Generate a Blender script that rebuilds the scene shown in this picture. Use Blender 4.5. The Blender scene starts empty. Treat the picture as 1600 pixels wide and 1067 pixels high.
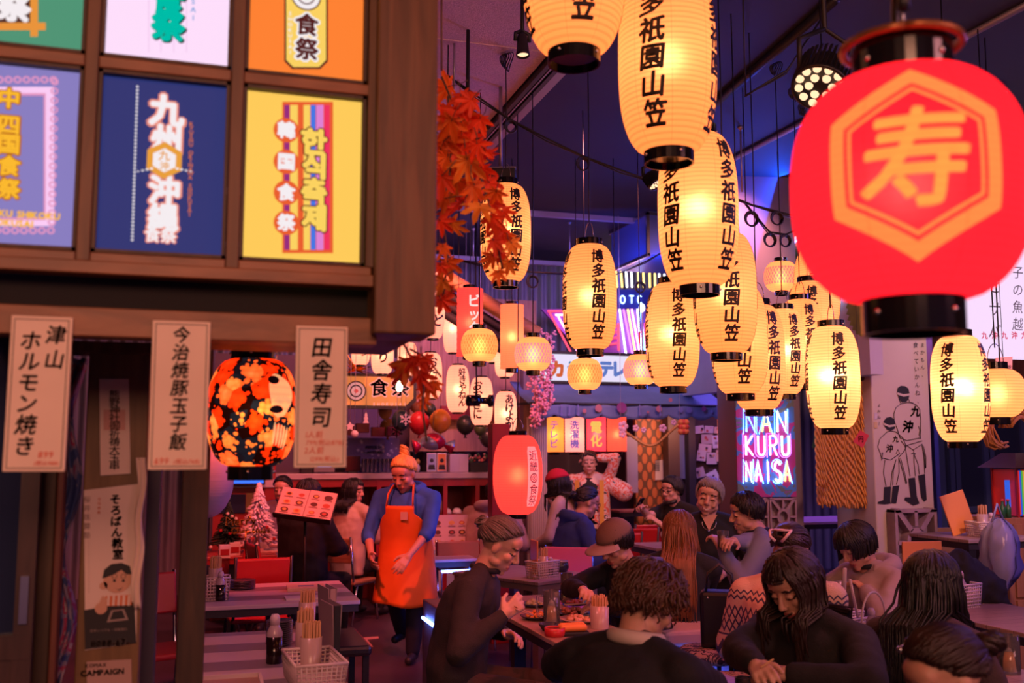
import bpy, bmesh, math, random
from mathutils import Vector, Matrix, Euler, noise
random.seed(7)
SC = bpy.context.scene
COL = SC.collection
PI = math.pi
R = math.radians

# ------------------------------------------------------------------ camera, world, exposure
FPX, W0, H0 = 1556.0, 1600, 1067
YAW, HOR, CZ = R(17.3), 705.0, 1.6
PITCH = math.atan((HOR - H0 / 2) / FPX)
cam_data = bpy.data.cameras.new('camera')
cam = bpy.data.objects.new('camera', cam_data)
COL.objects.link(cam)
cam_data.sensor_width = 36.0
cam_data.lens = 36.0 * FPX / W0
cam_data.clip_start = 0.05
cam_data.dof.use_dof = True
cam_data.dof.focus_distance = 5.2
cam_data.dof.aperture_fstop = 2.6
cam.location = (0, 0, CZ)
cam.rotation_euler = (PI / 2 + PITCH, 0, -YAW)
SC.camera = cam

world = bpy.data.worlds.new('world')
SC.world = world
world.use_nodes = True
world.node_tree.nodes['Background'].inputs[0].default_value = (0.30, 0.16, 0.55, 1)
world.node_tree.nodes['Background'].inputs[1].default_value = 0.14

SC.view_settings.view_transform = 'Standard'
SC.view_settings.look = 'None'
SC.view_settings.exposure = 0.0
SC.view_settings.gamma = 1.0
SC.view_settings.use_curve_mapping = False

# ------------------------------------------------------------------ lamps of the hall (ceiling spots, blue tube) and added fill lights
def lamp(kind, loc, at, watts, col, size=.1, angle=60, blend=.6, sy=None):
    d = bpy.data.lights.new('hall_lamp_or_fill', kind); d.energy = watts; d.color = col
    if kind == 'AREA':
        d.shape = 'RECTANGLE'; d.size = size; d.size_y = sy or size
    else: d.shadow_soft_size = size
    if kind == 'SPOT': d.spot_size = math.radians(angle); d.spot_blend = blend
    o = bpy.data.objects.new('hall_lamp_or_fill', d); COL.objects.link(o); o.location = loc
    if at is not None: o.rotation_euler = (Vector(at) - Vector(loc)).to_track_quat('-Z', 'Y').to_euler()
    return o
WARM, PINK_, BLUE_, VIOL, REDL = (1.0, .42, .20), (1.0, .24, .24), (.01, .09, 1.0), (.34, .16, 1.0), (1.0, .10, .07)
lamp('AREA', (-.6, -2.6, 3.3), (.2, 3.0, 1.8), 150, (1.0, .42, .26), 3.0, sy=1.2)       # added area fill, stands for unseen lantern rows behind the camera
lamp('AREA', (4.6, -1.5, 3.4), (2.6, 4.0, .9), 95, (1.0, .36, .38), 2.4, sy=1.4)  # added warm fill out of view, brightens the diners from the front
lamp('AREA', (4.75, 7.4, 3.80), (3.2, 7.0, 4.2), 75, BLUE_, .12, sy=4.2)                 # blue tube along the side wall
lamp('AREA', (4.0, 9.0, 3.4), (4.4, 10.2, 3.7), 8, BLUE_, 1.0, sy=.2)
lamp('SPOT', (1.2, 3.4, 3.85), (1.75, 4.7, .7), 210, REDL, .08, 48)                      # ceiling spots over the tables
lamp('SPOT', (3.4, 3.0, 3.85), (2.7, 4.2, .8), 150, PINK_, .08, 64)
lamp('SPOT', (2.6, 6.2, 3.85), (2.4, 8.2, 1.0), 190, PINK_, .1, 84)
lamp('SPOT', (.2, 5.6, 3.85), (.35, 8.3, .8), 620, REDL, .08, 56)
lamp('SPOT', (-.3, 3.6, 3.85), (.25, 4.7, .7), 150, (1.0, .28, .30), .1, 60)
lamp('SPOT', (1.6, 8.3, 3.85), (1.6, 10.8, 1.2), 260, (1.0, .22, .2), .1, 100)
lamp('SPOT', (4.2, 7.0, 3.85), (4.6, 10.0, 1.4), 200, (1.0, .34, .28), .1, 84)
lamp('SPOT', (4.6, 3.2, 3.85), (5.3, 6.8, 1.6), 330, (1.0, .46, .34), .1, 62)
lamp('SPOT', (3.0, 7.2, 3.0), (4.5, 9.6, 2.3), 120, (.38, .34, 1.0), .2, 70)             # added cool spot without a fixture, brightens the awning
lamp('AREA', (4.9, 9.75, 1.93), (4.9, 10.3, 1.4), 8, (1.0, .45, .35), .5, sy=.1)              # added area light, brightens the inside of the awning stall
lamp('SPOT', (2.6, 8.8, 3.6), (3.2, 12.0, 3.0), 120, (.45, .26, 1.0), .2, 95)            # added violet spot without a fixture, tints the corrugated wall
lamp('AREA', (6.6, 9.2, 3.0), (6.4, 8.4, .5), 60, VIOL, 2.5, sy=.6)  # added violet fill for the area beyond the side wall
lamp('AREA', (5.9, 3.6, 3.6), (4.0, 5.5, .8), 60, VIOL, .2, sy=2.5)  # added violet fill out of view at the right, no fixture

# ------------------------------------------------------------------ from the photograph to the room
CAMM = Euler((PI / 2 + PITCH, 0, -YAW)).to_matrix()
RIGHT, UP, FWD = CAMM @ Vector((1, 0, 0)), CAMM @ Vector((0, 1, 0)), CAMM @ Vector((0, 0, -1))
CAM0 = Vector((0, 0, CZ))
def ray(px, py):
    return FWD + RIGHT * ((px - W0 / 2) / FPX) - UP * ((py - H0 / 2) / FPX)
def P(px, py, d):                      # the point seen at a pixel, d metres ahead
    r = ray(px, py); h = Vector((FWD.x, FWD.y, 0)).normalized()
    return CAM0 + r * (d / r.dot(h))
def F(px, py, z):                      # ... on the level z
    r = ray(px, py); return CAM0 + r * ((z - CZ) / r.z)
def PY(px, py, y):                     # ... on the plane y = const
    r = ray(px, py); return CAM0 + r * (y / r.y)
def PX(px, py, x):
    r = ray(px, py); return CAM0 + r * (x / r.x)
def mpp(d): return d / FPX             # metres per pixel there

# ------------------------------------------------------------------ objects
def thing(name, label, cat, loc=(0, 0, 0), rz=0.0, group=None, rot=None):
    o = bpy.data.objects.new(name, None); COL.objects.link(o)
    o.location = loc; o.rotation_euler = rot if rot else (0, 0, rz)
    o.empty_display_size = 0.05
    return tag(o, label, cat, group)
def tag(o, label=None, cat=None, group=None, kind=None):
    if label: o['label'] = label
    if cat: o['category'] = cat
    if group: o['group'] = group
    if kind: o['kind'] = kind
    return o
def link(name, me, parent=None, loc=None, rot=None):
    o = bpy.data.objects.new(name, me); COL.objects.link(o)
    if parent: o.parent = parent
    if loc is not None: o.location = loc
    if rot is not None: o.rotation_euler = rot
    return o
def copy_tree(o, parent=None):
    c = o.copy(); COL.objects.link(c); c.parent = parent
    if parent is not None: c.matrix_parent_inverse = o.matrix_parent_inverse.copy()
    for ch in list(o.children): copy_tree(ch, c)
    return c

class MB:                              # collects shapes, links them as one mesh
    def __init__(s): s.v, s.f, s.m, s.sm = [], [], [], []
    def add(s, v, f, mi=0, M=None, smooth=True):
        b = len(s.v)
        s.v.extend([M @ Vector(p) for p in v] if M else v)
        s.f.extend([[i + b for i in q] for q in f]); s.m.extend([mi] * len(f)); s.sm.extend([smooth] * len(f))
        return s
    def box(s, c, d, mi=0, M=None, bev=0.0):
        x, y, z = d[0] / 2, d[1] / 2, d[2] / 2
        if bev <= 0:
            v = [Vector((c[0] + sx * x, c[1] + sy * y, c[2] + sz * z)) for sx in (-1, 1) for sy in (-1, 1) for sz in (-1, 1)]
            f = [(0, 1, 3, 2), (4, 6, 7, 5), (0, 4, 5, 1), (2, 3, 7, 6), (0, 2, 6, 4), (1, 5, 7, 3)]
            return s.add(v, f, mi, M, False)
        b = min(bev, x * .9, y * .9, z * .9)
        bm = bmesh.new(); bmesh.ops.create_cube(bm, size=1.0)
        for q in bm.verts: q.co = Vector((q.co.x * 2 * x, q.co.y * 2 * y, q.co.z * 2 * z))
        bmesh.ops.bevel(bm, geom=bm.edges[:], offset=b, segments=2, affect='EDGES', profile=0.5)
        bm.verts.index_update()
        v = [q.co + Vector(c) for q in bm.verts]; f = [[q.index for q in p.verts] for p in bm.faces]
        bm.free(); return s.add(v, f, mi, M, False)
    def lathe(s, prof, n=24, mi=0, M=None, caps=True, smooth=True):     # prof: (r, z) from the bottom up
        v, f = [], []
        for r, z in prof:
            for k in range(n):
                a = 2 * PI * k / n; v.append(Vector((r * math.cos(a), r * math.sin(a), z)))
        for j in range(len(prof) - 1):
            for k in range(n):
                k2 = (k + 1) % n
                f.append((j * n + k, j * n + k2, (j + 1) * n + k2, (j + 1) * n + k))
        if caps:
            f.append(tuple(range(n - 1, -1, -1))); b = (len(prof) - 1) * n; f.append(tuple(b + k for k in range(n)))
        return s.add(v, f, mi, M, smooth)
    def tube(s, pts, r, n=8, mi=0, M=None, caps=True, flat=1.0):         # r: number or list
        pts = [Vector(p) for p in pts]; m = len(pts)
        rs = r if isinstance(r, (list, tuple)) else [r] * m
        v, f = [], []
        t0 = (pts[1] - pts[0]).normalized()
        ref = Vector((0, 0, 1)) if abs(t0.z) < .9 else Vector((1, 0, 0))
        u = t0.cross(ref).normalized()
        for i, p in enumerate(pts):
            t = (pts[min(i + 1, m - 1)] - pts[max(i - 1, 0)])
            t = t.normalized() if t.length > 1e-9 else t0
            u = (u - t * u.dot(t)); u = u.normalized() if u.length > 1e-6 else t.orthogonal().normalized()
            w = t.cross(u)
            for k in range(n):
                a = 2 * PI * k / n; v.append(p + (u * math.cos(a) + w * (math.sin(a) * flat)) * rs[i])
        for j in range(m - 1):
            for k in range(n):
                k2 = (k + 1) % n; f.append((j * n + k, j * n + k2, (j + 1) * n + k2, (j + 1) * n + k))
        if caps:
            f.append(tuple(range(n - 1, -1, -1))); b = (m - 1) * n; f.append(tuple(b + k for k in range(n)))
        return s.add(v, f, mi, M)
    def ball(s, c, r, n=16, mi=0, M=None, rot=None):                     # r: number or three radii
        rx, ry, rz = (r, r, r) if not isinstance(r, (list, tuple)) else r
        m = max(4, n // 2); v, f = [], []
        Rm = rot if rot is not None else Matrix.Identity(3)
        c = Vector(c)
        v.append(c + Rm @ Vector((0, 0, -rz)))
        for j in range(1, m):
            b = -PI / 2 + PI * j / m
            for k in range(n):
                a = 2 * PI * k / n
                v.append(c + Rm @ Vector((rx * math.cos(b) * math.cos(a), ry * math.cos(b) * math.sin(a), rz * math.sin(b))))
        v.append(c + Rm @ Vector((0, 0, rz)))
        for k in range(n):
            k2 = (k + 1) % n
            f.append((0, 1 + k2, 1 + k))
            for j in range(m - 2): f.append((1 + j * n + k, 1 + j * n + k2, 1 + (j + 1) * n + k2, 1 + (j + 1) * n + k))
            f.append((1 + (m - 2) * n + k, 1 + (m - 2) * n + k2, len(v) - 1))
        return s.add(v, f, mi, M)
    def cap(s, a, b, ra, rb, n=14, mi=0, M=None):                        # tapered capsule
        a, b = Vector(a), Vector(b); t = b - a; L = t.length
        if L < 1e-6: return s.ball(a, max(ra, rb), n, mi, M)
        t = t / L; pts, rs = [], []
        for k in range(4): q = k / 4 * PI / 2; pts.append(a - t * ra * math.cos(q)); rs.append(max(1e-4, ra * math.sin(q)))
        pts.append(a); rs.append(ra); pts.append((a + b) / 2); rs.append((ra + rb) / 2); pts.append(b); rs.append(rb)
        for k in range(1, 5): q = k / 4 * PI / 2; pts.append(b + t * rb * math.sin(q)); rs.append(max(1e-4, rb * math.cos(q)))
        return s.tube(pts, rs, n, mi, M)
    def poly(s, pts, th=0.0, mi=0, M=None):                              # flat outline in x,z (facing -y), extruded to +y
        n = len(pts)
        v = [Vector((x, 0, z)) for x, z in pts]
        if th == 0: return s.add(v, [tuple(range(n))], mi, M, False)
        v += [Vector((x, th, z)) for x, z in pts]
        f = [tuple(range(n)), tuple(range(2 * n - 1, n - 1, -1))] + [(k, k + n, (k + 1) % n + n, (k + 1) % n) for k in range(n)]
        return s.add(v, f, mi, M, False)
    def mesh(s, name, mats):
        me = bpy.data.meshes.new(name)
        me.from_pydata([tuple(p) for p in s.v], [], s.f)
        for m in (mats if isinstance(mats, (list, tuple)) else [mats]): me.materials.append(m)
        me.polygons.foreach_set('material_index', s.m); me.polygons.foreach_set('use_smooth', s.sm)
        bm = bmesh.new(); bm.from_mesh(me); bmesh.ops.recalc_face_normals(bm, faces=bm.faces[:]); bm.to_mesh(me); bm.free()
        me.update(); return me
    def build(s, name, mats, parent=None, loc=None, rot=None):
        return link(name, s.mesh(name, mats), parent, loc, rot)

# ------------------------------------------------------------------ materials
MATS = {}
def mat(name, col, rough=0.6, metal=0.0, emit=None, es=0.0, bump=0.0, bscale=80.0, var=0.0, vscale=6.0, trans=0.0, spec=None, stretch=None, sheen=0.0):
    if name in MATS: return MATS[name]
    m = bpy.data.materials.new(name); m.use_nodes = True; MATS[name] = m
    nt = m.node_tree; b = nt.nodes['Principled BSDF']
    b.inputs['Base Color'].default_value = (*col[:3], 1); b.inputs['Roughness'].default_value = rough; b.inputs['Metallic'].default_value = metal
    if spec is not None: b.inputs['Specular IOR Level'].default_value = spec
    if sheen: b.inputs['Sheen Weight'].default_value = sheen
    if trans: b.inputs['Transmission Weight'].default_value = trans
    if emit: b.inputs['Emission Color'].default_value = (*emit[:3], 1); b.inputs['Emission Strength'].default_value = es
    if bump or var:
        tc = nt.nodes.new('ShaderNodeTexCoord'); mp = nt.nodes.new('ShaderNodeMapping')
        nt.links.new(tc.outputs['Object'], mp.inputs[0])
        if stretch: mp.inputs['Scale'].default_value = stretch
    if bump:
        n = nt.nodes.new('ShaderNodeTexNoise'); n.inputs['Scale'].default_value = bscale; n.inputs['Detail'].default_value = 4
        bp = nt.nodes.new('ShaderNodeBump'); bp.inputs['Strength'].default_value = bump; bp.inputs['Distance'].default_value = 0.01
        nt.links.new(mp.outputs[0], n.inputs['Vector']); nt.links.new(n.outputs[0], bp.inputs['Height']); nt.links.new(bp.outputs[0], b.inputs['Normal'])
    if var:
        n = nt.nodes.new('ShaderNodeTexNoise'); n.inputs['Scale'].default_value = vscale; n.inputs['Detail'].default_value = 5
        mr = nt.nodes.new('ShaderNodeMapRange'); mr.inputs['To Min'].default_value = 1 - var; mr.inputs['To Max'].default_value = 1 + var
        mr.inputs['From Min'].default_value = 0.3; mr.inputs['From Max'].default_value = 0.7
        mx = nt.nodes.new('ShaderNodeVectorMath'); mx.operation = 'SCALE'; mx.inputs[0].default_value = col[:3]
        nt.links.new(mp.outputs[0], n.inputs['Vector']); nt.links.new(n.outputs[0], mr.inputs[0]); nt.links.new(mr.outputs[0], mx.inputs['Scale'])
        nt.links.new(mx.outputs[0], b.inputs['Base Color'])
    return m
def sr(r, g, b):                       # sRGB 0-255 to linear
    f = lambda c: (c / 255 / 12.92) if c / 255 <= .04045 else ((c / 255 + .055) / 1.055) ** 2.4
    return (f(r), f(g), f(b))
def glow(name, col, s):
    return mat(name, (0.01, 0.01, 0.01), .6, emit=col, es=s, spec=.15)
def wood(name, a, b, rough=.5, scale=(3, 3, 40), gs=2.2):
    if name in MATS: return MATS[name]
    m = mat(name, a, rough); nt = m.node_tree; bs = nt.nodes['Principled BSDF']
    tc = nt.nodes.new('ShaderNodeTexCoord'); mp = nt.nodes.new('ShaderNodeMapping'); mp.inputs['Scale'].default_value = scale
    n = nt.nodes.new('ShaderNodeTexNoise'); n.inputs['Scale'].default_value = gs; n.inputs['Detail'].default_value = 6; n.inputs['Distortion'].default_value = .6
    cr = nt.nodes.new('ShaderNodeValToRGB'); cr.color_ramp.elements[0].color = (*a, 1); cr.color_ramp.elements[1].color = (*b, 1)
    cr.color_ramp.elements[0].position = .35; cr.color_ramp.elements[1].position = .65
    bp = nt.nodes.new('ShaderNodeBump'); bp.inputs['Strength'].default_value = .12; bp.inputs['Distance'].default_value = .01
    L = nt.links.new
    L(tc.outputs['Object'], mp.inputs[0]); L(mp.outputs[0], n.inputs['Vector']); L(n.outputs[0], cr.inputs[0]); L(cr.outputs[0], bs.inputs['Base Color'])
    L(n.outputs[0], bp.inputs['Height']); L(bp.outputs[0], bs.inputs['Normal'])
    return m
def glass(name, col=(1, 1, 1), rough=.02, ior=1.1, tr=.6):
    if name in MATS: return MATS[name]
    m = bpy.data.materials.new(name); m.use_nodes = True; MATS[name] = m; nt = m.node_tree
    out = nt.nodes['Material Output']; nt.nodes.remove(nt.nodes['Principled BSDF'])
    t = nt.nodes.new('ShaderNodeBsdfTransparent'); t.inputs[0].default_value = (*col, 1)
    g = nt.nodes.new('ShaderNodeBsdfGlossy'); g.inputs['Roughness'].default_value = rough
    d = nt.nodes.new('ShaderNodeBsdfDiffuse'); d.inputs[0].default_value = (*col, 1)
    fr = nt.nodes.new('ShaderNodeFresnel'); fr.inputs[0].default_value = 1.45
    m1 = nt.nodes.new('ShaderNodeMixShader'); m2 = nt.nodes.new('ShaderNodeMixShader'); m2.inputs[0].default_value = 1 - tr
    L = nt.links.new
    L(t.outputs[0], m2.inputs[1]); L(d.outputs[0], m2.inputs[2]); L(fr.outputs[0], m1.inputs[0]); L(m2.outputs[0], m1.inputs[1]); L(g.outputs[0], m1.inputs[2]); L(m1.outputs[0], out.inputs[0])
    return m

# ------------------------------------------------------------------ lettering
_GL = {}
def glyph(ch, bold=0.0):               # vertices and triangles of one character, its box centred on 0
    k = (ch, bold)
    if k in _GL: return _GL[k]
    c = bpy.data.curves.new('lettering', 'FONT'); c.body = ch; c.size = 1; c.resolution_u = 2; c.offset = bold
    o = bpy.data.objects.new('lettering', c); COL.objects.link(o)
    dg = bpy.context.evaluated_depsgraph_get(); dg.update()
    me = bpy.data.meshes.new_from_object(o.evaluated_get(dg))
    v = [(p.co.x, p.co.y) for p in me.vertices]; f = [tuple(p.vertices) for p in me.polygons]
    bpy.data.objects.remove(o); bpy.data.curves.remove(c); bpy.data.meshes.remove(me)
    if v:
        x0, x1 = min(p[0] for p in v), max(p[0] for p in v); y0, y1 = min(p[1] for p in v), max(p[1] for p in v)
    else: x0 = x1 = y0 = y1 = 0
    cjk = ord(ch) > 0x2E80
    cx = (x0 + x1) / 2; cy = 0.36 if cjk else 0.36
    r = ([(x - cx, y - cy) for x, y in v], f, x1 - x0)
    _GL[k] = r; return r
def lettering(text, size, vertical=True, bold=0.02, pitch=None, squash=1.0, slant=0.0):
    """2-D vertices and faces of a line of text centred on 0."""
    V, Fc = [], []
    p = pitch or size * 1.0
    if vertical:
        n = len(text); pos = [(0, ((n - 1) / 2 - i) * p) for i in range(n)]
    else:
        ws = [(glyph(c, 0.0)[2] + .12) * size * squash if ord(c) < 0x2E80 else p for c in text]
        ws = [w if c != ' ' else size * .4 for w, c in zip(ws, text)]
        x = -sum(ws) / 2; pos = []
        for w in ws: pos.append((x + w / 2, 0)); x += w
    for ch, (ox, oy) in zip(text, pos):
        if vertical and ch in 'ー〜-': rot = True
        else: rot = False
        v, f, w = glyph(ch, 0.0)
        n = 0 if bold <= .004 else (5 if bold < .05 else 8)
        for dx, dy in [(0, 0)] + [(bold * math.cos(2 * PI * k / n + .5), bold * math.sin(2 * PI * k / n + .5)) for k in range(n)]:
            b = len(V)
            for x, y in v:
                if rot: x, y = y, -x
                V.append((((x + dx) * squash + slant * (y + dy)) * size + ox, (y + dy) * size + oy))
            Fc.extend([tuple(i + b for i in q) for q in f])
    return V, Fc
def cut2d(V, Fc, step):                # cuts long triangles so that they can follow a curve
    bm = bmesh.new(); vs = [bm.verts.new((x, 0, y)) for x, y in V]
    for q in Fc:
        try: bm.faces.new([vs[i] for i in q])
        except ValueError: pass
    for ax, k in ((Vector((1, 0, 0)), 0), (Vector((0, 0, 1)), 1)):
        lo, hi = min(p[k] for p in V), max(p[k] for p in V)
        n = int((hi - lo) / step)
        for i in range(1, n + 1):
            bmesh.ops.bisect_plane(bm, geom=bm.verts[:] + bm.edges[:] + bm.faces[:], plane_co=ax * (lo + i * (hi - lo) / (n + 1)), plane_no=ax)
    bm.verts.index_update()
    r = [(v.co.x, v.co.z) for v in bm.verts], [tuple(v.index for v in f.verts) for f in bm.faces]
    bm.free(); return r
def flat_text(mb, text, size, at, mi=0, vertical=True, bold=.02, pitch=None, M=None, off=0.002, squash=1.0, slant=0.0, rot=0.0):
    """lettering on a board facing -y, its centre at (x, z)"""
    V, Fc = lettering(text, size, vertical, bold, pitch, squash, slant)
    c, s_ = math.cos(rot), math.sin(rot)
    mb.add([Vector((at[0] + x * c - y * s_, -off, at[1] + x * s_ + y * c)) for x, y in V], Fc, mi, M, False)
    return mb
# ------------------------------------------------------------------ the setting
def struct(name, mb, m, parent=None, label=None):
    o = mb.build(name, m, parent)
    if parent is None: tag(o, label, None, None, 'structure')
    return o
CEIL = 4.0
FLOORM = mat('dark vinyl floor', (.060, .034, .055), .38, bump=.05, bscale=30, var=.3, vscale=1.5)
mb = MB(); mb.box((2.5, 5.5, -.05), (14, 17, .1)); struct('floor', mb, FLOORM)
CEILM = mat('dark painted ceiling', (.030, .030, .050), .75, var=.08, vscale=.8)
mb = MB(); mb.box((2.5, 5.5, CEIL + .05), (14, 17, .1)); struct('ceiling', mb, CEILM)
DARKW = mat('dark wall', (.022, .016, .022), .7)
mb = MB(); mb.box((-2.05, 5.5, 2), (.1, 17, 4)); struct('wall_left', mb, DARKW)
mb = MB(); mb.box((9.55, 5.5, 2), (.1, 17, 4)); struct('wall_right', mb, mat('blue grey wall', (.06, .065, .10), .6))
# corrugated back wall
CORR = mat('corrugated metal sheet', (.20, .19, .26), .5, .3, var=.25, vscale=8, stretch=(1, 1, .2))
mb = MB(); v, f = [], []
n = 520
for k in range(n + 1):
    x = -2 + 11.5 * k / n; y = 12.0 + .018 * math.sin(k * PI / 3)
    v += [Vector((x, y, 0)), Vector((x, y, CEIL))]
for k in range(n): f.append((2 * k, 2 * k + 2, 2 * k + 3, 2 * k + 1))
mb.add(v, f); struct('wall_back', mb, CORR)
# lintel wall above the rope curtain with a painted palm, and the soffit over the back of the hall
WHITEWALL = mat('pale lilac wall paint', (.42, .36, .46), .6, var=.06, vscale=3)
mb = MB(); mb.box((5.06, 8.2, 3.1), (.12, 3.2, 1.8)); struct('wall_side', mb, WHITEWALL)
BLUEPANEL = mat('blue glass panel', (.10, .16, .50), .3)  # glass bulkhead, the blue of its reflections put into the colour
mb = MB(); mb.box((4.62, 9.42, 3.78), (.8, .95, .45)); struct('wall_bulkhead', mb, BLUEPANEL)
mb = MB(); mb.box((4.215, 9.42, 3.55), (.03, .98, .03)); mb.box((4.205, 9.42, 3.975), (.02, .98, .04)); mb.box((4.21, 8.945, 3.76), (.03, .03, .44)); mb.box((4.5, 8.94, 3.97), (.6, .02, .03))
struct('trim_1', mb, STEEL if 'STEEL' in globals() else mat('steel', (.55, .55, .58), .25, 1.0))
mb = MB(); mb.box((1.6, 9.3, 3.975), (6.4, .06, .05)); struct('trim_2', mb, mat('pale ceiling trim', (.35, .33, .42), .5))
mb = MB(); mb.box((1.6, 11.2, 3.86), (6.4, .05, .05)); struct('trim_3', mb, mat('pale ceiling trim', (.35, .33, .42), .5))
# ceiling panel strip between its slot tracks
TILE = mat('speckled ceiling tile', (.72, .56, .58), .8, bump=.5, bscale=120, var=.18, vscale=90)
TRK = mat('black slot track', (.012, .011, .014), .4); ALU = mat('aluminium edge', (.36, .31, .34), .35, .6)
def ceil_strip(pa, pb, w0, idx):
    pass
A, B = F(753, 233, CEIL), F(867, 107, CEIL)      # right border of the panel strip
xr = (A.x + B.x) / 2
mb = MB(); mb.box((xr - .62, 3.6, 3.985), (.95, 7.4, .03)); mb.box((xr - .62, 3.0, 3.968), (.95, .006, .006)); mb.box((xr - .62, 5.4, 3.968), (.95, .006, .006)); struct('ceiling_tile_panel', mb, TILE)
mb = MB()
for x in (xr - 1.12, xr - .12):
    mb.box((x, 3.6, 3.96), (.03, 7.4, .07), 0); mb.box((x + .07, 3.6, 3.96), (.03, 7.4, .07), 0); mb.box((x + .035, 3.6, 3.955), (.012, 7.4, .05), 1)
    mb.box((x + .12 if x > xr - .5 else x - .06, 3.6, 3.955), (.06, 7.4, .05), 1)
struct('trim_4', mb, [TRK, ALU])
# lighting track and conduit lines across the blue side of the ceiling
def ceil_bar(name, a, b, w, h, m, z=CEIL):
    a, b = F(*a, z - h / 2), F(*b, z - h / 2); mb = MB(); mb.tube([a - (b - a) * .02, b], w / 2, 4); return struct(name, mb, m)
ceil_bar('trim_5', (1300, 4), (1060, 212), .07, .05, TRK)
ceil_bar('trim_6', (1640, -12), (1120, 262), .05, .04, ALU)
mb = MB(); mb.box((5.0, 7.4, 3.94), (.04, 4.6, .05)); struct('trim_7', mb, ALU)

# sprinkler drops and rods from the ceiling
def rod(px, py0, py1, d, label):
    a = P(px, py0, d); a.z = CEIL; b = P(px, py1, d)
    o = thing('ceiling_rod', label, 'rod', (a.x, a.y, b.z), 0, 'thin threaded rods from the ceiling')
    mb = MB(); mb.tube([(0, 0, 0), (0, 0, CEIL - b.z)], .007, 8); mb.build('rod', ALU, o)
    mb = MB(); mb.lathe([(.006, -.03), (.022, -.008), (.024, 0)], 16); mb.build('ceiling_plate', ALU, o, (0, 0, CEIL - b.z))
rod(710, 47, 140, 5.6, 'thin rod from the ceiling above the maple leaves')
rod(740, 325, 405, 10.6, 'thin rod in front of the corrugated wall, behind the leaf-veiled lantern')
rod(890, 338, 405, 10.3, 'thin rod left of the single cream lantern')
rod(1157, 207, 300, 7.2, 'thin rod by the blue-lit edge of the ceiling')

# wall and posts at the far right: glazed doors
BLUEM = mat('dark blue door frame', (.05, .07, .16), .4)
GLZ = mat('dark blue glass', (.02, .028, .06), .12)
yw = 8.6
for i, (x0, x1) in enumerate(((1462, 1486), (1486, 1540), (1540, 1600), (1600, 1660))):
    a, b = PY(x0, 700, yw), PY(x1, 700, yw); w = b.x - a.x
    mb = MB(); mb.box(((a.x + b.x) / 2, yw, 1.15), (w - .02, .03, 2.3)); o = struct('window_%d' % (i + 1), mb, GLZ)
    fr = MB()
    for xx in (a.x + .03, b.x - .03): fr.box((xx, yw - .02, 1.15), (.07, .06, 2.3))
    fr.box(((a.x + b.x) / 2, yw - .02, 2.28), (w, .06, .09)); fr.box(((a.x + b.x) / 2, yw - .02, .12), (w, .06, .24)); fr.box(((a.x + b.x) / 2, yw - .02, 1.0), (w, .05, .06))
    fr.build('window_frame', BLUEM, o)
a = PY(1462, 700, yw)
WOODP = wood('reddish wood planks', (.20, .07, .03), (.32, .12, .05), .5, (14, 2, 1))
mb = MB(); mb.box((a.x + 1.8, yw + .03, 3.15), (3.6, .1, 1.7)); struct('wall_panelling', mb, WOODP)

# round pillar block with a brushed drawing
PILM = mat('cream plaster', (.52, .42, .36), .6, bump=.03, bscale=40, var=.07, vscale=2)
PIL0 = P(1365, 700, 8.0); PILW = .56
mb = MB(); mb.box((PIL0.x + PILW / 2, PIL0.y + .26, 2), (PILW, .52, 4), bev=.012); struct('pillar_drawing', mb, PILM)
BRD0 = P(1196, 700, 8.5)
CONC = mat('weathered concrete', (.30, .20, .22), .8, bump=.15, bscale=60, var=.2, vscale=10)
mb = MB(); Mb = Matrix.Translation(BRD0) @ Matrix.Rotation(R(-17.3 + 5), 4, 'Z')
mb.box((0.05, .32, 2.0 - BRD0.z), (.56, .56, 4.0), 0, Mb); struct('pillar_neon', mb, mat('grey pillar', (.16, .12, .17), .6))
# ------------------------------------------------------------------ lanterns
BLACK_GLOSS = mat('black lacquer', (.006, .006, .008), .12)
BLACK = mat('black', (.008, .008, .009), .5)
INK = mat('ink', (.012, .006, .006), .6)
STEEL = mat('steel', (.55, .55, .58), .25, 1.0)
CABLE = mat('black cable', (.01, .01, .012), .45)
BULB = glow('lit bulb', (1.0, .72, .38), 14.0)

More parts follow.
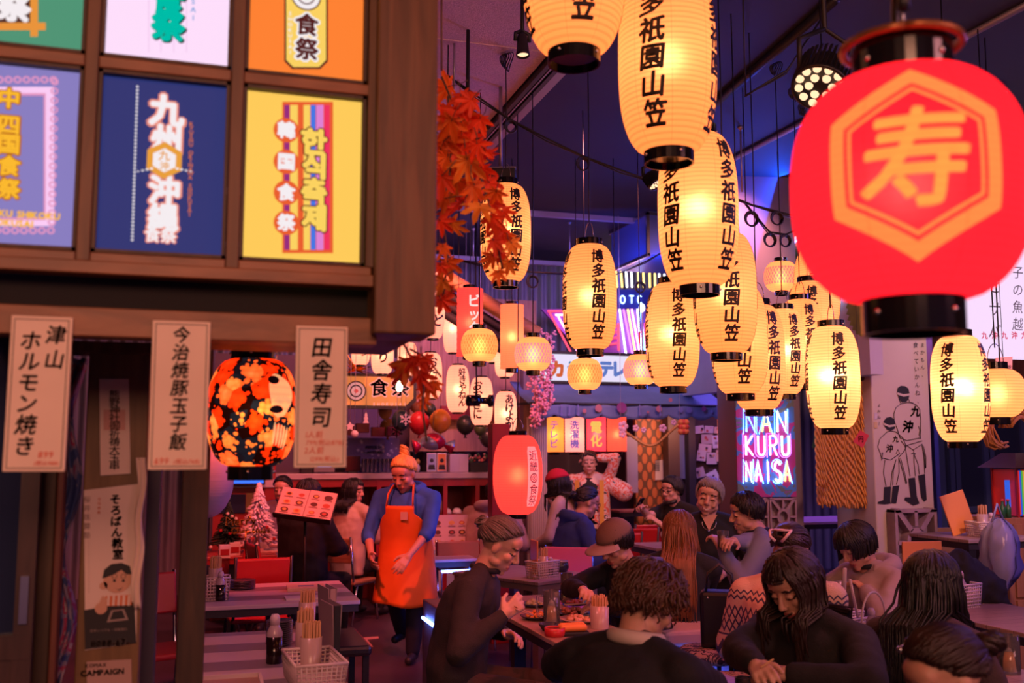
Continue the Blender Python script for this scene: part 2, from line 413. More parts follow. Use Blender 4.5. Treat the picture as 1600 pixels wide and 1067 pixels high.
def paper(name, tcol, ecol, es, freq, seam=8, pattern=None, ribdark=.8):
    """lit lantern paper: lets the bulb's light through, stretched on bamboo hoops"""
    if name in MATS: return MATS[name]
    m = bpy.data.materials.new(name); m.use_nodes = True; MATS[name] = m; nt = m.node_tree; L = nt.links.new
    N = lambda t: nt.nodes.new(t)
    nt.nodes.remove(nt.nodes['Principled BSDF']); out = nt.nodes['Material Output']
    tc = N('ShaderNodeTexCoord'); sep = N('ShaderNodeSeparateXYZ'); L(tc.outputs['Object'], sep.inputs[0])
    def math_(op, a, b=None):
        n = N('ShaderNodeMath'); n.operation = op
        for i, q in enumerate((a, b)):
            if q is None: continue
            if isinstance(q, (int, float)): n.inputs[i].default_value = q
            else: L(q, n.inputs[i])
        return n.outputs[0]
    w = math_('SINE', math_('MULTIPLY', sep.outputs['Z'], 2 * PI * freq))
    rib = math_('SMOOTH_MIN', math_('ADD', math_('MULTIPLY', w, .5), .9), 1.0); nt.nodes[-1].inputs[2].default_value = .2
    ang = math_('ARCTAN2', sep.outputs['Y'], sep.outputs['X'])
    fr = math_('FRACT', math_('MULTIPLY', math_('ADD', ang, PI), seam / (2 * PI)))
    sm = math_('SUBTRACT', 1.0, math_('MULTIPLY', math_('LESS_THAN', math_('ABSOLUTE', math_('SUBTRACT', fr, .5)), .012 * seam / 8), .16))
    mr = N('ShaderNodeMapRange'); mr.inputs['From Min'].default_value = .4; mr.inputs['To Min'].default_value = ribdark; L(rib, mr.inputs[0])
    fac = math_('MULTIPLY', mr.outputs[0], sm)
    def tint(c):
        v = N('ShaderNodeVectorMath'); v.operation = 'SCALE'; L(fac, v.inputs['Scale'])
        if isinstance(c, tuple): v.inputs[0].default_value = c
        else: L(c, v.inputs[0])
        return v.outputs[0]
    if pattern:
        pc = pattern(nt, tc, sep); tcol_s, ecol_s = tint(pc), tint(pc)
    else: tcol_s, ecol_s = tint(tuple(tcol)), tint(tuple(ecol))
    tr = N('ShaderNodeBsdfTranslucent'); L(tcol_s, tr.inputs[0])
    rf = N('ShaderNodeBsdfRefraction'); rf.inputs['IOR'].default_value = 1.35; rf.inputs['Roughness'].default_value = .9; L(tcol_s, rf.inputs[0])
    gl = N('ShaderNodeBsdfDiffuse'); L(tcol_s, gl.inputs[0])
    m1 = N('ShaderNodeMixShader'); m1.inputs[0].default_value = .35; L(tr.outputs[0], m1.inputs[1]); L(rf.outputs[0], m1.inputs[2])
    m2 = N('ShaderNodeMixShader'); m2.inputs[0].default_value = .25; L(m1.outputs[0], m2.inputs[1]); L(gl.outputs[0], m2.inputs[2])
    em = N('ShaderNodeEmission'); em.inputs[1].default_value = es; L(ecol_s, em.inputs[0])
    ad = N('ShaderNodeAddShader'); L(m2.outputs[0], ad.inputs[0]); L(em.outputs[0], ad.inputs[1]); L(ad.outputs[0], out.inputs[0])
    return m

def barrel(r, h, rc, n1=3.0, n2=.62, segs=36):
    """profile of a paper body of radius r and height h closing to rc, from 0 to h"""
    pr = []
    for i in range(segs + 1):
        t = -1 + 2 * i / segs
        t2 = math.copysign(abs(t) ** .85, t)
        pr.append((rc + (r - rc) * max(0, 1 - abs(t2) ** n1) ** n2, h * (t2 + 1) / 2))
    return pr
def prof_r(prof, z):
    for (r0, z0), (r1, z1) in zip(prof, prof[1:]):
        if z0 <= z <= z1 + 1e-9: return r0 + (r1 - r0) * (z - z0) / max(1e-9, z1 - z0)
    return prof[-1][0]
def wrap(mb, V, Fc, prof, ang, z0, mi=0, off=.0018, step=.02, rad=None):
    """lays flat lettering on a lantern's side, centred at angle ang and height z0"""
    rr = rad or max(p[0] for p in prof)
    V, Fc = cut2d(V, Fc, step)
    o = []
    for x, y in V:
        z = z0 + y; r = prof_r(prof, min(max(z, prof[0][1]), prof[-1][1])) + off
        a = ang + x / rr; o.append(Vector((r * math.cos(a), r * math.sin(a), z)))
    return mb.add(o, Fc, mi, None, False)
def text_columns(name, cols, prof, mats):
    mb = MB()
    for c in cols:
        V, Fc = lettering(c['t'], c['s'], True, c.get('b', .035), c.get('p'), c.get('q', 1.0), c.get('sl', 0.0))
        wrap(mb, V, Fc, prof, c['a'], c['z'], c.get('m', 0), c.get('o', .0018))
    return mb.mesh(name, mats)
def ring_mesh(name, r, h, bottom=True, th=.006):
    mb = MB(); mb.lathe([(r - th, 0), (r, 0), (r, h), (r - th, h), (r - th, 0)], 32, caps=False, smooth=False)
    mb.lathe([(.001, h * .3), (r - th * .6, h * .3), (r - th * .6, h * .3 + .004), (.001, h * .3 + .004)], 24, caps=False, smooth=False)
    for k in range(4):
        a = PI / 4 + k * PI / 2; mb.ball((r * math.cos(a), r * math.sin(a), h / 2), .0055 if r > .06 else .003, 8, 1)
    return mb.mesh(name, [BLACK_GLOSS, STEEL])
def hanger_mesh(name, r, h):
    mb = MB(); pts = [Vector((r * math.cos(t), 0, h * math.sin(t))) for t in [PI * k / 12 for k in range(13)]]
    mb.tube(pts, .0022, 6); return mb.mesh(name, STEEL)
def bulb_mesh(s=1.0):
    mb = MB(); mb.lathe([(.004 * s, -.05 * s), (.02 * s, -.042 * s), (.03 * s, -.02 * s), (.029 * s, 0), (.016 * s, .03 * s), (.013 * s, .045 * s)], 16)
    return mb.mesh('bulb', BULB)

class Lantern:
    """one kind of lantern; put() places a copy whose base stands at a point"""
    def __init__(s, name, prof, rc, caph, mat_, letters=None, lmats=None, watts=1.0, lcol=(1, .70, .45), hanger=True, bulb=1.0, ringr=None):
        s.name, s.prof = name, prof; s.h = prof[-1][1]; s.caph = caph; s.rc = rc
        mb = MB(); mb.lathe(prof, 40, caps=False); s.paper = mb.mesh('paper', mat_)
        rr = ringr or rc
        s.ringb = ring_mesh('bottom_ring', rr, caph); s.ringt = s.ringb
        s.let = text_columns('lettering', letters, prof, lmats or INK) if letters else None
        s.hang = hanger_mesh('hanger', rr * .9, caph * 1.6 + .03) if hanger else None
        s.bulb = bulb_mesh(bulb)
        s.light = bpy.data.lights.new('bulb_light', 'POINT'); s.light.energy = watts; s.light.color = lcol; s.light.shadow_soft_size = .03 * bulb
        s.extra = []
    def put(s, label, cat, loc, group=None, rz=0.0, cord_to=None, sc=1.0, coil=False, tilt=(0, 0)):
        o = thing(s.name, label, cat, loc, rz, group, rot=(tilt[0], tilt[1], rz)); o.scale = (sc, sc, sc)
        link('paper', s.paper, o)
        link('bottom_ring', s.ringb, o, (0, 0, -s.caph * .85)); link('top_ring', s.ringt, o, (0, 0, s.h - s.caph * .15))
        if s.let: link('lettering', s.let, o)
        for nm, me in s.extra: link(nm, me, o)
        b = link('bulb', s.bulb, o, (0, 0, s.h * .5))
        l = bpy.data.objects.new('bulb_light', s.light); COL.objects.link(l); l.parent = o; l.location = (0, 0, s.h * .5)
        top = s.h + s.caph * .85
        if s.hang:
            link('hanger', s.hang, o, (0, 0, top)); top += s.caph * 1.6 + .028
        mb = MB(); mb.tube([(0, 0, s.h * .5 + .04), (0, 0, s.h * .8), (.003, 0, s.h + s.caph)], .004, 6)
        zt = top + .2 if cord_to is None else max(top + .02, (cord_to - loc[2]) / sc)
        mb.tube([(0, 0, top - .02), (.004, .002, (top + zt) / 2), (0, 0, zt)], .0035 / sc, 6)
        if coil:
            for k in range(4):
                rr = .035 + .006 * k; cz = min(zt - .05, zt)
                mb.tube([Vector((rr * math.cos(t) + .01, .012 * k - .02 + .01 * math.sin(t * 2), cz + rr * 1.1 * math.sin(t))) for t in [2 * PI * q / 18 for q in range(19)]], .004, 5)
        mb.build('cord', CABLE, o)
        return o

CREAM_T, CREAM_E = (1.0, .55, .33), (1.0, .27, .06)
PAPER_CREAM = paper('cream lantern paper', CREAM_T, CREAM_E, .84, 62, 8)
PAPER_WHITE = paper('white lantern paper', (1.0, .52, .40), (1.0, .40, .26), .74, 40, 12, ribdark=.93)
PAPER_RED = paper('scarlet lantern paper', (1.0, .035, .05), (1.0, .012, .035), .80, 70, 8, ribdark=.9)
PAPER_CORAL = paper('coral lantern paper', (1.0, .12, .07), (1.0, .06, .055), .85, 60, 6, ribdark=.9)

TXT = '博多祇園山笠'
HR, HH = .15, .29 * 2
hprof = barrel(HR, HH, .076)
hl = [dict(t=TXT, s=.082, a=k * PI / 2, z=HH / 2, p=.083, b=.036, q=1.0, sl=.10) for k in range(4)]
HAKATA = Lantern('paper_lantern', hprof, .076, .042, PAPER_CREAM, hl, INK, watts=11.0)

CAMXY = Vector((0, 0, 0))
def face(p): return math.atan2(-p.y, -p.x)          # angle from a point towards the camera
def hak(px, ptop, pbot, d, toff, label, cord=3.97, sc=None, group='festival lanterns with a black shop-front greeting', coil=False):
    """toff: angle in degrees by which a column of letters is turned to the right of the viewer"""
    top, bot = P(px, ptop, d), P(px, pbot, d)
    h = top.z - bot.z; s_ = sc or h / HH
    loc = Vector((bot.x, bot.y, top.z - HH * s_))
    return HAKATA.put(label, 'lantern', loc, group, face(bot) + R(toff), cord, s_, coil)

WIREZ = 3.2
LG = 'cream festival lanterns with brushed columns of characters'
hak(897, -215, 82, 3.05, 12, 'large cream lantern cut off by the top edge, only its last character showing', group=LG)
hak(1045, -45, 238, 3.2, -17, 'largest tall cream lantern hanging in front of the blue ceiling', group=LG)
hak(1093, 212, 447, 3.62, -41, 'cream lantern just below the largest tall one, two columns of characters facing out', group=LG, coil=True)
hak(1304, 511, 669, 4.6, 15, 'cream lantern above the hooded diner, beside the rope curtain', group=LG)
hak(1504, 526, 690, 4.35, -25, 'cream lantern under the big scarlet lantern, beside the drawn-on pillar', group=LG)
hak(790, 290, 440, 5.75, 25, 'cream lantern half veiled by orange maple leaves', group=LG, coil=True)
hak(922, 384, 546, 5.5, 20, 'single cream lantern on a long thin wire in front of the neon fan', group=LG)
hak(1052, 444, 604, 5.35, 15, 'cream lantern in front of the blue awning, left of the dense cluster', group=LG)
hak(1135, 366, 552, 4.9, 12, 'cream lantern tucked behind the twin-column lantern at the head of the cluster', group=LG)
hak(1157, 448, 615, 5.2, 10, 'cream lantern low in the cluster, its lower characters showing', group=LG)
hak(1186, 478, 640, 5.45, 38, 'lowest cream lantern of the cluster, hanging over the pink and blue neon board', group=LG)
hak(1226, 484, 616, 5.9, 32, 'slim cream lantern of the cluster behind the lowest one, letters at its edge', group=LG, coil=True)
hak(1254, 469, 600, 6.3, 26, 'cream lantern of the cluster half hidden by the lantern beside the rope curtain', group=LG, coil=True)
hak(1268, 441, 575, 6.6, 8, 'cream lantern second from the top at the back of the cluster', group=LG, coil=True)
hak(1279, 388, 520, 6.9, 0, 'topmost pale lantern at the back of the cluster, behind the scarlet lantern', group=LG)

# scarlet lantern close by, with a crest
sprof = barrel(.2, .40, .088, 2.6, .62)
def hexring(r0, r1, sy=1.0):
    V = []
    for r in (r0, r1):
        for k in range(6): a = PI / 2 + k * PI / 3; V.append((r * math.cos(a), r * math.sin(a) * sy))
    V2, Fc = [], []
    for k in range(6):                       # cut each side so that it can bend
        k2 = (k + 1) % 6
        for j in range(8):
            t0, t1 = j / 8, (j + 1) / 8; b = len(V2)
            for (i0, i1, t) in ((k, k2, t0), (k, k2, t1), (k + 6, k2 + 6, t1), (k + 6, k2 + 6, t0)):
                V2.append((V[i0][0] * (1 - t) + V[i1][0] * t, V[i0][1] * (1 - t) + V[i1][1] * t))
            Fc.append((b, b + 1, b + 2, b + 3))
    return V2, Fc
CREST = paper('orange painted paper', (1.0, .36, .12), (1.0, .26, .06), .95, 70, 8, ribdark=.92)
SCARLET = Lantern('paper_lantern', sprof, .088, .07, PAPER_RED, None, watts=13.0, lcol=(1, .6, .4), ringr=.085)
mb = MB()
V, Fc = hexring(.160, .130); wrap(mb, V, Fc, sprof, 0, .2, 0, rad=.2)
V, Fc = hexring(.122, .115); wrap(mb, V, Fc, sprof, 0, .2, 0, rad=.2)
V, Fc = lettering('寿', .172, True, .022, slant=.12); wrap(mb, V, Fc, sprof, 0, .2, 0, .0024, rad=.2)
SCARLET.extra.append(('crest', mb.mesh('crest', CREST)))
p = P(1426, 470, 1.72)
SCL = SCARLET.put('big scarlet lantern with an orange hexagon crest, close by', 'lantern', p, None, face(p) + R(4), 3.97, 1.0)
# hanging bracket of that lantern
# coral lantern with a printed strip
cprof = barrel(.165, .52, .075, 2.6, .6)
CORAL = Lantern('paper_lantern', cprof, .06, .035, PAPER_CORAL, None, watts=3.0, lcol=(1, .5, .3))
STRIPW = paper('pale printed strip', (1.0, .42, .40), (1.0, .30, .33), .8, 60, 6, ribdark=.95)
VIOLET = mat('violet ink', (.10, .02, .10), .6)
mb = MB(); n = 10
V, Fc = [], []
for j in range(13):
    z = -.195 + .39 * j / 12; w = .046 * (1 if 0 < j < 12 else .8)
    V += [(-w, z), (w, z)]
for j in range(12): Fc.append((2 * j, 2 * j + 1, 2 * j + 3, 2 * j + 2))
wrap(mb, V, Fc, cprof, 0, .25, 0, .001)
for t, z in (('近', .385), ('畿', .315), ('食', .165), ('祭', .095)):
    V, Fc = lettering(t, .074, True, .006); wrap(mb, V, Fc, cprof, 0, z, 1, .003)
def ring2(r0, r1, n=28):
    V = [(r * math.cos(2 * PI * k / n), r * math.sin(2 * PI * k / n)) for r in (r0, r1) for k in range(n)]
    return V, [(k, (k + 1) % n, (k + 1) % n + n, k + n) for k in range(n)]
for r0, r1 in ((.031, .024), (.017, .012), (.006, .0005)):
    V, Fc = ring2(r0, r1); wrap(mb, V, Fc, cprof, 0, .24, 1, .003)
CORAL.extra.append(('printed_strip', mb.mesh('printed_strip', [STRIPW, VIOLET])))
p = P(809, 803, 6.7)
CORAL.put('coral red barrel lantern with a printed strip, hanging by a post behind the seated man', 'lantern', p, None, face(p) + R(40), 3.97, 1.0)

# floral lantern behind the menu slips
def floral(nt, tc, sep):
    L = nt.links.new; N = nt.nodes.new
    v = N('ShaderNodeTexVoronoi'); v.inputs['Scale'].default_value = 17; L(tc.outputs['Object'], v.inputs['Vector'])
    v2 = N('ShaderNodeTexVoronoi'); v2.inputs['Scale'].default_value = 60; L(tc.outputs['Object'], v2.inputs['Vector'])
    mx = N('ShaderNodeMath'); mx.operation = 'MULTIPLY_ADD'; mx.inputs[1].default_value = .55; L(v2.outputs['Distance'], mx.inputs[0]); L(v.outputs['Distance'], mx.inputs[2])
    cr = N('ShaderNodeValToRGB'); e = cr.color_ramp; e.interpolation = 'LINEAR'
    e.elements[0].position = 0; e.elements[0].color = (1, .30, .10, 1); e.elements[1].position = .80; e.elements[1].color = (.9, .13, .02, 1)
    q = e.elements.new(.845); q.color = (.9, .16, .03, 1); q = e.elements.new(.85); q.color = (.008, .006, .012, 1)
    L(mx.outputs[0], cr.inputs[0])
    sepc = N('ShaderNodeSeparateColor'); L(v.outputs['Color'], sepc.inputs[0])
    cr2 = N('ShaderNodeValToRGB'); e2 = cr2.color_ramp; e2.interpolation = 'CONSTANT'
    e2.elements[0].color = (1, .22, .08, 1); e2.elements[1].position = .35; e2.elements[1].color = (1, .9, .8, 1); q = e2.elements.new(.7); q.color = (1, 1.5, 1.3, 1)
    L(sepc.outputs[0], cr2.inputs[0])
    m = N('ShaderNodeVectorMath'); m.operation = 'MULTIPLY'; L(cr.outputs[0], m.inputs[0]); L(cr2.outputs[0], m.inputs[1])
    return m.outputs[0]
PAPER_FLORAL = paper('flower printed lantern paper', None, None, .9, 45, 6, floral, .85)
fprof = barrel(.138, .33, .07, 2.4, .6)
FLORAL = Lantern('paper_lantern', fprof, .07, .05, PAPER_FLORAL, None, watts=2.6, lcol=(1, .6, .35))
mb = MB()
PALE = paper('pale painted paper', (1, .58, .3), (1, .42, .18), .9, 45, 6, ribdark=.9)
def blob(cx, cy, rx, ry, n=30, f=None):
    V = [(cx, cy)]
    for k in range(n):
        a = 2 * PI * k / n; q = f(a) if f else 1.0; V.append((cx + rx * q * math.cos(a), cy + ry * q * math.sin(a)))
    return V, [(0, 1 + k, 1 + (k + 1) % n) for k in range(n)]
V, Fc = blob(0, .03, .045, .065, 30, lambda a: 1 + .12 * math.sin(3 * a + 1)); wrap(mb, V, Fc, fprof, 0, .185, 0, .0015, rad=.138)
for k in range(5):
    V, Fc = blob(-.022 + .012 * k, -.085 - .004 * k, .005, .034); wrap(mb, V, Fc, fprof, 0, .185, 0, .0015, rad=.138)
for V, Fc in (blob(-.033, .075, .02, .012, 20, lambda a: 1 + .4 * math.cos(a)), blob(-.028, -.012, .022, .011, 20, lambda a: 1 + .5 * math.cos(a + .5)), blob(.004, -.04, .016, .004)):
    wrap(mb, V, Fc, fprof, 0, .185, 1, .003, rad=.138)
FLORAL.extra.append(('painted_crest', mb.mesh('painted_crest', [PALE, INK])))
p = P(392, 728, 3.1)
FLORAL.put('round lantern printed with orange flowers on navy, between the menu slips', 'lantern', p, None, face(p) + R(38), P(392, 512, 3.1).z, 1.0)

# round lanterns with a woven band
def banded(c):
    def f(nt, tc, sep):
        L = nt.links.new; N = nt.nodes.new
        def M_(op, a, b=None):
            n = N('ShaderNodeMath'); n.operation = op
            for i, q in enumerate((a, b)):
                if q is None: continue
                if isinstance(q, (int, float)): n.inputs[i].default_value = q
                else: L(q, n.inputs[i])
            return n.outputs[0]
        ang = M_('ARCTAN2', sep.outputs['Y'], sep.outputs['X'])
        z = M_('SUBTRACT', sep.outputs['Z'], .105)
        band = M_('LESS_THAN', M_('ABSOLUTE', z), .062)
        u = M_('PINGPONG', M_('MULTIPLY', M_('ADD', ang, 10.0), .12 / .024), .5)
        v = M_('PINGPONG', M_('ADD', M_('MULTIPLY', z, 1 / .042), 10.25), .5)
        dia = M_('ABSOLUTE', M_('SUBTRACT', M_('ADD', u, v), .5))
        fig = M_('LESS_THAN', dia, .11)
        k = M_('MULTIPLY', band, M_('SUBTRACT', 1.0, fig))
        mx = N('ShaderNodeMix'); mx.data_type = 'RGBA'; L(k, mx.inputs[0])
        mx.inputs[6].default_value = (1, .36, .12, 1); mx.inputs[7].default_value = (*c, 1)
        return mx.outputs[2]
    return f
bprof = barrel(.12, .21, .055, 2.0, .55)
BANDS = {}
for nm, c in (('orange', (1.0, .19, .06)), ('pink', (1.0, .16, .26)), ('rose', (1.0, .13, .14))):
    BANDS[nm] = Lantern('paper_lantern', bprof, .045, .035, paper('lantern paper with a ' + nm + ' woven band', None, None, .78, 80, 6, banded(c), .88), None, watts=1.4, hanger=False)
BG = 'round lanterns with woven bands'
for px, py, d, k, lab in ((749, 568, 6.4, 'orange', 'round lantern with an orange woven band in front of the red cylinder lantern'), (833, 582, 6.3, 'pink', 'round lantern with a pink woven band beside the hanging blossom'),
                          (914, 612, 6.75, 'orange', 'round lantern with an orange woven band under the single cream lantern'), (1001, 604, 7.0, 'pink', 'round lantern with a pink woven band partly behind a cream lantern'),
                          (1221, 458, 7.7, 'rose', 'round rose lantern with a woven band against the blue wall')):
    p = P(px, py - 3, d); BANDS[k].put(lab, 'lantern', p, BG, face(p), 3.97, d / 7.0 if d > 7 else 1.0)
yprof = barrel(.15, .26, .06, 2.0, .55)
YEL = Lantern('paper_lantern', yprof, .06, .045, PAPER_CREAM, None, watts=2.0)
p = P(1560, 652, 5.4); YEL.put('plain round yellow lantern behind the pink paper slip', 'lantern', p, None, 0, 3.97, 1.0)

# cylinder lanterns
YAWN = 9.75
def cyl(px, py0, py1, w, d, col, ecol, label, txt=None, tcol=None, group='cylinder lanterns of coloured paper', cord=None, toff=0, second=None, es=.85):
    if d is None: d = YAWN / (.9548 - .2974 * (px - 800) / FPX); cord = 2.13 if px < 1000 else 2.31
    b, t = P(px, py1, d), P(px, py0, d); h = t.z - b.z; r = w * mpp(d) / 2
    pr = [(r * .9, 0)] + [(r * (1 + .012 * math.cos(2 * PI * k * .5)), h * k / 24) for k in range(25)] + [(r * .9, h)]
    pm = paper('coloured paper ' + '%.2f %.2f %.2f' % ecol, col, ecol, es, 60, 6, ribdark=.9)
    cols = None; lm = None
    if txt:
        s_ = h * .8 / len(txt); s_ = min(s_, r * 1.3)
        cols = [dict(t=txt, s=s_, a=0, z=h / 2, p=h * .8 / len(txt), b=.03)]; lm = tcol
    Ln = Lantern('cylinder_lantern', pr, r * .55, .035, pm, cols, lm, watts=.9, hanger=False, bulb=.8)
    o = Ln.put(label, 'lantern', b, group, face(b) + R(toff), cord or 3.97, 1.0)
    return o
LILAC = glow('lilac print', (.45, .2, .8), .5)
GOLDP = glow('gold print', (1, .6, .12), .9)
PALEP = glow('pale print', (1, .8, .75), .9)
cyl(734, 452, 556, 41, 7.6, (1, .12, .08), (1, .07, .06), 'red cylinder lantern with a pale printed column, left of the corrugated wall', 'ビックリ', PALEP, toff=20)
cyl(800, 477, 576, 37, 7.9, (1, .32, .16), (1, .22, .09), 'orange cylinder lantern under the leaf-veiled cream lantern')
CG = 'cylinder lanterns under the blue awning'
cyl(866, 652, 706, 30, None, (1, .4, .1), (1, .3, .06), 'yellow-orange cylinder lantern at the left end under the awning', 'テレビ', LILAC, CG)
cyl(898, 652, 706, 30, None, (1, .5, .4), (1, .36, .32), 'pale pink cylinder lantern second along under the awning', '洗濯機', LILAC, CG)
cyl(932, 652, 705, 30, None, (1, .1, .14), (1, .07, .11), 'crimson cylinder lantern under the awning with gold characters', '電化', GOLDP, CG)
cyl(964, 652, 705, 30, None, (1, .16, .09), (1, .1, .06), 'orange-red cylinder lantern beside the flower garland', None, None, CG)
cyl(1134, 656, 703, 23, None, (1, .36, .14), (1, .26, .08), 'orange cylinder lantern at the right end of the awning', '炊飯器', GOLDP, CG)

# white paper lanterns of the stall at the back
def white(px, py0, py1, w, d, txt, label, toff=20, cord=None):
    b, t = P(px, py1, d), P(px, py0, d); h = t.z - b.z; r = w * mpp(d) / 2
    pr = barrel(r, h, r * .55, 3.2, .6, 24)
    cols = [dict(t=txt, s=min(h * .95 / max(3, len(txt)), r * 1.1), a=0, z=h * .52, p=h * .80 / max(3, len(txt)), b=.035, sl=.1)] if txt else None
    Ln = Lantern('paper_lantern', pr, r * .5, .018, PAPER_WHITE, cols, INK, watts=1.3, lcol=(1, .7, .5), hanger=False, bulb=.8)
    return Ln.put(label, 'lantern', b, 'white lanterns with a word each, over the back stall', face(b) + R(toff), cord or 3.97)
white(672, 552, 622, 37, 9.3, 'おたの', 'white lantern partly crossed by the lower maple sprig', 10)
white(715, 571, 644, 36, 9.2, '好きやねん', 'white lantern second from the maple sprig, above the orange balloon', 25)
white(752, 590, 664, 36, 9.1, 'おおきに', 'white lantern behind the black spotlight', -20)
white(790, 612, 679, 35, 9.0, 'あけよか', 'white lantern nearest the coral lantern', 22)
white(707, 475, 551, 30, 10.2, None, 'blank white lantern behind the red cylinder lantern')
white(771, 518, 566, 30, 10.0, None, 'blank white lantern peeping out between the two cylinder lanterns')
white(789, 540, 589, 32, 9.6, '毎度', 'white lantern half covered by the pink banded lantern', 10)
white(676, 425, 529, 38, 8.8, 'まいど', 'tall white lantern directly behind the timber post', 30)
white(597, 522, 584, 35, 9.7, 'たり', 'white lantern above the middle of the target sign', 5)
white(563, 520, 570, 30, 9.9, 'どう', 'white lantern above the gold tinsel star', 20)
white(636, 535, 587, 30, 9.9, None, 'white lantern behind the orange leaf above the target sign')
# ------------------------------------------------------------------ the near stall: lit sign boxes, beam, slips, post
WOODA = wood('stained timber', (.17, .062, .024), (.30, .115, .045), .45, (2, 9, 9), 2.4)
WOODV = wood('stained upright timber', (.10, .043, .018), (.17, .073, .030), .5, (14, 14, 1.2), 2.2)
WOODD = wood('dark timber', (.040, .020, .012), (.075, .036, .018), .55, (14, 14, 1.5), 2.2)
YS = 2.42
def S(px, py, y=YS): p = PY(px, py, y); return p.x, p.z
# grid of the sign frame, from the photograph's corners
zA = S(400, 127)[1]                     # bar between the rows
xcols = [S(-95, 250)[0], S(138, 250)[0], S(367, 250)[0], S(590, 250)[0]]
zlow = (S(378, 409)[1] + S(0, 391)[1]) / 2
ztop = zA + (zA - zlow) + .03
fr = thing('sign_lattice', 'timber lattice frame holding the lit sign boxes above the stall', 'frame', ((xcols[0] + xcols[3]) / 2, YS, zlow - .03))
ox, oz = (xcols[0] + xcols[3]) / 2, zlow - .03
def bar(nm, x0, x1, z0, z1, d, m, y=0.0):
    mb = MB(); mb.box(((x0 + x1) / 2 - ox, y, (z0 + z1) / 2 - oz), (x1 - x0, d, z1 - z0), bev=.003); return mb.build(nm, m, fr)
BW = .030
for x in xcols[:3]: bar('stile', x - BW / 2, x + BW / 2, zlow - .02, ztop, .05, WOODV)
bar('stile', xcols[3] - BW, xcols[3] + .005, zlow, ztop, .05, WOODV)
for i, x in enumerate(xcols[:3]):
    x1 = xcols[i + 1]
    for z in (zlow - .012, zA, ztop): bar('rail', x + BW / 2, x1 - BW / 2, z - .014, z + .014, .045, WOODA)
mb = MB(); mb.box((0, 0, zlow - .033 - oz), (xcols[3] - xcols[0] + .03, .055, .03), bev=.003); mb.build('bottom_rail', WOODA, fr)
# lit panels
INDIGO = glow('indigo lit panel', sr(44, 58, 128), .75)
def panel(i, row, m, label, cols_fn):
    x0, x1 = xcols[i] + BW / 2, xcols[i + 1] - BW / 2 - (.017 if i == 2 else 0)
    z0, z1 = (zlow + .002, zA - .014) if row == 0 else (zA + .014, ztop - .014)
    o = thing('sign_box', label, 'sign', ((x0 + x1) / 2, YS, z0 + .0015), 0, 'lit sign boxes of the stall')
    w, h = x1 - x0 - .003, z1 - z0 - .003
    mb = MB(); mb.box((0, .03, h / 2), (w - .012, .05, h - .012)); mb.build('lit_panel', m, o)
    mb = MB()
    for sx in (-1, 1): mb.box((sx * (w / 2 - .004), -.004, h / 2), (.008, .03, h))
    for zz in (.004, h - .004): mb.box((0, -.004, zz), (w, .03, .008))
    mb.build('inner_bead', WOODD, o)
    # lettering in front of the panel
    L = MB(); mats = []
    cols_fn(L, mats, w, h, Vector(((x0 + x1) / 2, YS + .004, z0)))
    L.build('lettering', mats, o)
    return o
def pos(px, py, o):
    p = PY(px, py, o.y); return p.x - o.x, p.z - o.z
def strip(L, pts, mi, off):             # flat outline from pixels already turned into local x, z
    L.add([Vector((x, -off, z)) for x, z in pts], [tuple(range(len(pts)))], mi, None, False)
def rectp(L, o, x0, y0, x1, y1, mi, off):
    a, b, c, d = pos(x0, y0, o), pos(x1, y0, o), pos(x1, y1, o), pos(x0, y1, o); strip(L, [a, d, c, b], mi, off)
def disc(L, c, r, mi, off, r0=0.0, n=32, sq=1.0):
    if r0 == 0: strip(L, [(c[0] + r * math.cos(2 * PI * k / n), c[1] + sq * r * math.sin(2 * PI * k / n)) for k in range(n)], mi, off)
    else:
        v = [Vector((c[0] + q * math.cos(2 * PI * k / n), -off, c[1] + sq * q * math.sin(2 * PI * k / n))) for q in (r0, r) for k in range(n)]
        L.add(v, [(k, (k + 1) % n, (k + 1) % n + n, k + n) for k in range(n)], mi, None, False)
def hexa(L, c, r, mi, off, n=6, a0=PI / 2): strip(L, [(c[0] + r * math.cos(a0 + 2 * PI * k / n), c[1] + r * math.sin(a0 + 2 * PI * k / n)) for k in range(n)], mi, off)
GW = lambda n, c, s=.9: glow(n, c, s)
def tx(L, o, t, px, py, hpx, mi, off, bold=.04, vertical=True, sq=1.0, pitchpx=None):
    k = (P(px, py, 2.5) - CAM0).length; m1 = abs(pos(px, py + 50, o)[1] - pos(px, py - 50, o)[1]) / 100
    flat_text(L, t, hpx * m1, pos(px, py, o), mi, vertical, bold, (pitchpx or hpx) * m1, None, off, sq)

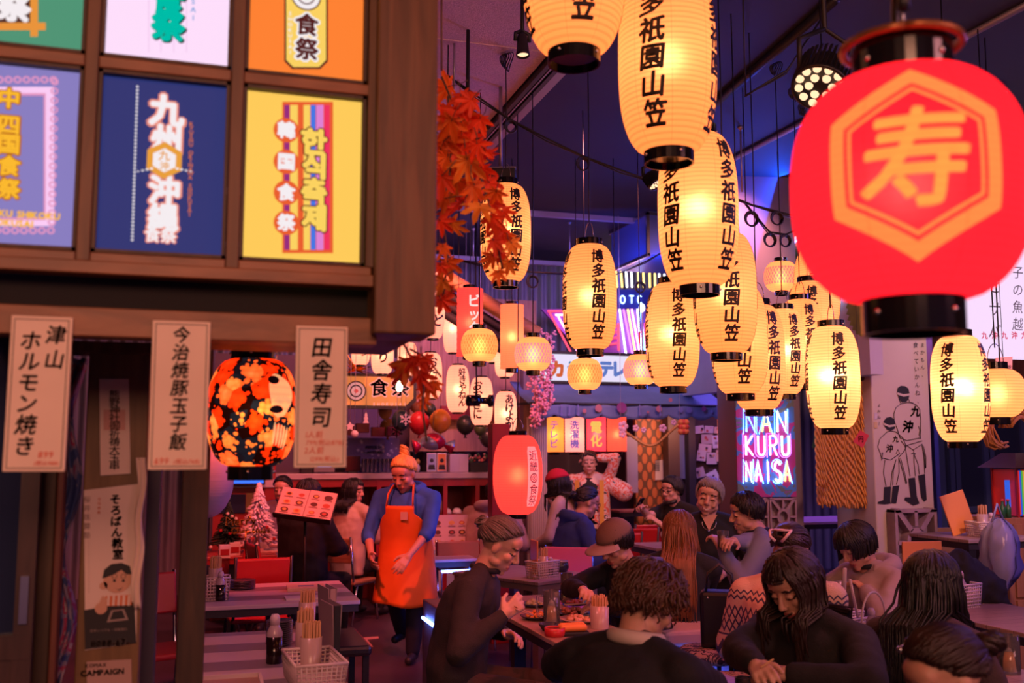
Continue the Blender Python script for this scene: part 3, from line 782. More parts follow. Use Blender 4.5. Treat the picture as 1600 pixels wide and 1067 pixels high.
def p_kyushu(L, M, w, h, o):
    M += [GW('white lettering', (1, .92, .95)), GW('salmon outline', (1, .32, .24), .85), GW('amber print', (1, .42, .05), .8), GW('orange print', (.9, .22, .08), .7)]
    for t, y, s in (('九', 176, 50), ('州', 220, 46), ('沖', 300, 46), ('縄', 342, 44)):
        tx(L, o, t, 258 - (y - 260) * .035, y, s * 1.04, 1, .003, .10); tx(L, o, t, 258 - (y - 260) * .035, y, s, 0, .004, .05)
    tx(L, o, '食祭', 251, 370, 24, 1, .003, .10, False); tx(L, o, '食祭', 251, 370, 23, 0, .004, .03, False)
    hexa(L, pos(257, 253, o), abs(pos(257, 253, o)[1] - pos(257, 282, o)[1]), 2, .0045); hexa(L, pos(257, 253, o), abs(pos(257, 253, o)[1] - pos(257, 272, o)[1]), 0, .0052)
    tx(L, o, '九', 257, 246, 17, 2, .006, .02); tx(L, o, '沖', 257, 262, 14, 2, .006, .02)
    for sx in (-1, 1):
        for k in range(4): disc(L, pos(257 + sx * (20 + 7 * k), 266 + k * 1.5, o), .004 - .0005 * k, 0, .0055, n=10, sq=.7)
    for k in range(44): disc(L, pos(215 - k * .19, 138 + k * 5.55, o), .0028, 0, .003, n=8)
    for i, c in enumerate('KYUSHU·OKINAWA·SHOKUSAI'):
        if c != '·': tx(L, o, c, 299 - i * .13, 196 + i * 6.4, 8.5, 3, .003, .03)
panel(1, 0, INDIGO, 'indigo lit sign box with white bubble characters, in the middle of the lower row', p_kyushu)
YELLOWP = glow('yellow lit panel', (1.0, .60, .10), .98)
def p_korea(L, M, w, h, o):
    M += [GW('white lettering', (1, .92, .95)), GW('orange red print', (1, .13, .03), .8), GW('yellow print', (1, .66, .12), .95), GW('crimson print', (1, .03, .13), .85), GW('violet print', (.42, .03, .28), .7), GW('azure print', (.06, .22, .95), .8), GW('mauve print', (.85, .25, .75), .85), GW('maroon outline', (.25, .02, .02), .4)]
    rectp(L, o, 441, 161, 520, 397, 1, .0015)
    for x0, x1, m in ((444, 452, 4), (453, 465, 2), (474, 484, 2), (485, 493, 5), (494, 505, 6), (506, 515, 3)): rectp(L, o, x0, 166, x1, 392, m, .002)
    for y, t in ((206, '韓'), (255, '国'), (303, '食'), (350, '祭')):
        r = abs(pos(447, y, o)[1] - pos(447, y + 19, o)[1]); disc(L, pos(447, y, o), r, 1, .003); tx(L, o, t, 447, y, 27, 0, .004, .05)
    for y, t in ((225, '한'), (262, '식'), (302, '축'), (343, '제')): tx(L, o, t, 490, y, 43, 7, .0045, .10); tx(L, o, t, 490, y, 42, 2, .0055, .06)
panel(2, 0, YELLOWP, 'yellow lit sign box with striped strip and rounded characters, lower row by the post', p_korea)
LILACP = glow('lilac lit panel', sr(140, 130, 200), .9)
def p_chu(L, M, w, h, o):
    M += [GW('gold lettering', (1, .50, .03), .95), GW('pink border', (1, .62, .95), .95), GW('rose border', (.9, .35, .62), .85), GW('amber outline', (.75, .2, .02), .6)]
    rectp(L, o, -80, 138, 85, 355, 1, .0015)
    rectp(L, o, -74, 148, 72, 346, 2, .0022)
    rectp(L, o, -72, 152, 69, 342, 4 if len(M) > 4 else 0, .003)
    for k in range(16):
        disc(L, pos(86 - k * .3, 130 + k * 14.6, o), .0085, 2, .002, .0045, 14)
    for k in range(12): disc(L, pos(84 - k * 14, 127, o), .0085, 2, .002, .0045, 14); disc(L, pos(80 - k * 14, 362, o), .0085, 2, .002, .0045, 14)
    for t, y in (('中', 157), ('四', 198), ('国', 228), ('食', 262), ('祭', 298)):
        tx(L, o, t, 15, y, 34, 3, .004, .09); tx(L, o, t, 15, y, 32, 0, .005, .045)
    tx(L, o, 'CHUGOKU SHIKOKU', 18, 336, 14, 0, .004, .05, False); tx(L, o, 'SHOKUSAI', 14, 350, 14, 0, .004, .05, False)
def lay(L, M, w, h, o):
    M.extend([GW('gold lettering', (1, .50, .03), .95), GW('pink border', (1, .62, .95), .95), GW('rose border', (.9, .35, .62), .85), GW('amber outline', (.75, .2, .02), .6), LILACP])
    M2 = ['x'] * 5; p_chu(L, M2, w, h, o)
panel(0, 0, LILACP, 'lilac lit sign box with golden characters in a pink border, cut by the left edge', lay)
GREENP = glow('green lit panel', sr(78, 158, 125), .85)
def p_green(L, M, w, h, o):
    M += [GW('white lettering', (1, .92, .95)), GW('amber beam print', (1, .36, .05), .8), GW('brown print', (.16, .05, .04), .5)]
    rectp(L, o, -60, -90, 50, 40, 2, .0015); rectp(L, o, -60, 38, 72, 50, 1, .0025); rectp(L, o, 48, -90, 60, 60, 1, .003)
    tx(L, o, '食祭', 24, -8, 46, 0, .004, .06)
panel(0, 1, GREENP, 'green lit sign box with an orange post-and-beam print, top left corner', p_green)
PINKP = glow('pale pink lit panel', (1.0, .74, .98), .98)
def p_pink(L, M, w, h, o):
    M += [GW('teal lettering', (.0, .55, .42), .9), mat('slate shadow print', (.04, .04, .08), .6), GW('blue lettering', (.16, .42, .85), .8), GW('pale rule', (.9, .55, .85), .9)]
    for y, t in ((-98, '東'), (-46, '北'), (5, '食'), (44, '祭')): tx(L, o, t, 265, y + 2, 49, 1, .0025, .06); tx(L, o, t, 263, y, 48, 0, .0035, .06)
    for x in (232, 251, 271, 291): rectp(L, o, x, -90, x + 1, 84, 3, .0015)
    for i, c in enumerate('SHOKUSAI'): tx(L, o, c, 302, -58 + i * 12.6, 11, 2, .003, .02)
panel(1, 1, PINKP, 'pale pink lit sign box with teal characters, upper row', p_pink)
ORANGEP = glow('orange lit panel', (1.0, .22, .03), .98)
def p_orange(L, M, w, h, o):
    M += [GW('white lettering', (1, .92, .95)), GW('yellow print', (1, .66, .12), .95), GW('maroon print', (.22, .03, .03), .4), GW('red centre', (.9, .05, .02), .8)]
    def octo(x0, y0, x1, y1, c, m, off): strip(L, [pos(x, y, o) for x, y in ((x0, y0), (x0, y1 - c), (x0 + c, y1), (x1 - c, y1), (x1, y1 - c), (x1, y0))], m, off)
    octo(444, -120, 512, 110, 12, 2, .0015); octo(447, -120, 509, 107, 11, 1, .002)
    c = pos(478, -3, o); u = abs(pos(478, 0, o)[1] - pos(478, 1, o)[1])
    disc(L, c, 22 * u, 2, .003); disc(L, c, 20 * u, 0, .0035); disc(L, c, 13 * u, 2, .004); disc(L, c, 11 * u, 0, .0045); disc(L, c, 4 * u, 3, .005)
    for t, y in (('食', 42), ('祭', 80)): tx(L, o, t, 479, y, 37, 0, .003, .10); tx(L, o, t, 479, y, 35, 2, .004, .035)
    for i, ch in enumerate('SHOKUSAI'): tx(L, o, ch, 453, 24 + i * 8.6, 8, 0, .004, .02)
panel(2, 1, ORANGEP, 'orange lit sign box with a target over two characters, upper row by the post', p_orange)

# black gap band, beam, post
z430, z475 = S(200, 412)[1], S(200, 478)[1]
mb = MB(); mb.box((0, .30, 0), (xcols[3] - xcols[0] + .05, .5, z430 - z475 + .02)); struct('beam_gap_shade', mb, mat('black gap shade', (.006, .005, .005), .8)).location = (ox, YS - .0, (z430 + z475) / 2)  # black box in place of the shaded gap above the beam
zb0, zb1 = S(200, 527)[1], S(200, 482)[1]
xe = S(583, 500)[0]
mb = MB(); mb.box((0, .04, 0), (xe - xcols[0] + .02, .08, zb1 - zb0), bev=.003); b_ = struct('beam_lintel', mb, WOODA); b_.location = ((xcols[0] + xe) / 2, YS, (zb0 + zb1) / 2)
x0p, x1p = S(588, 300, YS - .06)[0], S(683, 300, YS - .06)[0]
zp = S(640, 522, YS - .06)[1]
pw = x1p - x0p
mb = MB(); mb.box((0, 0, 1.5), (pw, .17, 3.0), bev=.006)
o = mb.build('timber_post', WOODV, None, (x0p + pw / 2, YS - .06 + .085, zp)); tag(o, 'thick brown timber post end hanging down beside the lit sign boxes', 'post')
mb = MB(); mb.box((0, .25, .02), (.5, .5, .04)); o = struct('beam_underside', mb, WOODD); o.location = (x0p - .12, YS + .03, zp + .005)

# menu slips
CARD = mat('cream menu card', (.88, .68, .54), .6, var=.04, vscale=8)
CARDR = mat('card rule line', (.05, .05, .045), .6); REDINK = mat('red marker', (.75, .09, .03), .6); BRUSH = mat('brush ink', (.012, .010, .012), .6)
def slip(c, texts, label, y=YS - .012):
    """c: the four corners in pixels, from the top left clockwise"""
    q = [PY(px, py, y) for px, py in c]; ctr = sum(q, Vector()) / 4
    w = ((q[1] - q[0]).length + (q[2] - q[3]).length) / 2; h = ((q[3] - q[0]).length + (q[2] - q[1]).length) / 2
    ax = (q[0] + q[1] - q[2] - q[3]); lean = math.atan2(ax.x, ax.z)
    o = thing('menu_slip', label, 'menu', ctr, 0, 'handwritten menu slips on the beam', rot=(0, lean, 0))
    mb = MB(); mb.box((0, .003, 0), (w, .005, h), bev=.002); mb.build('card', CARD, o)
    L = MB(); i = w * .055
    for x0, x1, z0, z1 in ((-w / 2 + i, w / 2 - i, h / 2 - i, h / 2 - i - .0016), (-w / 2 + i, w / 2 - i, -h / 2 + i + .0016, -h / 2 + i)):
        L.add([Vector((x0, -.001, z0)), Vector((x0, -.001, z1)), Vector((x1, -.001, z1)), Vector((x1, -.001, z0))], [(0, 1, 2, 3)], 0, None, False)
    for x in (-w / 2 + i, w / 2 - i - .0016):
        L.add([Vector((x, -.001, h / 2 - i)), Vector((x, -.001, -h / 2 + i)), Vector((x + .0016, -.001, -h / 2 + i)), Vector((x + .0016, -.001, h / 2 - i))], [(0, 1, 2, 3)], 0, None, False)
    L.build('border_line', CARDR, o)
    T = MB()
    for t, fx, fy, s, mi, vert, pitch in texts: flat_text(T, t, s * h, (fx * w, fy * h), mi, vert, .02 if mi == 0 else -.01, (pitch or s) * h, None, .0015, .95, .14)
    T.build('handwriting', [BRUSH, REDINK], o)
    return o
slip([(18, 492), (114, 496), (101, 738), (3, 736)], [('津山', .24, .30, .13, 0, True, .16), ('ホルモン焼き', -.16, .00, .135, 0, True, .135), ('899', .18, -.39, .06, 1, False, None), ('(税込988)', .2, -.445, .035, 1, False, None)], 'menu slip leaning left at the left edge, its two columns in black brush')
slip([(239, 500), (329, 503), (323, 735), (230, 733)], [('今治焼豚玉子飯', 0, .045, .118, 0, True, .12), ('699', -.27, -.44, .06, 1, False, None), ('(税込768)', .16, -.445, .04, 1, False, None)], 'menu slip left of the flowered lantern, one long black column')
slip([(463, 508), (544, 511), (541, 732), (459, 729)], [('田舎寿司', 0, .1, .155, 0, True, .165), ('1人前', -.12, -.27, .055, 1, False, None), ('799(税込878)', .08, -.325, .045, 1, False, None), ('2人前', -.12, -.38, .055, 1, False, None), ('1299(税込)', .08, -.44, .045, 1, False, None)], 'menu slip right of the flowered lantern, with four red lines at its foot')

# poster post and the other uprights below the beam
YP = 2.95
def post(px0, px1, y, z0, z1, m, label, name='timber_post', dp=.10):
    a, b = PY(px0, 800, y), PY(px1, 800, y); w = b.x - a.x
    mb = MB(); mb.box((0, 0, (z1 - z0) / 2), (w, dp, z1 - z0), bev=.004); o = mb.build(name, m, None, ((a.x + b.x) / 2, y + dp / 2, z0)); tag(o, label, 'post'); return o
post(128, 226, YP, 0, PY(180, 545, YP).z, wood('yellowish timber', (.13, .07, .025), (.20, .11, .04), .5, (14, 14, 1.2)), 'broad timber post with posters pasted down its front')
post(283, 326, 3.3, 0, 2.1, WOODD, 'dark slim post between the red chair and the tables')
post(226, 250, 3.1, 0, 2.1, mat('dark steel post', (.05, .04, .06), .4), 'narrow dark post just behind the postered one')  # even dark violet-grey post colour
mb = MB(); mb.box((0, 0, 0), (.24, .12, .03)); o = mb.build('shelf_board', WOODV, None, PY(177, 543, YP - .02) + Vector((0, .05, 0))); tag(o, 'short ledge on top of the postered post', 'shelf')
def sheet(name, c, y, m, label, cat, fn=None, mats=None, th=.003, group=None):
    q = [PY(px, py, y) for px, py in c]; ctr = sum(q, Vector()) / 4
    o = thing(name, label, cat, ctr, 0, group)
    mb = MB(); loc = [(p.x - ctr.x, p.z - ctr.z) for p in q]; mb.poly(loc, th); mb.build('sheet', m, o)
    if fn:
        L = MB(); fn(L, lambda px, py: ((lambda p: (p.x - ctr.x, p.z - ctr.z))(PY(px, py, y))), abs(PY(0, 600, y).z - PY(0, 601, y).z)); L.build('print', mats, o)
    return o
PAPERW = mat('pale paper', (.72, .56, .48), .7, var=.05, vscale=5)
PINKS = mat('faint red stamp', (.62, .33, .28), .7)
def f1(L, q, u):
    strip(L, [q(162, 640), q(162, 672), q(196, 672), q(196, 640)], 1, .001)
    for i, c in enumerate('熊野神社御祈祷大玉串'): flat_text(L, c, 14.5 * u, q(179, 616 + i * 12.4), 0, True, .01, None, None, .002, 1.15)
sheet('shrine_slip', [(155, 592), (201, 592), (204, 740), (157, 743)], YP - .006, PAPERW, 'narrow white shrine slip with a printed column on the broad post', 'paper slip', f1, [BRUSH, PINKS])
SKIN_P = mat('printed skin tone', (.60, .33, .22), .7); STRP = mat('printed orange stripe', (.62, .16, .05), .7)
def f2(L, q, u):
    # black foot of the poster, child behind an abacus
    strip(L, [q(131, 953), q(133, 1015), q(213, 1004), q(210, 940)], 0, .001)
    for i, c in enumerate('そろばん教室'): flat_text(L, c, 17 * u, q(180 + i * .9, 780 + i * 17.2), 0, True, .04, None, None, .002)
    for i, c in enumerate('桜井珠算塾'): flat_text(L, c, 11 * u, q(136, 780 + i * 14), 3, True, -.01, None, None, .002)
    for k in range(16): flat_text(L, 'ー', 4 * u, q(139, 846 + k * 5.2), 3, True, -.01, None, None, .002)
    flat_text(L, '生徒募集', 5 * u, q(155, 790), 2, True, 0, 7 * u, None, .002)
    disc(L, q(184, 905), 21 * u, 1, .002, sq=1.0); disc(L, q(162, 915), 6 * u, 1, .002)
    strip(L, [q(x, y) for x, y in ((160, 903), (163, 890), (174, 881), (190, 879), (203, 884), (206, 897), (198, 897), (190, 890), (178, 897), (166, 902))], 0, .003)
    for x in (179, 193):
        disc(L, q(x, 907), 2.2 * u, 0, .004); disc(L, q(x, 900), 4 * u, 0, .0035, 3.3 * u)
    strip(L, [q(179, 917), q(185, 921), q(193, 917), q(186, 922.5)], 0, .004)
    strip(L, [q(165, 931), q(163, 947), q(206, 945), q(204, 929)], 2, .0025)
    for k in range(5): strip(L, [q(168 + k * 8, 930), q(167 + k * 8, 946), q(171 + k * 8, 946), q(172 + k * 8, 930)], 4, .003)
    disc(L, q(158, 950), 9 * u, 1, .004); strip(L, [q(152, 952), q(160, 930), q(168, 936), q(164, 952)], 1, .0035)
    strip(L, [q(174, 953), q(167, 972), q(201, 968), q(194, 951)], 3, .004); strip(L, [q(177, 955), q(172, 968), q(196, 965), q(191, 953)], 0, .005)
    flat_text(L, '8088-67-', 14 * u, q(172, 1004), 3, False, .05, None, None, .003)
    flat_text(L, '見学いつでも・体験無料', 5 * u, q(170, 984), 3, False, .0, None, None, .003)
sheet('poster', [(131, 766), (216, 756), (213, 1004), (133, 1016)], YP - .006, PAPERW, 'long poster with a printed cap-haired child behind an abacus', 'poster', f2, [BRUSH, SKIN_P, STRP, mat('grey print', (.30, .22, .20), .7), PAPERW])
def f3(L, q, u):
    flat_text(L, 'CAMPAIGN', 12 * u, q(160, 1050), 0, False, .04, None, None, .002); flat_text(L, 'KOMAX', 8 * u, q(150, 1039), 0, False, .02, None, None, .002)
sheet('flyer', [(135, 1034), (205, 1030), (206, 1080), (136, 1080)], YP - .006, mat('brown pink paper', (.42, .26, .22), .7), 'small pinkish flyer low on the broad post', 'flyer', f3, [BRUSH])
# wavy noren strip in blue and pink left of the post, paper edges right of it
def banner(px, w, py0, py1, y, m, label, amp=.015, seed=1):
    rnd = random.Random(seed); a, b = PY(px, py0, y), PY(px, py1, y); W = w * (PY(px + 1, 700, y).x - PY(px, 700, y).x)
    mb = MB(); v, f = [], []; nz, nx = 30, 8
    for j in range(nz + 1):
        z = (b.z - a.z) * (1 - j / nz)
        for i in range(nx + 1):
            v.append(Vector((W * (i / nx - .5) + amp * .6 * math.sin(j * .5 + seed), amp * math.sin(i * 1.4 + j * .3 + seed), -(a.z - b.z) * (j / nz))))
    for j in range(nz):
        for i in range(nx): q = j * (nx + 1) + i; f.append((q, q + 1, q + nx + 2, q + nx + 1))
    mb.add(v, f); o = mb.build('hanging_banner', m, None, a); s_ = o.modifiers.new('thick', 'SOLIDIFY'); s_.thickness = .002
    tag(o, label, 'banner'); return o
def patch_mat(name, cols, scale=9):
    if name in MATS: return MATS[name]
    m = mat(name, cols[0], .6); nt = m.node_tree; L = nt.links.new
    tc = nt.nodes.new('ShaderNodeTexCoord'); v = nt.nodes.new('ShaderNodeTexNoise'); v.inputs['Scale'].default_value = scale; v.inputs['Detail'].default_value = 3; v.inputs['Distortion'].default_value = 1.5
    cr = nt.nodes.new('ShaderNodeValToRGB'); e = cr.color_ramp; e.interpolation = 'CONSTANT'
    e.elements[0].color = (*cols[0], 1); e.elements[1].position = .48; e.elements[1].color = (*cols[1], 1)
    for i, c in enumerate(cols[2:]): q = e.elements.new(.56 + .07 * i); q.color = (*c, 1)
    L(tc.outputs['Object'], v.inputs['Vector']); L(v.outputs[0], cr.inputs[0]); L(cr.outputs[0], nt.nodes['Principled BSDF'].inputs['Base Color']); return m
banner(112, 32, 560, 1075, 3.05, patch_mat('printed blue and pink cloth', [(.06, .09, .30), (.30, .24, .42), (.45, .05, .16), (.5, .42, .5)]), 'blue and pink printed cloth strip hanging beside the broad post', .03, 2)
banner(222, 12, 715, 950, 2.93, PAPERW, 'pale wavy paper strip peeling off the right edge of the broad post', .006, 5)

# sliding door of dark timber at the far left
DOORM = wood('dark purple brown door', (.045, .022, .022), (.075, .035, .032), .45, (14, 14, 1.4))
a, b = PY(-60, 800, 2.9), PY(60, 800, 2.9); yd = 2.9
mb = MB(); wd = b.x - a.x
for xx in (a.x + .02, b.x - .02): mb.box((xx, yd, 1.05), (.045, .04, 2.1))
mb.box(((a.x + b.x) / 2, yd, .55), (wd, .03, 1.05)); mb.box(((a.x + b.x) / 2, yd, 1.1), (wd, .045, .06)); mb.box(((a.x + b.x) / 2, yd, 2.07), (wd, .045, .06))
o = struct('door_1', mb, DOORM); mb = MB(); mb.box(((a.x + b.x) / 2, yd + .01, 1.58), (wd - .08, .008, .9)); mb.build('pane', GLZ, o)
mb = MB(); mb.box((b.x - .02, yd - .025, 1.22), (.02, .012, .12)); mb.build('door_pull', STEEL, o)
post(50, 87, 2.95, 0, 2.1, WOODD, 'dark door post between the sliding door and the printed cloth', dp=.12)
post(87, 98, 2.9, 0, 2.1, wood('red brown timber', (.10, .025, .015), (.14, .04, .02), .5, (14, 14, 1.4)), 'thin red brown upright by the printed cloth', dp=.06)
# ------------------------------------------------------------------ the far side of the hall
def on(px, py, y): return PY(px, py, y)
def span(px0, px1, py0, py1, y):
    a, b = PY(px0, py1, y), PY(px1, py0, y); return a.x, b.x, a.z, b.z
def slab(name, px0, px1, py0, py1, y, dp, m, label, cat, group=None, bev=0, z0=None, kind=None):
    x0, x1, za, zb = span(px0, px1, py0, py1, y)
    if z0 is not None: za = z0
    mb = MB(); mb.box((0, dp / 2, (zb - za) / 2), (x1 - x0, dp, zb - za), bev=bev)
    o = mb.build(name, m, None, ((x0 + x1) / 2, y, za)); tag(o, label, cat, group, kind); return o
YC = 10.5
RED = mat('red lacquer', (.30, .012, .016), .4); REDD = mat('dark red paint', (.16, .010, .014), .5)
PALEC = mat('pale counter top', (.50, .40, .42), .35)
x0, x1, za, zb = span(425, 800, 738, 747, YC)
ctr = thing('service_counter', 'long counter with pale top and red open shelves at the back of the hall', 'counter', ((x0 + x1) / 2, YC, 0)); w = x1 - x0
mb = MB(); mb.box((0, .3, zb - .03), (w, .62, .06), bev=.006); mb.build('worktop', PALEC, ctr)
mb = MB(); mb.box((0, .03, zb - .1), (w, .03, .08)); mb.box((0, .3, zb - .47), (w, .56, .05)); mb.build('shelf', RED, ctr)
mb = MB(); mb.box((0, .57, zb / 2 - .03), (w, .03, zb - .08)); mb.build('back_panel', REDD, ctr)
for k in range(8):
    mb = MB(); mb.box((-w / 2 + .03 + k * (w - .06) / 7, .3, zb / 2 - .03), (.045, .58, zb - .07)); mb.build('upright', RED, ctr)
mb = MB(); mb.box((w * .2, .28, (zb - .5) / 2), (w * .45, .5, zb - .52)); mb.build('fridge_front', mat('pale fridge door', (.50, .55, .66), .3), ctr)
ctop = zb
# back partition of the stall with a red canopy, plank facade and posts
PLANKP = wood('pinkish planks', (.36, .17, .11), (.48, .25, .16), .55, (16, 2, 1.2))
slab('wall_facade', 640, 838, 470, 705, 11.1, .08, PLANKP, 'plank facade', None, kind='structure')
slab('wall_stall', 330, 640, 560, 745, 11.3, .08, mat('mauve wall', (.16, .10, .16), .6), 'stall wall', None, kind='structure', z0=0)
slab('beam_red', 690, 830, 636, 655, 10.95, .1, RED, 'red beam', None, kind='structure')
a, b = P(683, 424, 9.4), P(840, 522, 9.4)
mb = MB(); mb.tube([a, b], .07, 4); struct('beam_rake', mb, wood('orange batten', (.52, .24, .09), (.62, .3, .12)))  # plain orange wood colour
mb = MB()
for k in range(3): mb.tube([a + Vector((0, .1, -.13 - .1 * k)), b + Vector((0, .1, -.13 - .1 * k))], .045, 4)
struct('beam_eave', mb, mat('dark roof battens', (.03, .022, .026), .7))
post2 = lambda p0, p1, y, m, label, z1: post(p0, p1, y, 0, z1, m, label, 'stall_post', .14)
post2(818, 842, 9.9, wood('grey violet post', (.16, .10, .12), (.24, .15, .17), .6, (14, 14, 1.2)), 'weathered post at the corner between the two back stalls', PY(830, 560, 9.9).z)
post2(769, 797, 8.2, RED, 'red post behind the coral lantern', PY(780, 662, 8.2).z)
CORP = mat('pale corrugated strip', (.50, .42, .42), .5)
x0, x1, za, zb = span(829, 854, 652, 830, 9.6)
mb = MB(); n = 40; v, f = [], []
for k in range(n + 1):
    x = x0 + (x1 - x0) * k / n; y = 9.6 + .012 * math.sin(k * PI / 2.5); v += [Vector((x, y, 0)), Vector((x, y, zb))]
for k in range(n): f.append((2 * k, 2 * k + 2, 2 * k + 3, 2 * k + 1))
mb.add(v, f); mb.box(((x0 + x1) / 2, 9.65, zb / 2), (x1 - x0 + .03, .04, zb)); o = mb.build('corrugated_screen', CORP); tag(o, 'pale corrugated screen beside the coral lantern', 'screen')

# target sign
TS = YC - .25
x0, x1, za, zb = span(520, 651, 585, 638, TS)
ts = thing('shop_sign', 'orange octagonal shop sign with a target and two dark characters', 'sign', ((x0 + x1) / 2, TS, za)); w, h = x1 - x0, zb - za
def octa(w, h, c): return [(-w / 2 + c, 0), (w / 2 - c, 0), (w / 2, c), (w / 2, h - c), (w / 2 - c, h), (-w / 2 + c, h), (-w / 2, h - c), (-w / 2, c)]
mb = MB(); mb.poly(octa(w, h, .09), .10); mb.build('frame', mat('dark sign frame', (.025, .018, .03), .3), ts)
mb = MB(); mb.poly([(x, z + .035) for x, z in octa(w - .07, h - .07, .08)], .02); mb.build('sign_face', mat('orange sign face', (.62, .24, .07), .5, emit=(1, .34, .08), es=.45), ts, (0, -.012, 0))
mats = [mat('dark brown print', (.035, .012, .014), .5), mat('pinkish print', (.80, .45, .42), .5, emit=(1, .5, .45), es=.4), mat('red centre print', (.7, .05, .05), .5, emit=(1, .1, .08), es=.4)]
L = MB(); q = lambda px, py: (PY(px, py, TS).x - (x0 + x1) / 2, PY(px, py, TS).z - za); u = abs(q(0, 600)[1] - q(0, 601)[1])
for r, m_ in ((17.5, 0), (15.2, 1), (11, 0), (8.5, 1), (3.5, 2)): disc(L, q(556, 611), r * u, m_, .016 + (17.5 - r) * .0004)
for ch, x in (('食', 592), ('祭', 625)): flat_text(L, ch, 34 * u, q(x, 606), 1, True, .06, off=.016); flat_text(L, ch, 32 * u, q(x, 606), 0, True, .03, off=.019)
for i, ch in enumerate('SHOKUSAI'): flat_text(L, ch, 7 * u, q(584 + i * 6.9, 631.5), 1, True, .03, off=.017)
L.build('lettering', mats, ts)
mb = MB()
for sx in (-.4, .4): mb.tube([(sx * w, .05, h), (sx * w, .05, PY(600, 520, TS).z - za + .6)], .006, 6)
mb.build('hanging_rod', CABLE, ts)
# bulb before the sign, on a string
p = P(624, 603, 9.45)
o = thing('light_bulb', 'bare lit bulb hanging in front of the target sign', 'bulb', p); link('bulb', bulb_mesh(1.1), o, (0, 0, 0)); mb = MB(); mb.lathe([(.016, .045), (.02, .06), (.018, .09), (.006, .1)], 12); mb.tube([(0, 0, .09), (0, 0, CEIL - p.z)], .005, 6); mb.build('socket', BLACK, o)
# gold tinsel star
rnd = random.Random(4); mb = MB()
p = P(556, 578, 10.1)
for k in range(46):
    d = Vector((rnd.uniform(-1, 1), rnd.uniform(-.5, .3), rnd.uniform(-.25, 1))).normalized(); L_ = rnd.uniform(.14, .26); s_ = d.orthogonal().normalized() * .012
    mb.add([s_ * 1, -s_ * 1, d * L_, s_.cross(d) * 1], [(0, 1, 2), (0, 3, 2), (1, 3, 2), (0, 1, 3)], smooth=False)
o = mb.build('tinsel_star', mat('gold foil', (.9, .45, .06), .22, 1.0), None, p); tag(o, 'spiky gold tinsel burst sitting on the target sign', 'decoration')

# balloons
def balloon(px, py, r, d, c, label, sq=1.12):
    p = P(px, py, d); R_ = r * mpp(d)
    o = thing('balloon', label, 'balloon', p, 0, 'party balloons over the back counter')
    m = mat('balloon rubber %.2f %.2f %.2f' % c, c, .3)
    mb = MB(); mb.lathe([(R_ * math.sin(PI * k / 14) * (1 - .12 * (k / 14 < .5) * (1 - k / 7)), -R_ * sq * math.cos(PI * k / 14)) for k in range(15)], 20, caps=False); mb.build('body', m, o)
    mb = MB(); mb.lathe([(.022, -R_ * sq - .03), (.008, -R_ * sq - .008), (.012, -R_ * sq + .01)], 10); mb.build('knot', m, o); MB().tube([(0, 0, R_ * sq * .98), (0, 0, CEIL - p.z)], .0022, 4).build('thread', mat('thread', (.3, .2, .2), .6), o)
for a_ in ((655, 661, 16.5, 9.9, (.55, .02, .03), 'red balloon left of the orange one'), (688, 658, 17, 9.8, (.62, .22, .02), 'orange balloon under the white lanterns'), (672, 640, 9.5, 10.1, (.03, .05, .03), 'small dark green balloon above the red and orange pair'),
           (627, 657, 15, 10.3, (.03, .06, .07), 'dark teal balloon behind the snowflake ornaments'), (652, 632, 13, 10.75, (.6, .22, .07), 'pale orange balloon at the corner of the target sign'), (606, 668, 13, 10.85, (.35, .14, .02), 'brown-gold balloon under the target sign'),
           (727, 664, 14, 10.3, (.02, .025, .02), 'black balloon under the red beam'), (750, 671, 9, 10.0, (.06, .09, .03), 'small olive balloon near the coral lantern'), (763, 684, 14, 10.4, (.03, .03, .03), 'large dark balloon behind the coral lantern'), (602, 643, 11, 10.75, (.55, .30, .06), 'yellowish balloon tucked under the sign')): balloon(*a_)
p = P(677, 690, 9.7); o = thing('foil_balloon', 'striped red and silver candy-shaped foil balloon above the waiter', 'balloon', p)
def stripes(name, c1, c2, n, ax=0, rough=.2, metal=.5):
    if name in MATS: return MATS[name]
    m = mat(name, c1, rough, metal); nt = m.node_tree; L_ = nt.links.new
    tc = nt.nodes.new('ShaderNodeTexCoord'); wv = nt.nodes.new('ShaderNodeTexWave'); wv.inputs['Scale'].default_value = n; wv.inputs['Distortion'].default_value = 1.2 if ax == 0 else 0
    wv.bands_direction = 'DIAGONAL' if ax == 0 else ('X', 'Y', 'Z')[ax - 1]
    cr = nt.nodes.new('ShaderNodeValToRGB'); cr.color_ramp.interpolation = 'CONSTANT'; cr.color_ramp.elements[0].color = (*c1, 1); cr.color_ramp.elements[1].position = .55; cr.color_ramp.elements[1].color = (*c2, 1)
    L_(tc.outputs['Object'], wv.inputs['Vector']); L_(wv.outputs['Fac'], cr.inputs[0]); L_(cr.outputs[0], nt.nodes['Principled BSDF'].inputs['Base Color']); return m
CANDY = stripes('candy foil', (.6, .02, .08), (.45, .5, .65), 2.4)
mb = MB(); mb.ball((0, 0, 0), (.125, .09, .085), 20); mb.build('body', CANDY, o)
mb = MB()
for s_ in (-1, 1): mb.lathe([(.012, 0), (.05, .05), (.075, .09)], 12, 0, Matrix.Rotation(s_ * R(105), 4, 'Y') @ Matrix.Translation((0, 0, .11)))
mb.build('wrapper_end', CANDY, o); MB().tube([(0, 0, .08), (0, 0, CEIL - p.z)], .0022, 4).build('thread', mat('thread', (.3, .2, .2), .6), o)
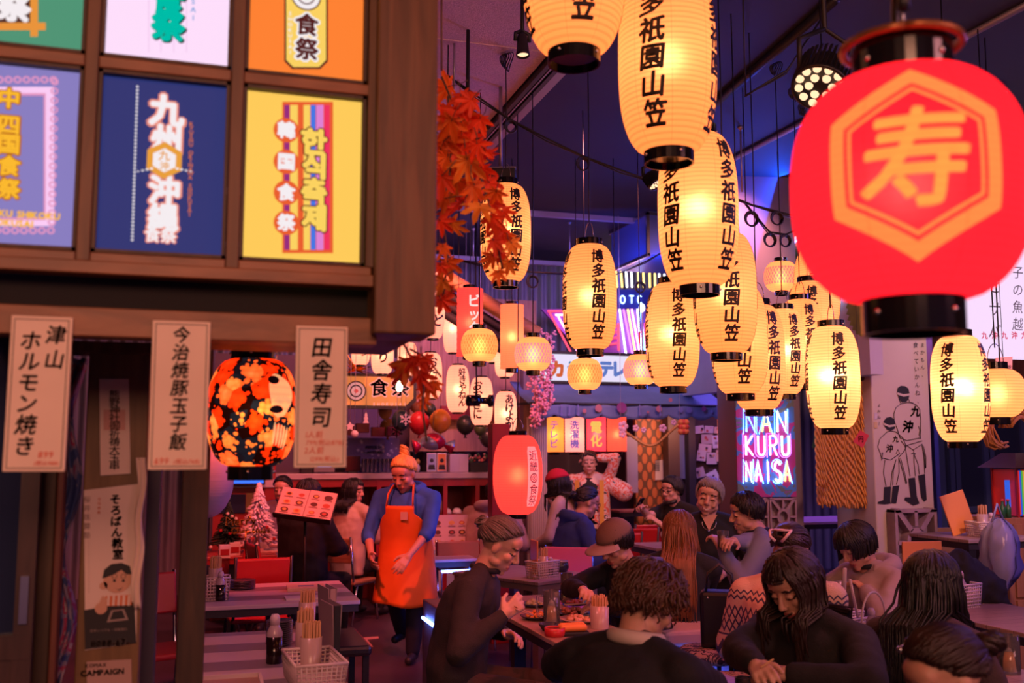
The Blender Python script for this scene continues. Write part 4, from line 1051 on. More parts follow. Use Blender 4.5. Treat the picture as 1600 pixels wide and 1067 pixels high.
# Christmas cloth with snowflakes and a greeting, ornaments in front
CLOTHP = mat('violet winter cloth', (.15, .11, .24), .7, var=.15)
L0 = P(540, 745, 11.0)
def fx(L, q, u):
    rnd = random.Random(3)
    for k in range(46):
        c = q(rnd.uniform(540, 622), rnd.uniform(688, 738)); r = rnd.uniform(.8, 3.4) * u
        if r < 1.8 * u: disc(L, c, r, 0, .003, n=10)
        else:
            for t in range(3):
                a = PI * t / 3; dx, dz = math.cos(a) * r, math.sin(a) * r; nx, nz = -math.sin(a) * r * .14, math.cos(a) * r * .14
                strip(L, [(c[0] - dx - nx, c[1] - dz - nz), (c[0] + dx - nx, c[1] + dz - nz), (c[0] + dx + nx, c[1] + dz + nz), (c[0] - dx + nx, c[1] - dz + nz)], 0, .003 + t * .0006)
    flat_text(L, 'MERRY', 8 * u, q(583, 699), 0, False, .05, off=.004); flat_text(L, 'CHRISTMAS', 6 * u, q(583, 706.5), 0, False, .05, off=.004)
sheet('winter_cloth', [(538, 684), (624, 684), (624, 744), (538, 744)], 11.0, CLOTHP, 'violet winter cloth with snowflakes and a greeting behind the counter', 'cloth', fx, [mat('pale lilac print', (.55, .48, .62), .6)])
ORN = mat('pale ornament', (.70, .55, .60), .5)
def hang(o, z, top): mb = MB(); mb.tube([(0, 0, z), (0, 0, top)], .0025, 5); mb.build('thread', ORN, o)
def star_pts(n, r0, r1): return [((r0 if k % 2 == 0 else r1) * math.sin(PI * k / n), (r0 if k % 2 == 0 else r1) * math.cos(PI * k / n)) for k in range(2 * n)]
for px, py, s_, kind, lab in ((547, 666, 8, 'star', 'pale star ornament on a thread'), (572, 652, 9, 'tree', 'pale fir-tree ornament on a thread'), (620, 674, 10, 'snow', 'large pale snowflake ornament above the waiter'), (634, 655, 10, 'snow2', 'slim pale snowflake ornament beside the red balloon'), (554, 678, 6, 'ball', 'mauve bauble under the star ornament')):
    p = P(px, py, 9.6); u = s_ * mpp(9.6); o = thing('hanging_ornament', lab, 'ornament', p, 0, 'ornaments hanging over the counter'); mb = MB()
    if kind == 'star': mb.poly(star_pts(5, u, u * .5), .012)
    elif kind == 'tree': mb.poly([(0, u), (-u * .3, u * .3), (-.15 * u, u * .3), (-.42 * u, -.3 * u), (-.2 * u, -.3 * u), (-.5 * u, -u), (.5 * u, -u), (.2 * u, -.3 * u), (.42 * u, -.3 * u), (.15 * u, u * .3), (u * .3, u * .3)], .012)
    elif kind == 'ball': mb.ball((0, 0, 0), u, 14)
    else:
        for t in range(6 if kind == 'snow' else 3):
            for s2 in (-1, 1):
                M4 = Matrix.Rotation(2 * PI * t / 6 + (0 if s2 > 0 else PI), 4, 'Y'); mb.box((0, 0, u * .5), (u * .14, .012, u), 0, M4)
                mb.box((0, 0, u * .65), (u * .5, .01, u * .12), 0, M4)
    mb.build('ornament', ORN, o); hang(o, u * .8, CEIL - p.z)
# boxes in a row over the cloth (red gift boxes)
for i, (px, py) in enumerate(((543, 680), (566, 676), (590, 682), (614, 681))):
    p = P(px, py, 10.75); o = MB().box((0, 0, .05), (.14, .1, .1), bev=.005).build('gift_box', RED, None, p); tag(o, ['red box at the left end of the hanging row', 'red box second in the hanging row over the winter cloth', 'red box third in the hanging row over the winter cloth', 'red box behind the large snowflake'][i], 'box', 'red boxes over the winter cloth')
    MB().box((0, 0, 0), (.143, .02, .1)).build('ribbon', ORN, o, (0, 0, .05)); MB().tube([(0, 0, .1), (0, 0, CEIL - p.z)], .003, 5).build('thread', ORN, o)
# things on the counter
def oncounter(px, y=YC + .2): p = PY(px, 740, y); return Vector((p.x, y, ctop))
def simple(name, label, cat, loc, parts, group=None, rz=0):
    o = thing(name, label, cat, loc, rz, group)
    for nm, mb, m in parts: mb.build(nm, m, o)
    return o
simple('monitor', 'small black screen on the counter beside the violet cloth', 'screen', oncounter(551), [('screen', MB().box((0, 0, .1), (.16, .02, .16), bev=.004), BLACK_GLOSS), ('stand', MB().box((0, .01, .01), (.1, .08, .02)), BLACK)])
simple('card_terminal', 'grey till machine with a blue screen on the counter', 'till', oncounter(505), [('body', MB().box((0, 0, .07), (.22, .2, .12), bev=.01), mat('grey plastic', (.2, .18, .2), .5)), ('display', MB().box((0, -.105, .1), (.14, .01, .06)), glow('blue display', (.12, .3, 1), 1.2))])
simple('file_box', 'dark file box next to the till', 'box', oncounter(478), [('box', MB().box((0, 0, .08), (.12, .2, .16), bev=.005), BLACK)])
GLS = glass('clear glass', (.92, .90, .94), .03, tr=.93)
gi = 0
for r_ in range(2):
    for k in range(8):
        p = oncounter(568 + k * 6.4, YC + .12 + r_ * .12)
        o = thing('drinking_glass', ['stacked tumbler in the row of glasses on the counter', 'stacked tumbler in the rear row of glasses on the counter'][r_], 'glass', p, 0, 'rows of clean tumblers on the counter')
        mb = MB(); mb.lathe([(.017, .002), (.020, .09), (.021, .15), (.019, .15), (.016, .012)], 12, caps=False); mb.build('glass', GLS, o)
FRW = mat('white picture frame', (.6, .55, .58), .4)
for px, c1, lab in ((674, (.25, .32, .5), 'small framed bluish portrait on the counter'), (690, (.6, .2, .06), 'small framed orange portrait on the counter')):
    o = simple('picture_frame', lab, 'picture', oncounter(px), [('frame', MB().box((0, 0, .11), (.105, .015, .2), bev=.003), FRW), ('picture', MB().box((0, -.009, .11), (.09, .004, .18)), mat('portrait ground %.2f' % c1[0], c1, .5))])
    L = MB(); disc(L, (0, .13), .022, 0, .012); strip(L, [(-.04, .03), (-.03, .085), (.03, .085), (.04, .03)], 0, .012); L.build('portrait', BRUSH, o)
for px in (708, 722):
    simple('acrylic_case', 'clear plastic case on the counter ' + ('left of' if px < 715 else 'beside') + ' the flower planter', 'case', oncounter(px), [('case', MB().box((0, 0, .1), (.11, .14, .2), bev=.008), mat('milky plastic', (.42, .36, .44), .3))])
pl = simple('flower_planter', 'dark planter of small pink and cream blooms on the counter', 'planter', oncounter(746), [('trough', MB().box((0, 0, .055), (.2, .12, .11), bev=.006), BLACK)])
rnd = random.Random(8)
mb = MB()
for k in range(26): mb.ball((rnd.uniform(-.09, .09), rnd.uniform(-.05, .05), rnd.uniform(.12, .2)), rnd.uniform(.012, .024), 8, rnd.randint(0, 2))
mb.build('blooms', [mat('cream bloom', (.7, .4, .3), .6), mat('pink bloom', (.6, .15, .15), .6), mat('leaf', (.05, .1, .04), .6)], pl)
o = simple('toy_figure', 'tiny yellow and white toy on the counter behind the waiter', 'toy', oncounter(652), [('body', MB().ball((0, 0, .05), (.03, .03, .05), 12), mat('white toy', (.7, .6, .55), .5)), ('head', MB().ball((0, 0, .12), .03, 12), mat('yellow toy', (.8, .45, .08), .5))])
# crockery in the shelf below
for k, px in enumerate((698, 714, 742, 757)):
    p = PY(px, 790, YC + .15); o = thing('bowl_stack', ['upturned white bowls at the left of the lower shelf', 'white bowls in the middle of the lower shelf', 'pale tray of cups on the lower shelf', 'stack of cups by the hooded diner'][k], 'bowls', (p.x, YC + .15, ctop - .442), 0, 'crockery on the lower shelf')
    mb = MB(); mb.lathe([(.055, 0), (.05, .03), (.03, .055), (.012, .06)], 16); mb.build('bowl', mat('white china', (.65, .55, .58), .3), o)
p = PY(692, 780, YC + .1); simple('squeeze_bottle', 'white squeeze bottle on the lower shelf', 'bottle', (p.x, YC + .1, ctop - .442), [('bottle', MB().lathe([(.028, 0), (.03, .12), (.012, .17), (.004, .24)], 14), mat('white plastic', (.65, .55, .58), .4))])

# red TV wall at the left back, white tree and dark tree on a red table
YT = 10.1
slab('wall_red', 325, 432, 690, 1040, YT, .06, mat('red wall', (.26, .012, .014), .5), 'red wall', None, kind='structure', z0=0)
slab('wall_white_band', 345, 432, 748, 762, YT - .02, .02, mat('white band', (.5, .42, .5), .5), '', None, kind='structure')
slab('window_8', 338, 384, 772, 802, YT - .02, .02, GLZ, '', None, kind='structure'); slab('window_9', 384, 412, 770, 800, YT - .02, .02, mat('yellowish pane', (.16, .14, .04), .5), '', None, kind='structure')
x0, x1, za, zb = span(347, 415, 717, 758, YT - .12); tv = thing('television', 'flat television with a blue glowing rim below the flowered lantern', 'television', ((x0 + x1) / 2, YT - .12, za)); w, h = x1 - x0, zb - za
MB().box((0, 0, h / 2), (w, .05, h), bev=.004).build('casing', mat('dark plastic', (.02, .02, .03), .3), tv)
MB().box((0, -.028, h / 2), (w - .03, .006, h - .03)).build('lit_rim', glow('blue screen glow', (.03, .16, 1.0), 1.3), tv)
MB().box((0, -.034, h / 2 + .02), (w - .11, .006, h - .12)).build('dark_screen', mat('dark screen', (.012, .010, .02), .2), tv); MB().box((0, .06, h / 2), (.2, .08, .2)).build('wall_bracket', BLACK, tv)
p = P(325, 750, 6.4)
mb = MB(); mb.ball((0, 0, 0), (.16, .16, .24), 24); o = mb.build('paper_globe', mat('lilac paper globe', (.40, .33, .42), .6, bump=.2, bscale=12, stretch=(.2, .2, 6)), None, p); tag(o, 'pale lilac paper globe peeping out behind the dark slim post', 'paper globe')
MB().tube([(0, 0, .23), (0, 0, CEIL - p.z)], .004, 6).build('cord', CABLE, o)

# awning stall
YA = 10.15
x0, x1, za, zb = span(832, 1118, 556, 599, YA - .1)
bx = thing('box_sign', 'long white lit box sign above the blue awning', 'sign', ((x0 + x1) / 2, YA - .1, za)); w, h = x1 - x0, zb - za
MB().box((0, .1, h / 2), (w, .2, h), bev=.004).build('frame', BLACK, bx)
MB().box((0, -.004, h / 2), (w - .05, .01, h - .07)).build('lit_face', glow('white lit face', (.86, .78, 1.0), .95), bx)
L = MB(); q = lambda px, py: (PY(px, py, YA - .1).x - (x0 + x1) / 2, PY(px, py, YA - .1).z - za); u = abs(q(0, 600)[1] - q(0, 601)[1])
for t, px, m_ in (('カ', 869, 0), ('ラ', 897, 1), ('ー', 922, 1), ('テ', 946, 2), ('レ', 968, 2), ('ビ', 998, 2)): flat_text(L, t, 33 * u, q(px, 577), m_, False, .06, off=.012, sq=1) if False else flat_text(L, t, 33 * u, q(px, 577), m_, False, .06, None, None, .012)
flat_text(L, '電化堂', 15 * u, q(1085, 587), 2, False, .05, None, None, .012); flat_text(L, '放送', 14 * u, q(1052, 587), 2, False, .05, None, None, .012)
L.build('lettering', [glow('orange sign print', (.9, .16, .05), .7), glow('turquoise sign print', (.05, .35, .6), .7), glow('periwinkle sign print', (.16, .26, .75), .7)], bx)
# awning cloth
AW = mat('slate blue awning cloth', (.13, .17, .33), .75, bump=.25, bscale=6, stretch=(1, 1, .4), var=.12)
x0, x1 = PY(829, 655, YA - .75).x, PY(1147, 655, YA - .75).x
ztop_, zbot = PY(980, 600, YA - .05).z, PY(980, 646, YA - .75).z
aw = thing('awning', 'slate blue scalloped awning over the second back stall', 'awning', ((x0 + x1) / 2, YA, zbot)); w = x1 - x0
v, f = [], []; nx, nz = 120, 14
for j in range(nz + 1):
    t = j / nz
    for i in range(nx + 1):
        x = -w / 2 + w * i / nx
        if t <= .7:
            s_ = t / .7; y = -.05 - .7 * s_; z = (ztop_ - zbot) + ((zbot + .09) - ztop_) * s_ - .03 * math.sin(PI * s_) + .008 * math.sin(x * 9 + 3 * s_) * s_
        else:
            s_ = (t - .7) / .3; sc = abs(math.sin(PI * (i / nx) * 9)); y = -.75 - .012 * math.sin(x * 14); z = .09 - s_ * (.10 + .05 * sc ** .6)
        v.append(Vector((x, y, z)))
for j in range(nz):
    for i in range(nx): q_ = j * (nx + 1) + i; f.append((q_, q_ + 1, q_ + nx + 2, q_ + nx + 1))
o = MB().add(v, f).build('cloth', AW, aw); o.modifiers.new('thick', 'SOLIDIFY').thickness = .006
L = MB(); rnd = random.Random(12)
for px, py, r, m_ in ((934, 638, 7, 0), (970, 637, 10, 1), (1028, 639, 6, 0), (1046, 625, 4, 0), (1062, 641, 5, 2), (1075, 641, 6, 2), (1098, 639, 5, 1), (1110, 643, 3, 2), (912, 642, 4, 0), (1011, 644, 2.5, 0)):
    yy = YA - .765; p = PY(px, py, yy); disc(L, (p.x - (x0 + x1) / 2, p.z - zbot + .0), r * u * .95, m_, .79, n=14)
for px in (876, 888, 902, 998, 1030, 1118):
    p = PY(px, 640, YA - .765); L.box((p.x - (x0 + x1) / 2, -.79, p.z - zbot), (.012, .002, .10), 2); disc(L, (p.x - (x0 + x1) / 2, p.z - zbot - .05), .015, 2, .79, n=10)
L.build('printed_motifs', [mat('rose print', (.42, .16, .20), .7), mat('plum print', (.22, .04, .20), .7), mat('periwinkle print', (.16, .17, .42), .7)], aw)
mb = MB(); mb.tube([(-w / 2, -.75, .09), (w / 2, -.75, .09)], .014, 8)
for sx in (-1, 1): mb.tube([(sx * w / 2 * .99, -.75, .09), (sx * w / 2 * .99, 0.2, .12)], .012, 8)
mb.build('rail', CABLE, aw)
# interior of that stall
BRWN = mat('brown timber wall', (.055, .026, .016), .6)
def ovals(name, bg, fg, n=8.5):
    if name in MATS: return MATS[name]
    m = mat(name, bg, .6); nt = m.node_tree; L_ = nt.links.new
    tc = nt.nodes.new('ShaderNodeTexCoord'); sp = nt.nodes.new('ShaderNodeSeparateXYZ'); L_(tc.outputs['Object'], sp.inputs[0])
    def M_(op, a, b=None):
        k = nt.nodes.new('ShaderNodeMath'); k.operation = op
        for i, q in enumerate((a, b)):
            if q is None: continue
            if isinstance(q, (int, float)): k.inputs[i].default_value = q
            else: L_(q, k.inputs[i])
        return k.outputs[0]
    X = M_('MULTIPLY', sp.outputs['X'], n); Z = M_('MULTIPLY', sp.outputs['Z'], n * .62)
    def cell(ox):
        a = M_('SUBTRACT', M_('FRACT', M_('ADD', X, 20 + ox)), .5); b = M_('SUBTRACT', M_('FRACT', M_('ADD', Z, 20 + ox)), .5)
        return M_('ADD', M_('MULTIPLY', a, a), M_('MULTIPLY', M_('MULTIPLY', b, b), .8))
    d = M_('MINIMUM', cell(0), cell(.5)); cr = nt.nodes.new('ShaderNodeValToRGB'); e = cr.color_ramp; e.interpolation = 'CONSTANT'
    e.elements[0].color = (*fg, 1); e.elements[1].position = .07; e.elements[1].color = (*[c * .35 for c in fg], 1); q = e.elements.new(.10); q.color = (*bg, 1)
    L_(d, cr.inputs[0]); L_(cr.outputs[0], nt.nodes['Principled BSDF'].inputs['Base Color']); return m
slab('wall_papered', 994, 1050, 655, 780, 10.3, .06, ovals('retro oval wallpaper', (.10, .045, .015), (.42, .12, .03)), '', None, kind='structure', z0=0)
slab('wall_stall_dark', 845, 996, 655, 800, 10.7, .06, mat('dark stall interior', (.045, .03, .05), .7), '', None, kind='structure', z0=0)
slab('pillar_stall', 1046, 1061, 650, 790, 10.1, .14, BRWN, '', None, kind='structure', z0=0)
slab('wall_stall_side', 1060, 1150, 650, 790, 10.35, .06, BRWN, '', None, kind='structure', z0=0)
slab('window_10', 1062, 1078, 660, 748, 10.3, .03, mat('blue grey pane', (.16, .17, .28), .2), '', None, kind='structure')
slab('pillar_stall_slim', 1078, 1086, 650, 790, 10.1, .1, mat('dark upright', (.02, .015, .025), .5), '', None, kind='structure', z0=0)
slab('panel_strip', 980, 996, 682, 770, 10.25, .04, mat('lilac grey panel', (.24, .20, .30), .5), 'narrow lilac grey notice panel beside the oval wallpaper', 'panel')
def fc(L, q, u):
    for k in range(7): L.box((q(1027 + 0, 722 + k * 3.2)[0], -.006, q(0, 722 + k * 3.2)[1]), (9 * u, .002, 1.4 * u), 0)
sheet('timetable', [(1024, 719), (1044, 718), (1044, 749), (1024, 750)], 10.28, mat('cream paper', (.55, .42, .33), .7), 'small cream notice pinned on the oval wallpaper', 'notice', fc, [BRUSH])
# collage of papers
rnd = random.Random(21); cols_ = [(.58, .48, .46), (.5, .40, .42), (.62, .40, .30), (.46, .34, .32), (.55, .5, .55), (.6, .44, .4)]
pl_ = [(1093, 671, 14, 12), (1108, 671, 14, 11), (1122, 672, 12, 10), (1105, 686, 18, 15), (1120, 690, 14, 20), (1102, 700, 20, 12), (1096, 712, 14, 16), (1112, 716, 16, 18), (1126, 712, 14, 18), (1094, 738, 14, 16), (1114, 744, 18, 16), (1132, 738, 14, 18), (1122, 758, 18, 14), (1140, 756, 14, 22), (1134, 722, 12, 12), (1102, 760, 14, 14)]
for i, (px, py, w_, h_) in enumerate(pl_):
    an = rnd.uniform(-.15, .15) if i < 9 else rnd.uniform(-.5, .5); c, s_ = math.cos(an), math.sin(an)
    cs = [(px + (a * c - b * s_), py + (a * s_ + b * c)) for a, b in ((-w_ / 2, -h_ / 2), (w_ / 2, -h_ / 2), (w_ / 2, h_ / 2), (-w_ / 2, h_ / 2))]
    def fp(L, q, u, px=px, py=py, w_=w_, h_=h_, i=i):
        r = random.Random(i)
        for k in range(3): disc(L, q(px + r.uniform(-.3, .3) * w_, py + r.uniform(-.3, .3) * h_), r.uniform(1.2, 3) * u, r.randint(0, 2), .0035 + k * .0006, n=10)
        for k in range(3): L.box((q(px, 0)[0], -.004, q(0, py + h_ * (.1 + .12 * k))[1]), (w_ * .6 * u, .001, 1.0 * u), 0)
    sheet('pinned_paper', cs, 10.33 - .004 * i, mat('pinned paper %d' % (i % 6), cols_[i % 6], .7), ['small card with pictures at the upper left of the paper collage', 'card with round pictures at the top of the paper collage', 'card beside the orange cylinder lantern', 'pale menu sheet in the upper middle of the collage', 'menu sheet with a red picture beneath the orange cylinder lantern', 'wide photo strip in the middle of the collage', 'sheet of food pictures at the left edge of the collage', 'large sheet of food pictures in the middle of the collage', 'sheet of food pictures at the right of the collage', 'tilted sheet low at the left of the collage', 'tilted sheet just above the grey-haired man', 'tilted sheet right of the white slogan', 'sheet showing beside the laughing man\'s hair', 'bluish sheet by the neon board', 'small square sheet near the neon board', 'sheet behind the laughing man\'s head'][i], 'paper', fp, [mat('dark print', (.08, .04, .05), .7), mat('red print', (.45, .08, .07), .7), mat('tan print', (.5, .3, .14), .7)], group='papers pinned up beside the neon board')
# garland
g0, g1 = P(970, 672, 10.0), P(1062, 664, 9.9); o = thing('flower_garland', 'yellow and green garland with pink paper flowers under the awning', 'garland', g0)
pts = [((g1 - g0) * t + Vector((0, 0, -.16 * math.sin(PI * t) + .02 * math.sin(9 * t)))) for t in [k / 20 for k in range(21)]]
MB().tube(pts, .014, 8).build('ribbon', mat('ochre ribbon', (.45, .22, .04), .6), o); MB().tube([pts[0], pts[0] + Vector((0, 0, CEIL - g0.z))], .002, 4).tube([pts[-1], pts[-1] + Vector((0, 0, CEIL - g1.z))], .002, 4).build('thread', ORN, o)
mb = MB()
for px, py, s_ in ((973, 666, 9), (972, 678, 7), (993, 669, 6), (1005, 672, 5), (1035, 669, 7), (1052, 660, 5)):
    c = P(px, py, 9.93) - g0; u2 = s_ * mpp(9.93)
    for k in range(5): a = 2 * PI * k / 5; mb.ball(c + Vector((u2 * .55 * math.cos(a), -.01, u2 * .55 * math.sin(a))), (u2 * .45, .012, u2 * .45), 10)
mb.build('paper_flowers', mat('pink paper', (.62, .36, .42), .6), o)
mb = MB(); 
for k in range(9): mb.ball(P(1064 + (k % 3) * 4, 660 + (k // 3) * 7, 9.9) - g0, .035, 8, k % 2)
mb.build('leaf_cluster', [mat('orange leaf', (.6, .16, .03), .6), mat('red leaf', (.5, .05, .02), .6)], o)
# hanging blossom
rnd = random.Random(5); o = thing('hanging_blossom', 'pink artificial blossom trailing beside the round pink banded lantern', 'blossom', P(845, 560, 9.5))
b0 = P(845, 560, 9.5); mb = MB(); sm = MB()
for st, (px, top, bot) in enumerate(((835, 585, 650), (848, 565, 656), (858, 520, 640), (842, 512, 530), (852, 600, 640), (838, 640, 668))):
    n = int((bot - top) / 2.2)
    sm.tube([P(px, top, 9.5) - b0, P(px + 2, (top + bot) / 2, 9.5) - b0, P(px, bot, 9.5) - b0], .004, 5)
    for k in range(n):
        c = P(px + rnd.gauss(0, 4.5), top + (bot - top) * k / n, 9.5 + rnd.uniform(-.06, .06)) - b0
        for t in range(4): a = rnd.uniform(0, 6.3); mb.ball(c + Vector((.016 * math.cos(a), rnd.uniform(-.01, .01), .016 * math.sin(a))), (.014, .009, .012), 6)
mb.build('petals', mat('pink petal', (.70, .30, .42), .6), o); sm.build('stems', mat('brown stem', (.12, .06, .04), .6), o)

# ------------------------------------------------------------------ neon
def neon(name, c, s=5.0): return glow(name, c, s)
NW, NB, NY, NP, NR, NPU = neon('white neon', (.85, .82, 1.0), 5), neon('blue neon', (.12, .35, 1.0), 7), neon('yellow neon', (1, .62, .15), 4), neon('pink neon', (1.0, .35, .75), 6), neon('red neon', (1.0, .05, .10), 2.6), neon('violet neon', (.55, .16, 1.0), 3.0)
YN = 11.3
nf = thing('neon_fan', 'big neon fan of rays and looped tubes behind the cream lanterns', 'neon sign', PY(985, 556, YN)); nb = PY(985, 556, YN)
def N3(px, py, dy=0.0): return PY(px, py, YN + dy) - nb
mb = MB(); mb.poly([(N3(x, y).x, N3(x, y).z) for x, y in ((848, 482), (990, 482), (1035, 482), (1012, 556), (918, 556))], .04); mb.build('violet_board', mat('violet neon board', (.28, .10, .50), .5), nf, (0, .05, 0))
mb = MB(); mb.poly([(N3(x, y).x, N3(x, y).z) for x, y in ((955, 452), (1040, 452), (1034, 481), (960, 481))], .03); mb.build('blue_plate', mat('blue neon plate', (.05, .07, .50), .4), nf, (0, .02, 0))
r_ = .012
mb = MB(); mb.tube([N3(x, y) for x, y in ((856, 486), (902, 486), (935, 548), (920, 556), (894, 554), (858, 487))], r_, 8); mb.build('red_tube', NR, nf)
mb = MB(); mb.tube([N3(x, y) for x, y in ((868, 492), (900, 492), (928, 548), (905, 553), (872, 494))], r_, 8); mb.build('white_tube', NP, nf)
for i, px in enumerate((966, 982, 1001, 1019, 1034, 1050)):
    lean = (px - 1005) * .03
    pts = [N3(px - 3 - lean, 449), N3(px - 4 + lean * 0, 422)] + [N3(px + 4.2 * math.sin(a) , 418 - 3.5 * math.cos(a)) for a in (-1.3, -.6, 0, .6, 1.3)] + [N3(px + 4, 422), N3(px + 5 - lean, 449)]
    MB().tube(pts, r_, 8).build('loop_tube', NY if i in (0, 2, 3) else NW, nf)
for i, (a, b) in enumerate(((968, 978), (974, 988), (981, 993), (987, 1000), (996, 1003), (1001, 1008))):
    MB().tube([N3(a, 483), N3(b, 553)], r_, 8).build('ray_tube', (NW, NPU, NY, NP, NW, NB)[i], nf)
L = MB()
for c, px in (('O', 973), ('T', 986), ('C', 999)):
    pass
def letter_tubes(strokes, c, w, h):     # strokes in a unit box
    return [[(c[0] + (x - .5) * w, c[1] + (y - .5) * h) for x, y in s] for s in strokes]
ARC = lambda cx, cy, rx, ry, a0, a1, n=12: [(cx + rx * math.cos(R(a0 + (a1 - a0) * k / n)), cy + ry * math.sin(R(a0 + (a1 - a0) * k / n))) for k in range(n + 1)]
STROKES = {'N': [[(0, 0), (.03, 1), (.97, 0), (1, 1)]], 'A': [[(0, 0), (.5, 1), (1, 0)], [(.2, .35), (.8, .35)]], 'K': [[(0, 0), (0, 1)], [(1, 1), (.05, .48), (1, 0)]], 'U': [[(0, 1), (0, .25)] + ARC(.5, .25, .5, .25, 180, 360) + [(1, .25), (1, 1)]],
           'R': [[(0, 0), (0, 1)] + ARC(.5, .75, .5, .25, 90, -90) + [(.1, .5), (.45, .5), (1, 0)]], 'I': [[(.5, 0), (.5, 1)]], 'S': [ARC(.5, .75, .5, .25, 20, 250, 14) + ARC(.5, .26, .5, .26, 80, -150, 14)],
           'O': [ARC(.5, .5, .5, .5, 0, 360, 20)], 'T': [[(0, 1), (1, 1)], [(.5, 1), (.5, 0)]], 'C': [ARC(.5, .5, .5, .5, 50, 310, 16)]}
for c, px in (('O', 973), ('T', 987), ('C', 1000)):
    q = N3(px, 468)
    for s in letter_tubes(STROKES[c], (q.x, q.z), .06, .095): L.tube([(x, -.0, z) for x, z in s], .008, 8)
L.build('letter_tube', neon('pale blue neon', (.5, .75, 1.0), 3), nf)
L = MB()
for k in range(4): L.tube([N3(944, 512 + k * 9), N3(966, 509 + k * 9)], .012, 6)
L.tube([N3(966, 505), N3(967, 548)], .014, 6); L.tube([N3(998, 520), N3(1012, 514)], .012, 6); L.tube([N3(998, 528), N3(1012, 522)], .012, 6); L.tube([N3(1008, 505), N3(1010, 548)], .014, 6); L.tube([N3(999, 520), N3(999, 550)], .012, 6)
L.build('red_character_tube', NR, nf)
# globe bulb on a stand beside the fan
p = P(1003, 481, 11.15); o = thing('globe_bulb', 'white glowing globe bulb on a slim stem in front of the neon fan', 'bulb', p); MB().ball((0, 0, 0), (.035, .035, .05), 14).build('globe', neon('white globe', (1, .9, .95), 3), o); MB().tube([(0, 0, -.05), (0, 0, PY(980, 556, YA - .1).z - p.z + .01)], .012, 8).build('stem', mat('white stem', (.6, .5, .55), .4), o)

# neon board with three words
Mq = Matrix.Translation(BRD0) @ Matrix.Rotation(R(-17.3 + 5), 4, 'Z')
k_ = mpp(8.5)
nbd = thing('neon_board', 'pink and blue painted board with three rows of neon letters', 'neon sign', Mq @ Vector((0, -.0, -(775 - 700) * k_)), R(-17.3 + 5))
bw, bh = 93 * k_, 165 * k_
mb = MB(); mb.box((0, .0, bh / 2), (bw, .03, bh)); bo = mb.build('painted_board', patch_mat('painted camouflage', [(.35, .02, .20), (.04, .18, .55), (.10, .14, .14), (.22, .04, .30)], 3.2), nbd)
def row(word, x0, x1, zc, h, mats_):
    n = len(word); step = (x1 - x0) / n
    for i, c in enumerate(word):
        L = MB()
        wl = step * .55 if c != 'I' else step * .3
        for s in letter_tubes(STROKES[c], (x0 + step * (i + .5), zc), wl, h):
            L.tube([(x, -.035, z) for x, z in s], .0085, 8)
        L.build('letter_tube', mats_[i], nbd)
        L = MB()
        for s in letter_tubes(STROKES[c], (x0 + step * (i + .5), zc), wl + .045, h + .04):
            L.tube([(x, -.022, z) for x, z in s], .004, 6)
        L.build('outline_tube', NB if word != 'KURU' else NPU, nbd)
zz = lambda py: (775 - py) * k_
row('NAN', -bw * .40, bw * .40, zz(659), 32 * k_, [NB, NY, NW]); row('KURU', -bw * .40, bw * .42, zz(696), 30 * k_, [NP, NP, NP, NW]); row('NAISA', -bw * .40, bw * .42, zz(736), 30 * k_, [NW, NP, NP, NW, NY])
# arc of blue neon and a painted palm on the lintel wall
XW = 4.99
def W3(px, py, off=.02): p = PX(px, py, XW); p.x -= off; return p
pts = [W3(1272 + 52 * math.cos(a), 432 - 62 * math.sin(a)) for a in [R(150 - 215 * k / 24) for k in range(25)]]
for i, (rr, m_) in enumerate(((0, NB), (1, neon('ice neon', (.6, .8, 1.0), 3)))):
    pts = [W3(1268 + (50 + 4 * rr) * math.cos(a), 430 - (58 + 5 * rr) * math.sin(a), .03) for a in [R(150 - 215 * k / 24) for k in range(25)]]
    o = MB().tube(pts, .012, 8).build('neon_ring', m_); tag(o, ['inner blue neon ring on the pale wall behind the lantern cluster', 'outer ice-white neon ring on the pale wall behind the lantern cluster'][i], 'neon')
LEAFG = mat('painted leaf green', (.16, .20, .035), .6, var=.25, vscale=12); LEAFD = mat('painted leaf dark', (.05, .09, .03), .6, var=.2)
def leafpoly(p0, p1, wd, teeth, m, label):
    a, b = W3(*p0, .012), W3(*p1, .012); ax = (b - a); n = 16; up = Vector((1, 0, 0)).cross(ax).normalized(); v = []
    for side in (1, -1):
        for k in range(n + 1):
            t = k / n; w_ = wd * math.sin(PI * min(1, t * .96 + .02)) ** .7 * (1 - .30 * (k % 2) * teeth); v.append(a + ax * t + up * (side * w_))
    f = [(k, k + 1, n + 2 + k, n + 1 + k) for k in range(n)]
    o = MB().add(v, f, smooth=False).build('painted_leaf', m); o.modifiers.new('t', 'SOLIDIFY').thickness = .004; tag(o, label, 'mural leaf', 'leaves painted on the pale wall')
leafpoly((1232, 395), (1262, 358), .16, 1, LEAFG, 'ochre green leaf painted high on the pale wall, left of the scarlet lantern')
leafpoly((1330, 455), (1350, 525), .12, 1, LEAFG, 'long green leaf painted on the pale wall under the scarlet lantern')
leafpoly((1335, 560), (1272, 700), .10, 1, LEAFD, 'dark drooping leaf painted behind the lantern by the rope curtain')
